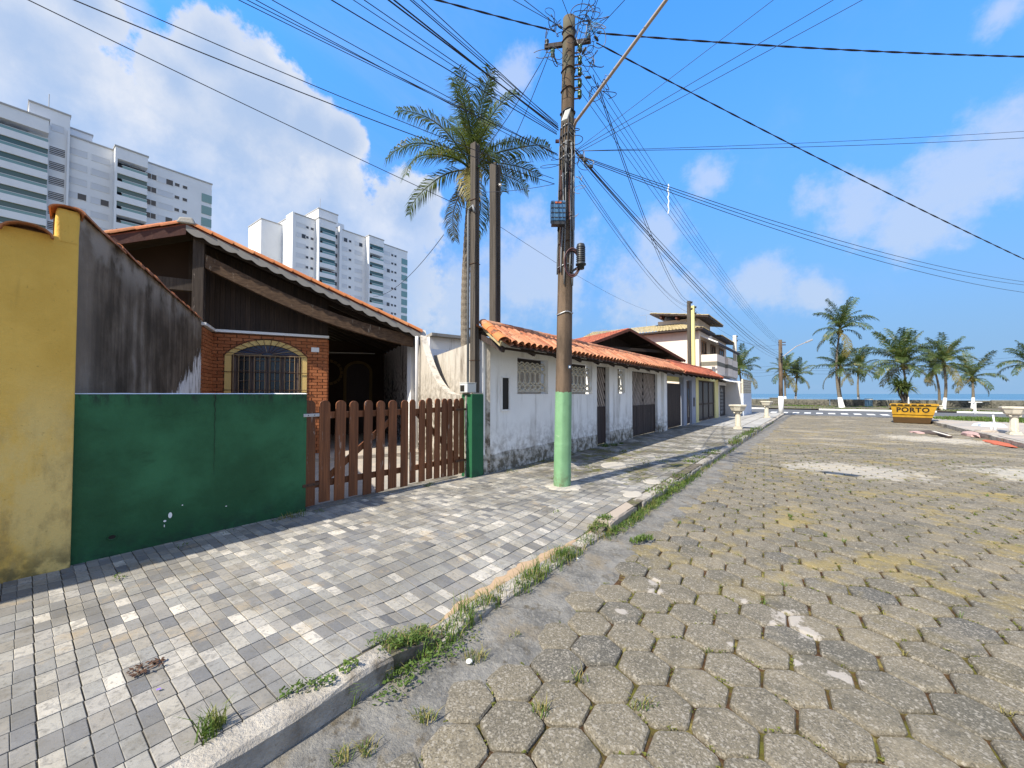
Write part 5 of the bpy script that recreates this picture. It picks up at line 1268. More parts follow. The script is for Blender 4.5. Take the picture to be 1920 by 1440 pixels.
# lamp arm, photo cell box, blue distribution box, black splice closure with coil
la = at_depth(1080, 228, 6.25); lb = at_depth(1252, -4, 4.7); mb = MB(); mb.tube([pole_at(5.95) + side * .08, la, lb, lb + (lb - la) * .35], [.026, .024, .022, .022], 10); mb.build('lamp_arm', MAT['lamp_arm_paint'], up, smooth=True)
tc = lb + (lb - la) * .35; mb = MB(); fw = (lb - la).normalized(); mb.obox(tc + fw * .28, fw * .30, fw.cross(ZV).normalized() * .11, fw.cross(ZV).normalized().cross(fw) * .06); mb.build('lamp_head', MAT['galvanised'], up, bevel=.03)
q = at_depth(1061, 218, 6.12); mb = MB(); mb.obox(q, CR * .045 + ZV * .02, ZV * .085 + CR * .03, CF * .04); mb.build('photocell_box', MAT['box_grey'], up, bevel=.006)
q = at_depth(1046, 398, 6.15); mb = MB(); mb.obox(q, CR * .115, ZV * .16, CF * .07); bb = mb.build('distribution_box', MAT['box_blue'], up, bevel=.018)
for k in range(4):
    mb = MB(); mb.obox(q + ZV * (-.11 + .075 * k) - CF * .072, CR * .112, ZV * .007, CF * .004); mb.build('box_rib', MAT['closure_black'], bb)
for k in range(3):
    mb = MB(); mb.obox(q + CR * (-.06 + .06 * k) - CF * .072, CR * .005, ZV * .15, CF * .004); mb.build('box_rib', MAT['box_blue'], bb)
mb = MB(); mb.obox(q + ZV * .12 - CF * .077, CR * .05, ZV * .012, CF * .003); mb.build('box_label', MAT['orange_cloth'], bb)
mb = MB(); mb.obox(q - ZV * .18, CR * .10, ZV * .03, CF * .06); mb.build('cable_entry', MAT['closure_black'], bb)
q = at_depth(1089, 480, 6.0); mb = MB(); mb.lathe([(.0, -.20), (.05, -.20), (.055, -.14), (.078, -.14), (.078, -.12), (.063, -.11), (.063, .15), (.056, .18), (.03, .192), (0, .195)], q, 18); cl = mb.build('splice_closure', MAT['closure_black'], up, smooth=True)
for k in range(8): mb = MB(); mb.tube([q + Vector((.066 * math.cos(2 * math.pi * j / 16), .066 * math.sin(2 * math.pi * j / 16), -.08 + .03 * k)) for j in range(17)], .005, 5); mb.build('closure_rib', MAT['closure_black'], cl)
mb = MB(); mb.bar(pole_at(q.z - .13) + CR * .05, q - ZV * .15 - CF * .02, .02, .03); mb.build('closure_bracket', MAT['closure_black'], up)
cc = at_depth(1072, 492, 6.08)
for k in range(8):
    mb = MB(); a0 = R.uniform(-.2, .2); rx, rz = R.uniform(.085, .125), R.uniform(.17, .225)
    mb.tube([cc + CR * (rx * math.cos(a) + R.uniform(-.004, .004)) + ZV * (rz * math.sin(a) - .02) - CF * (.02 + .012 * k * .5) for a in [2 * math.pi * j / 22 + a0 for j in range(23)]], R.uniform(.007, .011), 6); mb.build('cable_coil', MAT['cable_plum' if k % 3 else 'cable_black'], up, smooth=True)
# cables running down the shaft
for k in range(16):
    a = -2.35 + .17 * k + R.uniform(-.05, .05); z0 = R.uniform(5.2, 6.3); z1 = R.choice((4.3, 3.6, 3.4, 4.9, 4.45)); pts = []
    for j in range(14):
        z = z0 + (z1 - z0) * j / 13; c = pole_at(z); rr = pole_r(z) + .012 + .008 * (k % 3) + .010 * nz(z * 3, k); aa = a + .25 * nz(z * 1.3, k * 3.1); pts.append(c + Vector((rr * math.cos(aa), rr * math.sin(aa), 0)))
    mb = MB(); mb.tube(pts, R.uniform(.007, .014), 6); mb.build('riser_cable', MAT[R.choice(('cable_black', 'cable_black', 'conduit_grey', 'cable_plum'))], up, smooth=True)
# loose loops and splices: near the top and at mid height
def loop(c, spread, mat='cable_black', r=.005, nseg=26):
    pts = []; ph = [R.uniform(0, 6.28) for _ in range(6)]; am = [R.uniform(.3, 1) for _ in range(6)]; k1, k2 = R.choice((.5, .75, 1, 1.3)), R.choice((1, 1.5, 2))
    for j in range(nseg):
        f = j / (nseg - 1) * 2 * math.pi
        pts.append(c + CR * spread * (am[0] * math.sin(f * k1 + ph[0]) + .4 * am[1] * math.sin(f * k2 + ph[1])) + ZV * spread * 1.1 * (am[2] * math.cos(f * k1 + ph[2]) + .35 * am[3] * math.cos(f * k2 + ph[3])) + CF * .3 * spread * math.sin(f + ph[4]))
    mb = MB(); mb.tube(pts, r, 5); mb.build('loose_wire', MAT[mat], up, smooth=True)
for (px, py, sp, n_) in ((1110, 55, .20, 9), (1095, 30, .24, 6), (1118, 110, .16, 7), (1040, 45, .17, 5), (1030, 110, .14, 4), (1125, 160, .15, 5), (1072, 255, .13, 5), (1085, 290, .10, 4), (1050, 300, .12, 4), (1060, 420, .10, 3), (1082, 350, .09, 3)):
    for k in range(n_): loop(at_depth(px + R.uniform(-16, 16), py + R.uniform(-22, 22), 6.2), sp * R.uniform(.6, 1.2), R.choice(('cable_black', 'cable_black', 'cable_black', 'conduit_grey')), R.uniform(.0035, .0065))
for k in range(5): loop(at_depth(1100 + R.uniform(-20, 20), 52 + R.uniform(-10, 10), 6.2), .09, 'cable_blue', .0045)
for (px, py) in ((1103, 145), (1118, 72), (1095, 95), (1050, 50)):
    q = at_depth(px, py, 6.1); mb = MB(); d_ = Vector((R.uniform(-1, 1), R.uniform(-1, 1), R.uniform(-.6, .6))).normalized(); mb.tube([q - d_ * .05, q - d_ * .03, q + d_ * .03, q + d_ * .05], [.008, .02, .02, .008], 7); mb.build('splice_clamp', MAT['closure_black'], up, smooth=True)
for (px, py) in ((1098, 300), (1090, 293), (1108, 312), (1045, 265), ):
    q = at_depth(px, py, 6.15); mb = MB(); mb.obox(q, CR * .03, ZV * .022, CF * .02); mb.build('cable_clamp', MAT['cable_plum' if px % 2 else 'closure_black'], up, bevel=.005)
# house number tag
q = at_depth(1068, 688, 6.28); mb = MB(); mb.obox(q, CR * .018, ZV * .022, CF * .006); nt_ = mb.build('number_tag', MAT['box_blue'], up, bevel=.003)
mb = MB(); mb.obox(q - CF * .0075, CR * .010, ZV * .010, CF * .001); mb.build('tag_print', MAT['white_trim'], nt_)

# ------------------------------------------------------------------ far pole with street lamp
FB = on_ground(1464.5, 775, .14); fd = (FB - Vector((0, 0, EYE))).dot(CF)
FT = at_depth(1463, 637, fd)
fp = empty('utility_pole', FB, label='distant utility pole with a whitewashed foot at the street corner', cat='utility pole')
mb = MB(); mb.tube([FB - ZV * .06, FT], [.155, .115], 16); mb.build('shaft', MAT['pole_concrete'], fp, smooth=True)
mb = MB(); zt = at_depth(1464, 743, fd).z; mb.tube([FB - ZV * .05, FB.lerp(FT, (zt - FB.z) / (FT.z - FB.z))], [.175, .165], 16); mb.build('whitewashed_foot', MAT['white_limewash'], fp, smooth=True)
for z in (.93, .965): p = FB.lerp(FT, z); mb = MB(); mb.bar(p - CR * .15, p + CR * .40, .06, .06); mb.build('bracket', MAT['rust_iron'], fp)
for k in range(4): p = FB.lerp(FT, .70 + .035 * k); mb = MB(); mb.obox(p - CF * .12, CR * .07, ZV * .05, CF * .05); mb.build('clamp', MAT['closure_black'], fp)
l0 = at_depth(1469, 668, fd); l1 = at_depth(1492, 650, fd); l2 = at_depth(1513, 641, fd); mb = MB(); mb.tube([FB.lerp(FT, .78), l0, l1, l2], .028, 7); mb.build('lamp_arm', MAT['lamp_arm_paint'], fp)
mb = MB(); d_ = (l2 - l1).normalized(); mb.obox(l2 + d_ * .18, d_ * .24, Vector((d_.y, -d_.x, 0)).normalized() * .11, ZV * .07); mb.build('lamp_head', MAT['galvanised'], fp, bevel=.03)

# ------------------------------------------------------------------ overhead wires
def wire(p, q, r=.007, sag=.0, ext=0.0, mat='cable_black', label='', group='', n=18, twist=0):
    p, q = Vector(p), Vector(q); e = q + (q - p) * ext
    L = (e - p).length; pts = []
    for k in range(n + 1):
        f = k / n; c = p.lerp(e, f) - ZV * sag * 4 * f * (1 - f)
        pts.append(c)
    r *= .72; mb = MB()
    if twist:
        for ph in (0, math.pi):
            m_ = n * 8; tp = []
            for k in range(m_ + 1):
                f = k / m_; c = p.lerp(e, f) - ZV * sag * 4 * f * (1 - f); a = f * L * 9 + ph; tp.append(c + CU * r * math.sin(a) + CF * r * math.cos(a))
            mb.tube(tp, r, 4)
    else: mb.tube(pts, r, 5)
    mb.build('overhead_cable', MAT[mat], base=tuple(p), smooth=True, label=label, cat='cable', group=group)
def pa(px, py, t=6.2): return at_depth(px, py, t)
# main bundle up the street (towards the viewer's left)
gl = 'black cable of the thick bundle leaving the near pole over the palm'; gg = 'cables of the street bundle over the palm'
for (ax, ay, bx, by, r) in ((1047, 240, 735, 0, .012), (1047, 244, 745, 0, .012), (1046, 238, 775, 0, .008), (1047, 236, 795, 0, .007), (1046, 232, 780, 0, .006), (1044, 247, 690, 0, .007), (1044, 252, 630, 0, .009), (1044, 250, 670, 0, .006)):
    wire(pa(ax, ay), pa(bx, by, 4.3), r, .03, 1.6, label=gl, group=gg)
gl = 'thin service wire slanting from the upper left to the near pole'; gg = 'thin wires over the brick house'
for k, (ax, ay, bx, by, r, t) in enumerate(((1046, 292, 530, 0, .006, 4.0), (1046, 300, 500, 0, .006, 4.0), (1044, 288, 470, 0, .006, 4.0), (1046, 290, 485, 0, .006, 4.0))):
    wire(pa(ax, ay), pa(bx, by, t), r, .06, 1.0, label='thin wire over the brick house, ' + ('rightmost', 'second from the right', 'leftmost', 'second from the left')[k] + ' of four at the top edge', group=gg)
wire(pa(1040, 345), pa(212, 0, 3.6), .0075, .16, .6, label='long dark wire sagging from the near pole past the cloud tops', group='')
wire(pa(1038, 335), pa(277, 0, 3.6), .006, .14, .6, label='second long wire just above it, from the near pole past the cloud tops')
wire(at_depth(893, 400, 7.3), pa(72, 0, 3.8), .007, .05, .6, label='lone dark wire running from the service post across the big cloud')
wire(at_depth(930, 420, 8.2), at_depth(1225, 585, 24), .006, .25, 0, label='thin wire from the grooved service post to the pink house roof')
wire(at_depth(893, 360, 7.4), pa(1040, 345), .006, .04, 0, label='short wire between the conduit post and the near pole')
wire(pa(832, 440, 9), at_depth(700, 556, 16), .010, .35, 0, label='drooping wire hanging beside the second white tower from the palm')
wire(pa(1032, 95), at_depth(930, 330, 8.2), .008, .10, 0, label='drop wire from the pole top down to the taller post', group='drop wires to the service posts')
wire(pa(1030, 90), at_depth(893, 300, 7.35), .008, .10, 0, label='drop wire from the pole top to the conduit post', group='drop wires to the service posts')
# twisted cable crossing high over the street
wire(pa(1040, 58, 6.2), pa(830, 0, 5.2), .009, .02, 1.0, label='twisted cable rising from the pole top to the upper left edge', twist=1)
wire(pa(1120, 62, 6.2), pa(1920, 97, 6.4), .010, .10, .4, label='twisted black cable crossing the street nearly level near the top of the photo', twist=1, n=30)
wire(pa(1118, 80, 6.2), pa(1920, 478, 9.0), .009, .12, .4, label='twisted cable descending from the pole top to the right edge', twist=1, n=30)
# cables towards the beach
fa = lambda py: at_depth(1464, py, fd)
gl = 'heavy black cable running from the near pole down to the distant pole'; gg = 'cables between the two utility poles'
for k, (ax, ay, by, r, sg) in enumerate(((1078, 282, 668, .014, .55), (1080, 287, 671, .012, .60), (1079, 278, 664, .008, .45), (1082, 295, 674, .007, .7))):
    wire(pa(ax, ay), fa(by), r, sg, 0, label=('thickest', 'second thickest', 'thin upper', 'thin lowest')[k] + ' of the cables slung between the two utility poles', group=gg, n=26)
gl = 'thin conductor from the insulator rack to the top of the distant pole'; gg = 'power conductors towards the beach'
for k, (ax, ay, by) in enumerate(((1078, 75, 640), (1080, 100, 643), (1080, 120, 645), (1080, 140, 648), (1080, 160, 650))):
    wire(pa(ax, ay), fa(by), .006, .55, 0, label=('top', 'second', 'middle', 'fourth', 'bottom')[k] + ' of five thin conductors from the insulator rack to the distant pole', group=gg, n=24)
gl = 'thin conductor from the insulator rack passing up over the camera'; gg = 'power conductors over the camera'
for k, (ax, ay, bx) in enumerate(((1078, 75, 1092), (1080, 100, 1105), (1080, 120, 1120), (1082, 95, 1170), (1078, 60, 1055), (1070, 60, 965), (1068, 65, 985))):
    wire(pa(ax, ay), pa(bx, 0, 5.0), .006, .01, 1.5, label=('fourth', 'fifth', 'sixth', 'seventh', 'third', 'first', 'second')[k] + ' from the left of seven thin wires fanning above the pole top', group=gg)
gl = 'drop wire from the near pole down to the posts by the pink house'; gg = 'drop wires to the pink house posts'
for k, (ax, ay, tgt, r, sg) in enumerate(((1120, 155, GP, .010, .75), (1112, 140, GP + Vector((0, 0, -.12)), .009, .85), (1085, 320, GP + Vector((0, 0, -.3)), .006, .5), (1085, 330, YPT, .006, .55), (1086, 340, YPT + Vector((0, 0, -.4)), .006, .5))):
    wire(pa(ax, ay), tgt, r, sg, 0, label=('thick upper drop wire to the grey post by the pink house', 'thick lower drop wire to the grey post by the pink house', 'thin drop wire to the grey post by the pink house', 'upper drop wire to the pale yellow post', 'lower drop wire to the pale yellow post')[k], group=gg, n=24)
wire(GP + Vector((0, 0, -.2)), fa(645), .008, .9, 0, label='slack wire from the grey post to the distant pole')
wire(WP + Vector((0, 0, -.1)), fa(655), .008, .3, 0, label='slack wire from the cream post to the distant pole')
# cables crossing to the right-hand side
wire(pa(1082, 280), pa(1450, 0, 5.2), .005, 0, .8, label='thinnest wire rising from the pole to the top edge', group='')
wire(pa(1080, 283), pa(1560, 0, 5.4), .006, .01, .8, label='wire rising from mid pole to the top edge, second from the thin one')
wire(pa(1080, 288), pa(1612, 0, 5.4), .006, .02, .8, label='wire rising from mid pole to the top edge, farthest to the right')
wire(pa(1080, 283), pa(1920, 242, 7.5), .005, .06, .3, label='upper of two nearly level thin wires to the right edge')
wire(pa(1080, 283), pa(1920, 253, 7.5), .006, .08, .3, label='lower of two nearly level thin wires to the right edge')
wire(pa(1082, 290), pa(1920, 516, 12.5), .008, .38, .2, label='upper of three sagging wires ending low on the right edge')
wire(pa(1082, 292), pa(1920, 520, 12.8), .008, .45, .2, label='middle of three sagging wires ending low on the right edge')
wire(pa(1082, 295), pa(1920, 534, 12.0), .008, .42, .2, label='lowest of three sagging wires ending low on the right edge')
gl = 'wire along the sea front leaving the distant pole'; gg = 'sea front wires behind the palms'
for k, (py, qy) in enumerate(((684, 666), (690, 672), (694, 678), (700, 685))):
    wire(fa(py), at_depth(1920, qy, 36), .010, .35, .1, label=('top', 'second', 'third', 'lowest')[k] + ' of four sea front wires running right from the distant pole', group=gg)
    wire(fa(py), at_depth(1395, qy + 18, 44), .010, .2, .1, label=('top', 'second', 'third', 'lowest')[k] + ' of four wires from the distant pole behind the corner wall', group='wires behind the corner wall')
# white rag hanging on a conductor
q = at_depth(1253, 345, 9.2); mb = MB(); mb.tube([q + ZV * (-.05 * k) + CR * .012 * math.sin(k * 1.7) for k in range(15)], [.008 + .006 * abs(math.sin(k * 1.3)) for k in range(15)], 6); mb.build('kite_tail', MAT['litter_white'], label='frayed white kite tail dangling from a wire right of the pole', cat='kite tail')

# ------------------------------------------------------------------ coconut palms
def frond_mesh(seed, L, droop, nleaf, ll, mat, flat=.5, lift=.75, lw=.046):
    """pinnate leaf along +x from the origin, arching down; leaflets are folded blades"""
    q = random.Random(seed); mb = MB(); N = 16; pts = []; x = z = 0.0; ang = lift
    bend = droop / N
    for k in range(N + 1):
        pts.append(Vector((x, .02 * math.sin(k * .5) * L, z))); x += math.cos(ang) * L / N; z += math.sin(ang) * L / N; ang -= bend * (.55 + .9 * k / N)
    mb.r = .3; mb.tube(pts, [.032 * L / 3 * (1 - .85 * k / N) + .004 for k in range(N + 1)], 5)
    def at(f):
        i = min(N - 1, int(f * N)); return pts[i].lerp(pts[i + 1], f * N - i), (pts[i + 1] - pts[i]).normalized()
    for k in range(nleaf):
        f = .14 + .86 * k / (nleaf - 1); p, t = at(min(.999, f)); n = Vector((0, 1, 0)).cross(t).normalized() * -1
        n = n if n.z > 0 else -n
        for sg in (-1, 1):
            if q.random() < .04: continue
            l = ll * (math.sin(math.pi * (.12 + .80 * f)) ** .6) * q.uniform(.82, 1.12); wd = ll * lw * q.uniform(.8, 1.2)
            d = (Vector((0, sg, 0)) * q.uniform(.75, .95) + t * q.uniform(.45, .75) + n * q.uniform(-.1, .35) * flat).normalized()
            mb.r = q.random() * .9
            g1 = p + d * l * .5; d2 = (d + Vector((0, 0, -1)) * q.uniform(.5, 1.7)).normalized(); g2 = g1 + d2 * l * .5
            sdv = d.cross(n).normalized() * wd * .5
            mb.add([p - sdv * .5, p + sdv * .5, g1 + sdv, g1 - sdv, g2], [(0, 1, 2, 3), (3, 2, 4)])
    return mb.mesh('frond', MAT[mat])
FR = {}
for key, L, nl, ll, lw in (('far', 3.0, 36, .80, .080), ('near', 3.3, 74, .82, .042)):
    FR[key] = [[frond_mesh(10 * c + v + (500 if key == 'far' else 0), L, dr, nl, ll, mt, lift=lf, lw=lw) for v in range(3)] for c, (dr, mt, lf) in
               enumerate(((.65, 'palm_leaf', 1.45), (1.25, 'palm_leaf', 1.12), (1.7, 'palm_leaf', .68), (1.7, 'palm_leaf', .15), (1.3, 'palm_leaf_dry', -.45)))]
nut = MB(); nut.lathe([(0, -.13), (.07, -.11), (.10, -.02), (.08, .08), (.03, .13), (0, .135)], (0, 0, 0), 8); nutm = nut.mesh('coconut', MAT['palm_leaf_dry'], smooth=True)
def palm(base, crown, rad, label, key='far', r0=.135, r1=.09, limed=1.15, seed=0, nfr=21, group='coconut palms along the sea front', rings=14):
    q = random.Random(900 + seed); base, crown = Vector(base), Vector(crown); root = empty('coconut_palm', base, label=label, cat='palm tree', group=group)
    hgt = crown.z - base.z; N = max(12, int(hgt / .12)); bow = Vector((q.uniform(-1, 1), q.uniform(-1, 1), 0)) * .05 * hgt
    cen = lambda f: base.lerp(crown, f) + bow * math.sin(math.pi * f)
    rad_at = lambda f: (r0 + (r1 - r0) * min(1, f * 1.3)) * (1 + .22 * max(0, 1 - f * 8)) 
    mb = MB(); mb.tube([cen(k / N) - (ZV * .1 if k == 0 else ZV * 0) for k in range(N + 1)], [rad_at(k / N) * (1 + (.05 if k % 2 else -.03)) for k in range(N + 1)], 12); mb.build('trunk', MAT['palm_bark'], root)
    if limed:
        fl = limed / hgt; mb = MB(); mb.tube([cen(fl * k / 6) for k in range(7)], [rad_at(fl * k / 6) * 1.07 + .004 for k in range(7)], 12); mb.build('limewash', MAT['white_limewash'], root)
    mb = MB(); mb.tube([crown - ZV * .5, crown - ZV * .2, crown + ZV * .05, crown + ZV * .35], [r1 * 1.2, r1 * 1.9, r1 * 1.8, r1 * .5], 10); mb.build('crownshaft', MAT['palm_leaf_dry'], root)
    sc = rad / 2.55; az = q.uniform(0, 6.28)
    for k in range(nfr):
        f = (k + .5) / nfr; c = 0 if f < .26 else 1 if f < .5 else 2 if f < .74 else 3 if f < .92 else 4
        az += 2.39996 + q.uniform(-.2, .2); s_ = sc * q.uniform(.72, 1.12) * (1.05 if c == 0 else 1.0)
        M = Matrix.Translation(crown + ZV * (.16 - .28 * f) * sc) @ Matrix.Rotation(az, 4, 'Z') @ Matrix.Rotation(q.uniform(-.18, .18), 4, 'Y') @ Matrix.Rotation(q.uniform(-.35, .35), 4, 'X') @ Matrix.Diagonal((s_, s_ * q.choice((1, -1)), s_, 1))
        place('frond', FR[key][c][q.randrange(3)], M, root)
    for k in range(5):
        a = q.uniform(0, 6.28); place('coconut', nutm, Matrix.Translation(crown + Vector((math.cos(a) * .26, math.sin(a) * .26, -.22 - .12 * (k % 2))) * sc) @ Matrix.Scale(sc, 4), root)
    return root
# big palm behind the white wall
PD = 14.5
palm(at_depth(880, 905, PD).xy.to_3d() + ZV * .1, at_depth(886, 318, PD), at_depth(1060, 318, PD).x * 0 + 2.4, 'tall coconut palm rising behind the two service posts', 'near', .185, .14, 0, 3, 28, group='')
def sea_palm(bx, by, cx, cy, rpx, label, seed, zoff=.1, **kw):
    b_ = on_ground(bx, by, zoff); d = (b_ - Vector((0, 0, EYE))).dot(CF); c = at_depth(cx, cy, d); palm(b_, c, .88 * rpx * d / FPX, label, 'far', seed=seed, **kw)
sea_palm(1473, 758, 1471, 699, 37, 'short palm directly behind the distant utility pole', 11, nfr=22)
sea_palm(1491, 758, 1494, 704, 34, 'short leaning palm just right of the distant utility pole', 12, nfr=20)
sea_palm(1577, 764.5, 1575, 618, 56, 'tallest sea front palm standing above its neighbours', 13, r0=.16)
sea_palm(1581, 764, 1576, 690, 47, 'mid-height palm in front of the tallest sea front palm', 14)
sea_palm(1612, 761, 1611, 693, 40, 'palm with whitewashed foot right of the tallest palm', 15, nfr=22)
sea_palm(1702, 763, 1693, 684, 62, 'bushy wide palm behind the yellow skip', 16, nfr=30, r0=.16)
sea_palm(1769, 768, 1769, 681, 50, 'upright palm with striped white foot right of the skip', 17, nfr=26)
sea_palm(1761, 763, 1752, 692, 40, 'palm with bare dark trunk partly behind the upright palm', 18, limed=0)
sea_palm(1824, 766, 1823, 708, 46, 'low palm with long spreading fronds behind the white cross post', 19, nfr=20)
sea_palm(1928, 770, 1930, 684, 46, 'palm cut by the right photo edge', 20)
palm(at_depth(1388, 745, 46).xy.to_3d() + ZV * .1, at_depth(1386, 695, 46), 2.3, 'palm half hidden behind the corner wall', 'far', seed=21, nfr=22)

# screw pine with sword leaves
pb = on_ground(1697, 767, .1); pd = (pb - Vector((0, 0, EYE))).dot(CF)
pn = empty('screw_pine', pb, label='spiky dark screw pine at the foot of the bushy palm', cat='plant')
for k in range(4):
    mb = MB(); a = 1.6 * k; c = at_depth(1692 + 7 * (k - 1.5), 726 + 3 * (k % 2), pd); mb.tube([pb + Vector((math.cos(a) * .35, math.sin(a) * .3, -.1)), pb.lerp(c, .5) + Vector((0, 0, .1)), c], [.12, .10, .08], 8); mb.build('stem', MAT['grey_post'], pn)
    mb = MB()
    for j in range(70):
        mb.r = R.random(); az = R.uniform(0, 6.28); el = R.uniform(-.5, 1.35); d = Vector((math.cos(az) * math.cos(el), math.sin(az) * math.cos(el), math.sin(el))); l = R.uniform(.9, 1.5); sd = d.cross(ZV).normalized() * .045
        g1 = c + d * l * .55; g2 = g1 + (d - ZV * .7).normalized() * l * .45
        mb.add([c - sd, c + sd, g1 + sd, g1 - sd, g2], [(0, 1, 2, 3), (3, 2, 4)])
    mb.build('leaf_rosette', MAT['palm_leaf'], pn)

# ------------------------------------------------------------------ weeds and grass
def tuft(mb, x, y, z, n, h, spread, q, wd=.006, flop=.6):
    for _ in range(n):
        mb.r = q.random(); az = q.uniform(0, 6.28); r_ = spread * math.sqrt(q.random()); px, py = x + r_ * math.cos(az), y + r_ * math.sin(az); hh = h * q.uniform(.45, 1.15)
        la = q.uniform(0, 6.28); d = Vector((math.cos(la), math.sin(la), 0)) * hh * q.uniform(.15, flop); sd = Vector((-math.sin(la), math.cos(la), 0)) * wd * .5 * q.uniform(.7, 1.4)
        b_ = Vector((px, py, z)); m1 = b_ + ZV * hh * .62 + d * .45; t_ = b_ + ZV * hh * q.uniform(.75, 1.0) + d * 1.25
        mb.add([b_ - sd, b_ + sd, m1 + sd * .8, m1 - sd * .8, t_], [(0, 1, 2, 3), (3, 2, 4)])
def creeper(mb, x, y, z, n, spread, q):
    for _ in range(n):
        mb.r = q.random(); a = q.uniform(0, 6.28); r_ = spread * math.sqrt(q.random()); c = Vector((x + r_ * math.cos(a), y + r_ * 1.6 * math.sin(a), z + q.uniform(.004, .05))); s_ = q.uniform(.006, .016)
        u = Vector((q.uniform(-1, 1), q.uniform(-1, 1), q.uniform(-.4, .4))).normalized() * s_; v = Vector((q.uniform(-1, 1), q.uniform(-1, 1), q.uniform(-.2, .6))).normalized() * s_ * .7
        mb.add([c - u, c - v, c + u, c + v], [(0, 1, 2, 3)])
q = random.Random(5); gk = MB(); dk = MB(); mk_ = MB()
# along the left kerb, from the photograph: (start y, end y, density, height)
for (y0, y1, dens, h, xo, sp) in [(1.38, 1.78, 90, .09, -1.99, .08), (1.75, 2.2, 80, .12, -1.98, .08), (2.05, 2.5, 90, .15, -2.05, .08), (2.5, 3.5, 100, .15, -2.0, .09), (3.4, 4.4, 80, .10, -2.0, .09), (4.2, 5.6, 70, .10, -1.91, .08),
                            (5.4, 7.2, 60, .12, -1.94, .08), (7.2, 9.6, 55, .11, -1.96, .09), (9.6, 13.5, 32, .09, -1.96, .08), (13.5, 20.5, 42, .17, -2.05, .16), (20.5, 27, 14, .10, -1.97, .06)]:
    y = y0
    while y < y1:
        tuft(dk, xo + q.uniform(-.06, .06), y, .02, int(dens * q.uniform(.02, .12)), h * q.uniform(.7, 1.1), sp, q, .005 if y < 6 else .009, 1.0)
        if q.random() < .72: tuft(gk, xo + q.uniform(-.05, .05), y, .02 + (.10 if xo < -2.0 else .0) * (0 if 1.4 < y < 4.4 else 1), int(dens * q.uniform(.2, .6)), h * q.uniform(.6, 1.1), sp, q, .0065 if y < 6 else .011)
        y += .07 if y < 6 else .14
for k in range(26):
    x, y = q.uniform(-2.13, -1.98), q.uniform(1.4, 1.84); creeper(gk, x, y, hs(x, y) - .008, 14, .05, q); tuft(gk, x, y, hs(x, y) - .01, 9, .06, .04, q, .006, 1.2); tuft(dk, x, y, hs(x, y) - .01, 4, .07, .04, q, .004, 1.2)
for k in range(14):
    x, y = q.uniform(-2.12, -1.98), q.uniform(4.2, 4.6); creeper(gk, x, y, hs(x, y) - .008, 16, .05, q); tuft(gk, x, y, hs(x, y) - .01, 12, .07, .04, q, .007, 1.0)
for (y0, y1) in ((1.36, 1.95), (4.4, 5.4), (5.5, 8.5)):
    y = y0
    while y < y1: creeper(gk, -1.90 + q.uniform(-.05, .04), y, .01, 70, .085, q); y += .08
for (px, py, n, h) in ((400, 1375, 60, .11), (385, 1392, 30, .07), (645, 1308, 40, .16), (655, 1318, 20, .10), (725, 1270, 40, .08)):
    c = on_ground(px, py, .12 if px < 500 else .02); tuft(gk, c.x, c.y, .135 if px < 500 else .01, n, h, .045, q, .006, .9)
for (px, py, n) in ((610, 1283, 60), (575, 1292, 50), (540, 1305, 30), (655, 1255, 60), (745, 1212, 40), (222, 1086, 20), (228, 1085, 10)):
    c = on_ground(px, py, .145); creeper(gk, c.x, c.y, .143, n, .035, q)
# at the foot of walls and gate
for (px, py, n, h) in ((555, 968, 40, .09), (540, 972, 30, .07), (520, 978, 20, .06), (600, 960, 20, .04), (800, 913, 60, .05), (808, 910, 40, .06), (1135, 838, 90, .12), (1150, 836, 80, .10), (1165, 833, 60, .07), (430, 1000, 16, .04), (340, 1025, 12, .03), (1200, 1012, 90, .05), (1190, 1016, 60, .04), (1215, 1010, 60, .05), (700, 938, 10, .03), (1043, 960, 12, .03)):
    c = on_ground(px, py, .02 if px in (1200, 1190, 1215) else .14); tuft(gk, c.x, c.y, c.z, n, h, .06 if h < .08 else .12, q, .006 if px < 900 else .010, .9)
for k in range(30):
    x, y = q.uniform(-5.0, -2.2), q.uniform(5.9, 10); creeper(mk_, x, y, hs(x, y), 60, .10, q)
for (px, py) in ((1310, 858), (1330, 850), (1295, 866), (1340, 846), (1250, 915), (1230, 922), (1260, 905), (1275, 893)):
    c = on_ground(px, py, .14); tuft(gk, c.x, c.y, .14, 60, .06, .16, q, .010, 1.0); creeper(mk_, c.x, c.y, .14, 80, .2, q)
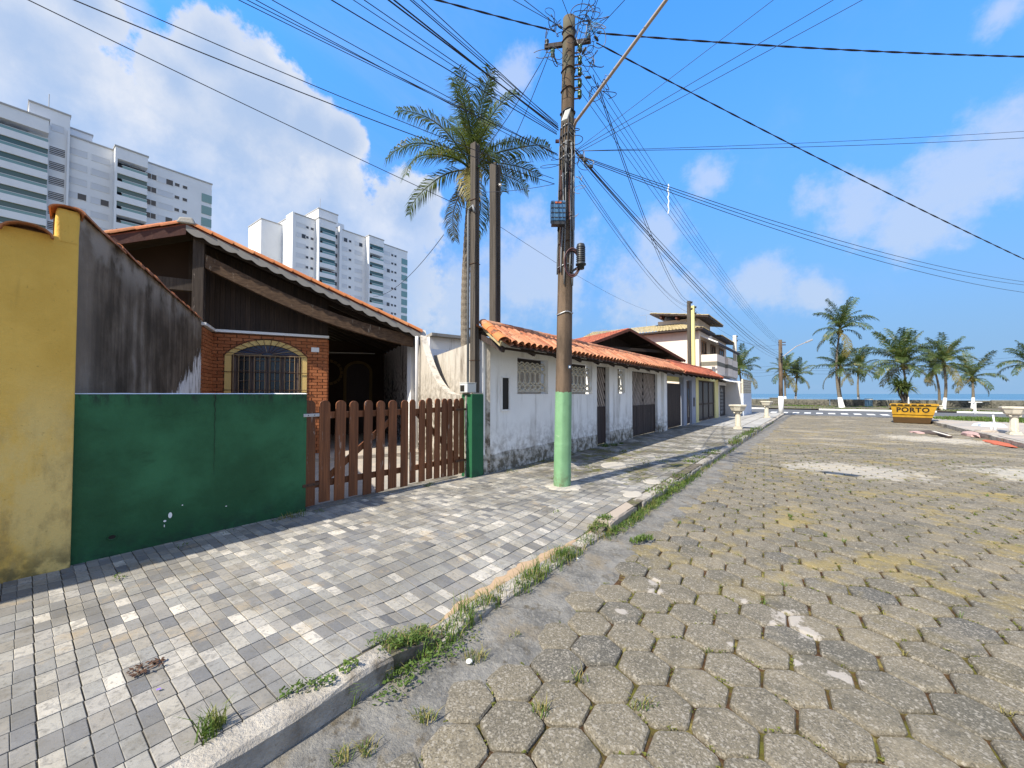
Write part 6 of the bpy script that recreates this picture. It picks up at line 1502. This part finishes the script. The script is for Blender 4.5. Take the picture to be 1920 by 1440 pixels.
# in the road joints
for (M, vi) in hexes:
    p = M.translation; d = (p - Vector((0, 0, EYE))).length
    if d > 16 or p.x > 4.6 or p.y < 0: continue
    wet = nz(p.x * .9 + 3, p.y * .6, 2)
    for k in range(3):                                           # each joint belongs to one of its two pavers
        a = math.radians(5) + k * math.pi / 3; e = Vector((math.cos(a), math.sin(a), 0)); t_ = Vector((-e.y, e.x, 0)); mid = Vector((p.x, p.y, 0)) + e * FF / 2; z_ = hr(mid.x, mid.y) - .010
        if q.random() < .50 + .75 * wet:
            lo, hi = sorted((q.uniform(-.09, .09), q.uniform(-.09, .09)))
            for _ in range(int((14 if d < 6 else 7) * (.5 + (hi - lo) * 9))):
                mk_.r = q.random(); c = mid + t_ * q.uniform(lo, hi) + e * q.gauss(0, .007) + ZV * (z_ + q.uniform(0, .010)); s_ = q.uniform(.003, .008) * (1 if d < 6 else 1.8)
                u = Vector((q.uniform(-1, 1), q.uniform(-1, 1), q.uniform(-.3, .3))).normalized() * s_; v = Vector((q.uniform(-1, 1), q.uniform(-1, 1), q.uniform(-.1, .6))).normalized() * s_
                mk_.add([c - u, c - v, c + u, c + v], [(0, 1, 2, 3)])
        if q.random() < .07 + .16 * wet:
            c = mid + t_ * FF / (2 * math.sqrt(3)) * q.choice((-1, 1)); tuft(dk if q.random() < .62 else gk, c.x, c.y, z_, q.randrange(6, 18), q.uniform(.02, .05), .022, q, .0035 if d < 5 else .007, 1.3)
for (px, py, n, h) in ((1015, 1335, 50, .07), (1200, 1325, 30, .05), (1215, 1320, 20, .05), (890, 1240, 25, .06), (880, 1235, 30, .07), (905, 1232, 30, .06), (800, 1350, 40, .07), (790, 1345, 40, .05), (640, 1425, 60, .06), (690, 1410, 60, .05), (965, 1190, 20, .04), (1085, 1270, 20, .05), (1090, 1275, 16, .06)):
    c = on_ground(px, py, .0); tuft(dk, c.x, c.y, 0, n // 2, h, .035, q, .004, 1.2); tuft(gk, c.x, c.y, 0, n // 2, h * .7, .045, q, .005, 1.0)
gk.build('grass', MAT['weed_leaf'], label='green weeds and grass growing along kerb and joints', cat='grass', kind='stuff')
dk.build('dry_grass', MAT['dry_grass'], label='straw coloured dry grass in the road joints', cat='grass', kind='stuff')
mk_.build('moss', MAT['moss_leaf'], label='yellow green moss between pavers and paving', cat='moss', kind='stuff')
# lawn patch across the street corner
lw = MB()
for k in range(2600):
    x, y = 5.6 + 7.5 * R.random(), 31.5 + 5.6 * R.random()
    if ((x - 9.2) / 3.7) ** 2 + ((y - 34.6) / 2.6) ** 2 < 1: tuft(lw, x, y, .13, 4, .16, .12, q, .03, 1.0)
lw.build('lawn', MAT['weed_leaf'], label='patch of grass on the right pavement by the corner', cat='grass', kind='stuff')
for (cx, cy) in ((1530, 762), (1620, 763), (1560, 766), (1790, 770), (1500, 761), (1480, 760)):
    c = on_ground(cx, cy, .1)
    if c.y > 64.5: c = Vector((c.x * 62 / c.y, 62, .1))
    vg = MB()
    for k in range(120): tuft(vg, c.x + R.gauss(0, 1.6), c.y + R.gauss(0, .7), .1, 3, .12, .2, q, .05, 1.0)
    vg.build('verge_grass', MAT['weed_leaf'], label='thin green verge grass under the sea front palms', cat='grass', kind='stuff')

# ------------------------------------------------------------------ apartment towers
XT = -111.8
def ty(px, X=XT):
    d = ray(px, 738); return d.y * X / d.x
TOPZ, FH = 50.7, 2.8
def tower(name, label, y0, y1, xd, fins):
    return empty(name, (XT - xd / 2, (y0 + y1) / 2, 0), label=label, cat='tower block')
def cap(mb, x0, x1, y0, y1, z): mb.box(x0 - .12, x1 + .12, y0 - .12, y1 + .12, z, z + .28)
def add_window(root, mes, y, z, X, kind):
    place('window', mes[kind], Matrix.Translation((X, y, z)), root)
def win_set():
    out = {}
    # shuttered, half open, small, louvre, dark pair
    def wmesh(nm, w_, h, parts):
        me = bpy.data.meshes.new(nm); vs = []; fs = []; mi = []
        mats = [MAT['tower_white'], MAT['tower_shutter'], MAT['tower_dark']]
        for (a, b, c, d, x0, x1, m_) in parts:
            o = len(vs); vs += [(x0, a, c), (x1, a, c), (x1, b, c), (x0, b, c), (x0, a, d), (x1, a, d), (x1, b, d), (x0, b, d)]
            fs += [tuple(i + o for i in f) for f in ((0, 3, 2, 1), (4, 5, 6, 7), (0, 1, 5, 4), (1, 2, 6, 5), (2, 3, 7, 6), (3, 0, 4, 7))]; mi += [m_] * 6
        me.from_pydata(vs, [], fs)
        for m_ in mats: me.materials.append(m_)
        me.polygons.foreach_set('material_index', mi); return me
    def fr(w_, h, t=.07): return [(-w_, w_, -h, -h + t, .002, .07, 0), (-w_, w_, h - t, h, .002, .07, 0), (-w_, -w_ + t, -h, h, .002, .07, 0), (w_ - t, w_, -h, h, .002, .07, 0)]
    out['shut'] = wmesh('window', 1.3, .65, fr(1.3, .65) + [(-1.23, 1.23, -.58, .58, .003, .03, 1)])
    out['half'] = wmesh('window', 1.3, .65, fr(1.3, .65) + [(-1.23, .1, -.58, .58, .003, .035, 1), (.1, 1.23, -.58, .58, .003, .02, 2)])
    out['small'] = wmesh('window', .45, .38, fr(.45, .38, .05) + [(-.4, .4, -.33, .33, .003, .03, 2)])
    out['louvre'] = wmesh('window', .95, .72, [(-.95, .95, -.72, .72, .003, .02, 2)] + [(-.95, .95, -.6 + .34 * k, -.5 + .34 * k, .02, .07, 1) for k in range(4)])
    out['pair'] = wmesh('window', .9, .62, fr(.9, .62) + [(-.83, -.03, -.55, .55, .003, .03, 2), (.03, .83, -.55, .55, .003, .03, 2), (-.03, .03, -.62, .62, .003, .06, 0)])
    return out
WIN = win_set()
def box_mesh(nm, x0, x1, y0, y1, z0, z1, mat): return MB().box(x0, x1, y0, y1, z0, z1).mesh(nm, MAT[mat])
def balconies(root, pa_, pb_, zlow, first_lower, glassy, proj=1.9):
    """protruding stack of balconies between two facade positions"""
    y0, y1 = pa_, pb_; X1 = XT + proj
    mb = MB(); mb.box(XT + .01, X1, y0, y1, TOPZ - 2.0, TOPZ + .3); mb.build('balcony_crown', MAT['tower_white'], root)
    mb = MB(); mb.box(XT + .012, X1 - .01, y0 + .01, y0 + .35, 0, TOPZ - 2.0); mb.build('balcony_fin', MAT['tower_white'], root)
    mb = MB(); cap(mb, XT + .1, X1, y0, y1, TOPZ + .3); mb.build('balcony_cap', MAT['tower_cap'], root)
    pme = box_mesh('parapet', .01, proj, .0, y1 - y0, -.12, 1.12, 'tower_white'); w_ = y1 - y0
    gme = box_mesh('glass_rail', proj - .07, proj - .02, w_ * .22, w_ - .05, 1.13, 1.62, 'tower_glass'); rme = box_mesh('handrail', proj - .09, proj, w_ * .2, w_, 1.63, 1.70, 'tower_white')
    vme = box_mesh('glazing', proj - .32, proj - .26, .36, w_ - .05, 1.76, 2.78, 'tower_teal'); dme = box_mesh('balcony_recess', .005, .05, .3, w_ - .1, 1.13, 2.75, 'tower_dark')
    bme = box_mesh('balcony_soffit', .02, proj - .02, .36, w_ - .02, 2.74, 2.79, 'tower_cap')
    k = 0; z = TOPZ - 2.0 - FH
    while z > zlow:
        b_ = empty('balcony', (XT, y0, z)); b_.parent = root; b_.matrix_basis = MWD[root.name].inverted() @ MWD[b_.name]; M = Matrix.Translation((XT, y0, z))
        for nm, me in (('parapet', pme), ('glass_rail', gme), ('handrail', rme), ('balcony_recess', dme)): place(nm, me, M, b_)
        if k not in glassy: place('glazing', vme, M, b_)
        z -= FH; k += 1
def windows(root, px, kind, zlow, mixk=None, n=20):
    y = ty(px)
    for k in range(n):
        z = TOPZ - 2.7 - FH * k
        if z < zlow: break
        kd = kind
        if mixk and k in mixk: kd = mixk[k]
        add_window(root, WIN, y, z, XT, kd)
ZLOW = 17
t1 = empty('apartment_tower', (XT - 7, ty(200), 0), label='white apartment tower cut by the left photo edge', cat='tower block', group='white apartment towers')
ya, yb = ty(-60), ty(390)
mb = MB(); mb.box(XT - 14, XT, ya, yb, 0, TOPZ); mb.build('wall', MAT['tower_white'], t1)
mb = MB(); cap(mb, XT - 14, XT, ty(118), yb, TOPZ); mb.build('parapet_cap', MAT['tower_cap'], t1)
zc = at_depth(38, 183, 70).z
mb = MB(); mb.box(XT - 9, XT + .6, ty(38), ty(117), 0, zc); mb.build('stair_core', MAT['tower_white'], t1)
mb = MB(); cap(mb, XT - 9, XT + .6, ty(38), ty(117), zc); mb.build('core_cap', MAT['tower_cap'], t1)
mb = MB(); mb.box(XT - 12, XT - 4, ty(118), ty(166), TOPZ, TOPZ + 3.3); mb.build('water_tank', MAT['tower_white'], t1)
mb = MB(); cap(mb, XT - 12, XT - 4, ty(118), ty(166), TOPZ + 3.3); mb.build('tank_cap', MAT['tower_cap'], t1)
mb = MB(); mb.box(XT + .01, XT + 1.0, ty(112.5), ty(117), 0, TOPZ + .6); mb.build('fin', MAT['tower_white'], t1)
mb = MB(); mb.cyl((XT - 3, ty(78), zc), (XT - 3, ty(78), zc + 4.5), .06, n=5); mb.build('lightning_rod', MAT['tower_cap'], t1)
balconies(t1, ty(-45, XT + 1.9), ty(77, XT + 1.9), ZLOW, 0, {0}, 2.6)
balconies(t1, ty(202, XT), ty(264, XT), ZLOW, 0, {0, 4})
for k in range(13):
    z = TOPZ - 1.3 - FH * k
    if z > ZLOW: place('window', WIN['louvre' if k else 'shut'], Matrix.Translation((XT + .6, ty(94), z + (1.6 if k == 0 else 0))) @ Matrix.Diagonal((1, .6 if k == 0 else 1, 1, 1)), t1)
windows(t1, 134, 'shut', ZLOW, {3: 'half', 6: 'half'}); windows(t1, 178, 'shut', ZLOW, {3: 'half'}); windows(t1, 274.5, 'pair', ZLOW); windows(t1, 302, 'shut', ZLOW, {0: 'half', 3: 'half'}); windows(t1, 324, 'small', ZLOW); windows(t1, 339, 'small', ZLOW)
for k in range(12):
    z = TOPZ - 4.6 - FH * k
    if z > ZLOW: mb = MB(); mb.box(XT + .01, XT + .08, yb - 1.9, yb + .03, z, z + 1.9); mb.build('corner_glass', MAT['tower_glass'], t1)
t2 = empty('apartment_tower', (XT - 8, ty(650), 0), label='white apartment tower standing free behind the orange roof edge', cat='tower block', group='white apartment towers')
ya, yb = ty(549), ty(762)
mb = MB(); mb.box(XT - 15, XT, ya + .01, yb, 0, TOPZ); mb.build('wall', MAT['tower_white'], t2)
mb = MB(); cap(mb, XT - 15, XT, ya, yb, TOPZ); mb.build('parapet_cap', MAT['tower_cap'], t2)
# side: recess and rear bay
xr = XT - 4.6; mb = MB(); mb.box(XT - 17, XT - 8.0, ya - 5.4, ya, 0, TOPZ - 1.2); mb.build('side_bay', MAT['tower_white'], t2)
mb = MB(); cap(mb, XT - 17, XT - 8.0, ya - 5.4, ya, TOPZ - 1.2); mb.build('side_cap', MAT['tower_cap'], t2)
mb = MB(); mb.box(XT - 4.2, XT + .01, ya - .6, ya, 0, TOPZ + .4); mb.build('corner_fin', MAT['tower_white'], t2)
for k in range(12):
    z = TOPZ - 4.0 - FH * 1.0 * k
    if z > ZLOW: mb = MB(); mb.box(XT - 7.2, XT - 5.4, ya - .06, ya, z - .5, z + .7); mb.build('side_window', MAT['tower_shutter'], t2)
zc = at_depth(602, 391, 114).z
mb = MB(); mb.box(XT - 10, XT - 1.2, ty(597), ty(634), TOPZ - 1, zc); mb.build('penthouse', MAT['tower_white'], t2)
mb = MB(); cap(mb, XT - 10, XT - 1.2, ty(597), ty(634), zc); mb.build('penthouse_cap', MAT['tower_cap'], t2)
mb = MB(); mb.box(XT - 10, XT - 3, ty(634) + .01, ty(652), TOPZ - 1, TOPZ + 3.1); mb.build('water_tank', MAT['tower_white'], t2)
mb = MB(); mb.box(XT + .01, XT + 1.0, ty(630.5), ty(635), 0, TOPZ + .5); mb.build('fin', MAT['tower_white'], t2)
mb = MB(); mb.cyl((XT - 5, ty(612), zc), (XT - 5, ty(612), zc + 5), .06, n=5); mb.build('lightning_rod', MAT['tower_cap'], t2)
balconies(t2, ty(588), ty(620), ZLOW, 0, {4}); balconies(t2, ty(683), ty(711), ZLOW, 0, {1})
windows(t2, 561, 'shut', ZLOW, {1: 'half'}); windows(t2, 572, 'small', ZLOW); windows(t2, 581.5, 'small', ZLOW); windows(t2, 624, 'pair', ZLOW); windows(t2, 641, 'shut', ZLOW, {0: 'half'}); windows(t2, 653.5, 'small', ZLOW)
windows(t2, 670, 'shut', ZLOW, {0: 'half'}); windows(t2, 723, 'shut', ZLOW, {2: 'half', 6: 'half'}); windows(t2, 733.5, 'small', ZLOW); windows(t2, 739.5, 'small', ZLOW)
for k in range(12):
    z = TOPZ - 4.6 - FH * k
    if z > ZLOW: mb = MB(); mb.box(XT + .01, XT + .08, yb - 2.4, yb + .03, z, z + 1.9); mb.build('corner_glass', MAT['tower_glass'], t2)

# ------------------------------------------------------------------ sea wall, planters and street things
sw_ = empty('sea_wall', (0, 65.7, 0), label='long low stained sea wall closing the street end', cat='wall')
for k in range(46):
    x = -70 + 3.4 * k; mb = MB(); dz = R.uniform(-.03, .03); mb.box(x + .02, x + 3.38, 65.55 + R.uniform(-.01, .01), 65.95, -1.2, .90 + dz); mb.build('wall_bay', MAT['stone_wall'], sw_, bevel=.03)
    if k % 2 == 0: mb = MB(); mb.box(x - .14, x + .14, 65.40, 65.54, -.2, .84 + dz); mb.build('buttress', MAT['stone_wall'], sw_, bevel=.03)
def planter(p, label, seed):
    q = random.Random(seed); root = empty('stone_planter', p, label=label, cat='planter', group='stone pedestal planters')
    T = Matrix.Translation(p) @ Matrix.Rotation(q.uniform(0, .3), 4, 'Z')
    mb = MB(T); mb.box(-.17, .17, -.17, .17, -.02, .06); mb.box(-.145, .145, -.145, .145, .0605, .10); mb.build('base', MAT['planter_stone'], root, bevel=.012)
    mb = MB(T); n = 20; vs = []; zs = [.10, .13, .60, .64, .66]; rs = [.125, .112, .100, .104, .128]
    mb.tube([(0, 0, z) for z in zs], rs, n); mb.build('column', MAT['planter_stone'], root, smooth=True)
    for k in range(10): a = 2 * math.pi * k / 10; mb = MB(T); mb.tube([(.112 * math.cos(a), .112 * math.sin(a), .14), (.101 * math.cos(a), .101 * math.sin(a), .59)], .008, 5); mb.build('flute', MAT['planter_stone'], root)
    mb = MB(T); mb.lathe([(.12, .66), (.15, .68), (.15, .71), (.11, .73)], (0, 0, 0), 20); mb.build('capital', MAT['planter_stone'], root)
    for sx in (-1, 1):
        for sy in (-1, 1): mb = MB(T); mb.lathe([(0, -.03), (.035, -.03), (.045, 0), (.035, .03), (0, .03)], (.115 * sx, .115 * sy, .69), 10); mb.build('volute', MAT['planter_stone'], root)
    mb = MB(T); o1, o2 = [], []
    def oct_(r, z): return [(r * math.cos(math.pi / 8 + k * math.pi / 4) * 1.05, r * math.sin(math.pi / 8 + k * math.pi / 4) * 1.05, z) for k in range(8)]
    rings = [oct_(.17, .73), oct_(.24, .78), oct_(.31, .96), oct_(.335, .965), oct_(.335, 1.03), oct_(.285, 1.03), oct_(.25, .92)]
    vs = sum(rings, []); fs = []
    for i in range(len(rings) - 1):
        for k in range(8): fs.append((i * 8 + k, i * 8 + (k + 1) % 8, (i + 1) * 8 + (k + 1) % 8, (i + 1) * 8 + k))
    mb.add(vs, fs + [tuple(range(7, -1, -1))]); mb.build('bowl', MAT['planter_stone'], root, bevel=.006)
    mb = MB(T); mb.add(oct_(.26, .935), [tuple(range(8))]); mb.build('soil', MAT['joint_soil'], root)
planter(on_ground(1384, 804, .146), 'nearer stone planter on the left pavement beside the weeds', 1)
planter(on_ground(1437.5, 783, .146), 'farther stone planter on the left pavement before the distant pole', 2)
planter(on_ground(1902, 815, .138), 'stone planter on the right pavement at the photo edge', 3)

# yellow skip with PORTO lettering
s0 = Vector((3.45, 30.9, 0)); s1 = Vector((4.85, 30.70, 0)); ax = (s1 - s0).normalized(); L = (s1 - s0).length; dp = Vector((-ax.y, ax.x, 0)); dp = dp if dp.y > 0 else -dp
sk = empty('skip', (s0 + s1) / 2, label='yellow steel skip lettered PORTO standing in the road', cat='skip')
def SP(u, v, z): return s0 + ax * u + dp * v + ZV * z
z1 = 1.03; zm = .34
prof = [(.0, .02), (-.02, .35), (-.10, z1)]; prof2 = [(L, .02), (L + .09, .35), (L + .30, z1)]; dpt = 1.5
for (za, zb, mat, nm) in ((.02, zm, 'skip_brown', 'lower_body'), (zm, z1, 'skip_yellow', 'upper_body')):
    fa_ = za / z1; fb_ = zb / z1; x0a, x0b = -.10 * fa_, -.10 * fb_; x1a, x1b = L + .30 * fa_, L + .30 * fb_; fl = lambda f: -.12 * f
    mb = MB(); P = [SP(x0a, fl(fa_), za), SP(x1a, fl(fa_), za), SP(x1a, dpt - fl(fa_), za), SP(x0a, dpt - fl(fa_), za), SP(x0b, fl(fb_), zb), SP(x1b, fl(fb_), zb), SP(x1b, dpt - fl(fb_), zb), SP(x0b, dpt - fl(fb_), zb)]
    mb.add(P, [(0, 1, 5, 4), (1, 2, 6, 5), (2, 3, 7, 6), (3, 0, 4, 7)] + ([(0, 3, 2, 1)] if za < .1 else [])); mb.build(nm, MAT[mat], sk)
mb = MB(); mb.add([SP(0, .1, .5), SP(L + .15, .1, .5), SP(L + .15, dpt - .1, .5), SP(0, dpt - .1, .5)], [(0, 1, 2, 3)]); mb.build('load', MAT['debris_brown'], sk)
mb = MB(); c4 = [SP(-.11, -.13, z1), SP(L + .32, -.13, z1), SP(L + .32, dpt + .13, z1), SP(-.11, dpt + .13, z1)]
for k in range(4): mb.bar(c4[k], c4[(k + 1) % 4], .07, .08)
mb.build('rim', MAT['skip_yellow'], sk)
for k in range(6): mb = MB(); u = .02 + k * (L + .1) / 5.6; mb.obox(SP(u, -.172, z1 - .005), ax * .10, dp * .003, ZV * .026); mb.build('rim_stripe', MAT['black_paint'], sk)
mb = MB(); mb.bar(SP(-.05, -.085, .52), SP(L + .15, -.085, .50), .03, .03); mb.build('rib', MAT['skip_yellow'], sk)
for u in (-.14, L + .36): mb = MB(); mb.cyl(SP(u - .06, dpt / 2, .78), SP(u + .06, dpt / 2, .78), .06, n=10); mb.build('lifting_lug', MAT['skip_brown'], sk)
tx = bpy.data.curves.new('lettering', 'FONT'); tx.body = 'PORTO'; tx.size = .36; tx.extrude = .004; tx.offset = .012; tx.align_x = 'CENTER'; tx.align_y = 'CENTER'; tx.space_character = 1.12; tx.materials.append(MAT['black_paint'])
fz_ = .74; fu = L / 2 + .06; nrm = (SP(0, -.12, 1.03) - SP(0, 0, 0)).normalized(); yv = nrm; nv = ax.cross(yv).normalized()
o = bpy.data.objects.new('lettering_outline', tx); COL.objects.link(o); bpy.context.view_layer.update()
lme = bpy.data.meshes.new_from_object(o.evaluated_get(bpy.context.evaluated_depsgraph_get())); bpy.data.objects.remove(o)
if not lme.materials: lme.materials.append(MAT['black_paint'])
Mw = frame(SP(fu, -.12 * fz_ / z1, fz_) - dp * .006, ax, yv, nv); place('lettering', lme, Mw, sk)

# right pavement clutter
p = on_ground(1828, 773, .13); tp = empty('cross_post', p, label='white T-shaped post on the grass corner', cat='post')
dT = (p - Vector((0, 0, EYE))).dot(CF); a_, b_ = at_depth(1818, 755, dT), at_depth(1840, 755, dT)
mb = MB(); mb.box(p.x - .07, p.x + .07, p.y - .07, p.y + .07, 0, a_.z); mb.build('upright', MAT['white_limewash'], tp, bevel=.01)
mb = MB(); mb.bar(a_ + ZV * .035, b_ + ZV * .035, .16, .06); mb.build('crossbar', MAT['white_limewash'], tp, bevel=.01)
mb = MB(); mb.box(p.x - .15, p.x + .15, p.y - .15, p.y + .15, .12, .19); mb.build('foot', MAT['white_limewash'], tp)
q0 = on_ground(1747, 768, .1); bn = empty('bench', q0, label='pale concrete bench by the sea wall right of the skip', cat='bench')
mb = MB(); mb.box(q0.x - .9, q0.x + .9, q0.y - .25, q0.y + .25, .44, .54); mb.build('seat', MAT['planter_stone'], bn, bevel=.02)
for u in (-.6, .6): mb = MB(); mb.box(q0.x + u - .12, q0.x + u + .12, q0.y - .2, q0.y + .2, .05, .44); mb.build('leg', MAT['planter_stone'], bn)
q0 = on_ground(1629, 765, .1); q0 = Vector((q0.x * 64 / q0.y, 64, .1)); br_ = empty('litter_drum', q0, label='faded blue drum bin beside the sea wall', cat='bin')
mb = MB(); mb.lathe([(.0, 0), (.36, 0), (.38, .02), (.36, .3), (.38, .32), (.36, .34), (.36, .62), (.38, .64), (.36, .66), (.36, .92), (.39, .95), (.34, .95), (.33, .5), (0, .5)], q0, 18); mb.build('drum', MAT['barrel_blue'], br_)
mb = MB(); mb.lathe([(.392, .80), (.395, .86), (.392, .90)], q0, 18); mb.build('band', MAT['white_limewash'], br_)
for k, (px, lab) in enumerate(((1452, 'dark bollard block on the sea wall left of the distant pole'),)):
    q0 = on_ground(px, 764, .1); q0 = Vector((q0.x * 65 / q0.y, 65.0, .1)); mb = MB(); mb.box(q0.x - .5, q0.x + .5, 64.7, 65.3, .05, 1.02); mb.box(q0.x - .56, q0.x + .56, 64.64, 65.36, 1.021, 1.10); mb.build('wall_block', MAT['stone_wall'], label=lab, cat='block', bevel=.03)
# debris by the right kerb
def slab_piece(name, px, py, a, b, h, mat, label, cat, rz=.2, z=.0):
    c = on_ground(px, py, z); mb = MB(); n = 16
    vs = []
    for lay in range(3):
        for k in range(n):
            f = (1.0, .9, .45)[lay]; an = 2 * math.pi * k / n; rr = 1 + .35 * nz(k * 1.3, px * .1, lay)
            vs.append((c.x + f * rr * (a * math.cos(an) * math.cos(rz) - b * math.sin(an) * math.sin(rz)), c.y + f * rr * (a * math.cos(an) * math.sin(rz) + b * math.sin(an) * math.cos(rz)), z + (0.0, h * .6, h)[lay] + (.3 * h * nz(k, lay, px) if lay else 0)))
    fs = [(l * n + k, l * n + (k + 1) % n, (l + 1) * n + (k + 1) % n, (l + 1) * n + k) for l in range(2) for k in range(n)] + [tuple(range(2 * n, 3 * n))]
    mb.add(vs, fs); mb.build(name, MAT[mat], label=label, cat=cat)
slab_piece('rag', 1722, 811.5, .25, .5, .06, 'pink_cloth', 'crumpled pinkish rag lying in the road before the skip', 'rag')
slab_piece('rag', 1748, 813, .35, .75, .11, 'debris_brown', 'dark tangled rag heap in the road before the skip', 'rag')
mb = MB(); a_, b_ = on_ground(1749, 808.5, .1), on_ground(1781, 817.5, .08); mb.bar(a_, b_, .10, .03); mb.build('plank', MAT['cream_post'], label='pale plank lying over the dark rags', cat='plank')
mb = MB(); a_, b_ = on_ground(1762, 814, .06), on_ground(1780, 819, .05); mb.bar(a_, b_, .16, .07); mb.build('timber_offcut', MAT['dark_door'], label='dark timber offcut lying at the end of the rags', cat='timber')
slab_piece('sack', 1822, 816.5, .22, 1.0, .14, 'pink_cloth', 'pink sack draped against the right kerb', 'sack', .0)
slab_piece('torn_mat', 1845, 820, .20, .5, .13, 'debris_brown', 'torn dark mat spilling over the right kerb', 'mat', .0)
slab_piece('orange_sheet', 1872, 831.5, .22, 1.3, .035, 'orange_cloth', 'flattened orange sheet along the right kerb', 'sheet', -.02)
slab_piece('rubble_slab', 1860, 810, .5, .35, .10, 'pale_pavement', 'broken low concrete slab beside the right planter', 'slab', 0, .135)
for (px, h, lab) in ((1866, .62, 'leaning white stake stuck beside the right planter'), (1859, .3, 'short white stake beside the leaning one')):
    c = on_ground(px, 806, .138); mb = MB(); mb.bar(c, c + Vector((-.05, 0, h)), .05, .05); mb.build('stake', MAT['white_limewash'], label=lab, cat='stake')
slab_piece('plastic_sheet', 1855, 799, .5, .6, .16, 'panel_bluegrey', 'pale blue plastic sheet on the right pavement', 'sheet', 0, .135)
# litter near the camera
c = on_ground(276, 1252, .144); mb = MB()
qq = random.Random(3)
for k in range(60):
    a = qq.uniform(0, 6.28); r_ = .075 * math.sqrt(qq.random()); b_ = Vector((c.x + r_ * math.cos(a) * .8, c.y + r_ * math.sin(a) * 1.1, .147 + qq.uniform(0, .012))); u = Vector((qq.uniform(-1, 1), qq.uniform(-1, 1), qq.uniform(-.2, .4))).normalized() * qq.uniform(.008, .02); v = Vector((-u.y, u.x, qq.uniform(0, .006))) * .5; mb.add([b_ - u, b_ - v, b_ + u, b_ + v], [(0, 1, 2, 3)])
mb.build('dead_leaf', MAT['rust_iron'], label='crumpled brown dead leaf clump on the near tiles', cat='leaf')
c = on_ground(297, 1293, .147); mb = MB(); mb.add([(c.x - .010, c.y - .006, .149), (c.x + .006, c.y - .008, .150), (c.x + .012, c.y + .010, .153), (c.x - .004, c.y + .008, .150)], [(0, 1, 2, 3)]); mb.build('petal', MAT['litter_purple'], label='tiny purple petal on the near tiles', cat='petal')
for (px, py, s_, lab) in ((880, 1240, .022, 'white pebble in the grass at the gutter edge'), (1083, 1047, .018, 'white pebble on the gutter beside the dropped kerb'), (1181, 982, .02, 'white pebble in the gutter near the pink kerb stone')):
    c = on_ground(px, py, .01); mb = MB(); mb.lathe([(0, 0), (s_, .002), (s_ * .9, s_ * .5), (s_ * .4, s_ * .8), (0, s_ * .82)], (c.x, c.y, .005), 8); mb.build('pebble', MAT['litter_white'], label=lab, cat='pebble', smooth=True)
# television aerials on the roofs
def aerial(px, py, t, label, s_=.5):
    p = at_depth(px, py, t); root = empty('aerial', p - ZV * 1.2, label=label, cat='aerial')
    mb = MB(); mb.cyl(p - ZV * 1.2, p, .012, n=5); mb.build('mast', MAT['galvanised'], root)
    mb = MB(); mb.cyl(p - CR * s_, p + CR * s_ + ZV * .15, .008, n=5); mb.build('boom', MAT['galvanised'], root)
    for k in range(6): c = p - CR * s_ + (CR * 2 * s_ + ZV * .15) * (k / 5); mb = MB(); mb.cyl(c - CF * .25, c + CF * .25, .005, n=4); mb.build('rod', MAT['galvanised'], root)
aerial(1122, 622, 24, 'small television aerial on the red gabled roof')
aerial(1212, 592, 32, 'small television aerial left of the pink house roof')
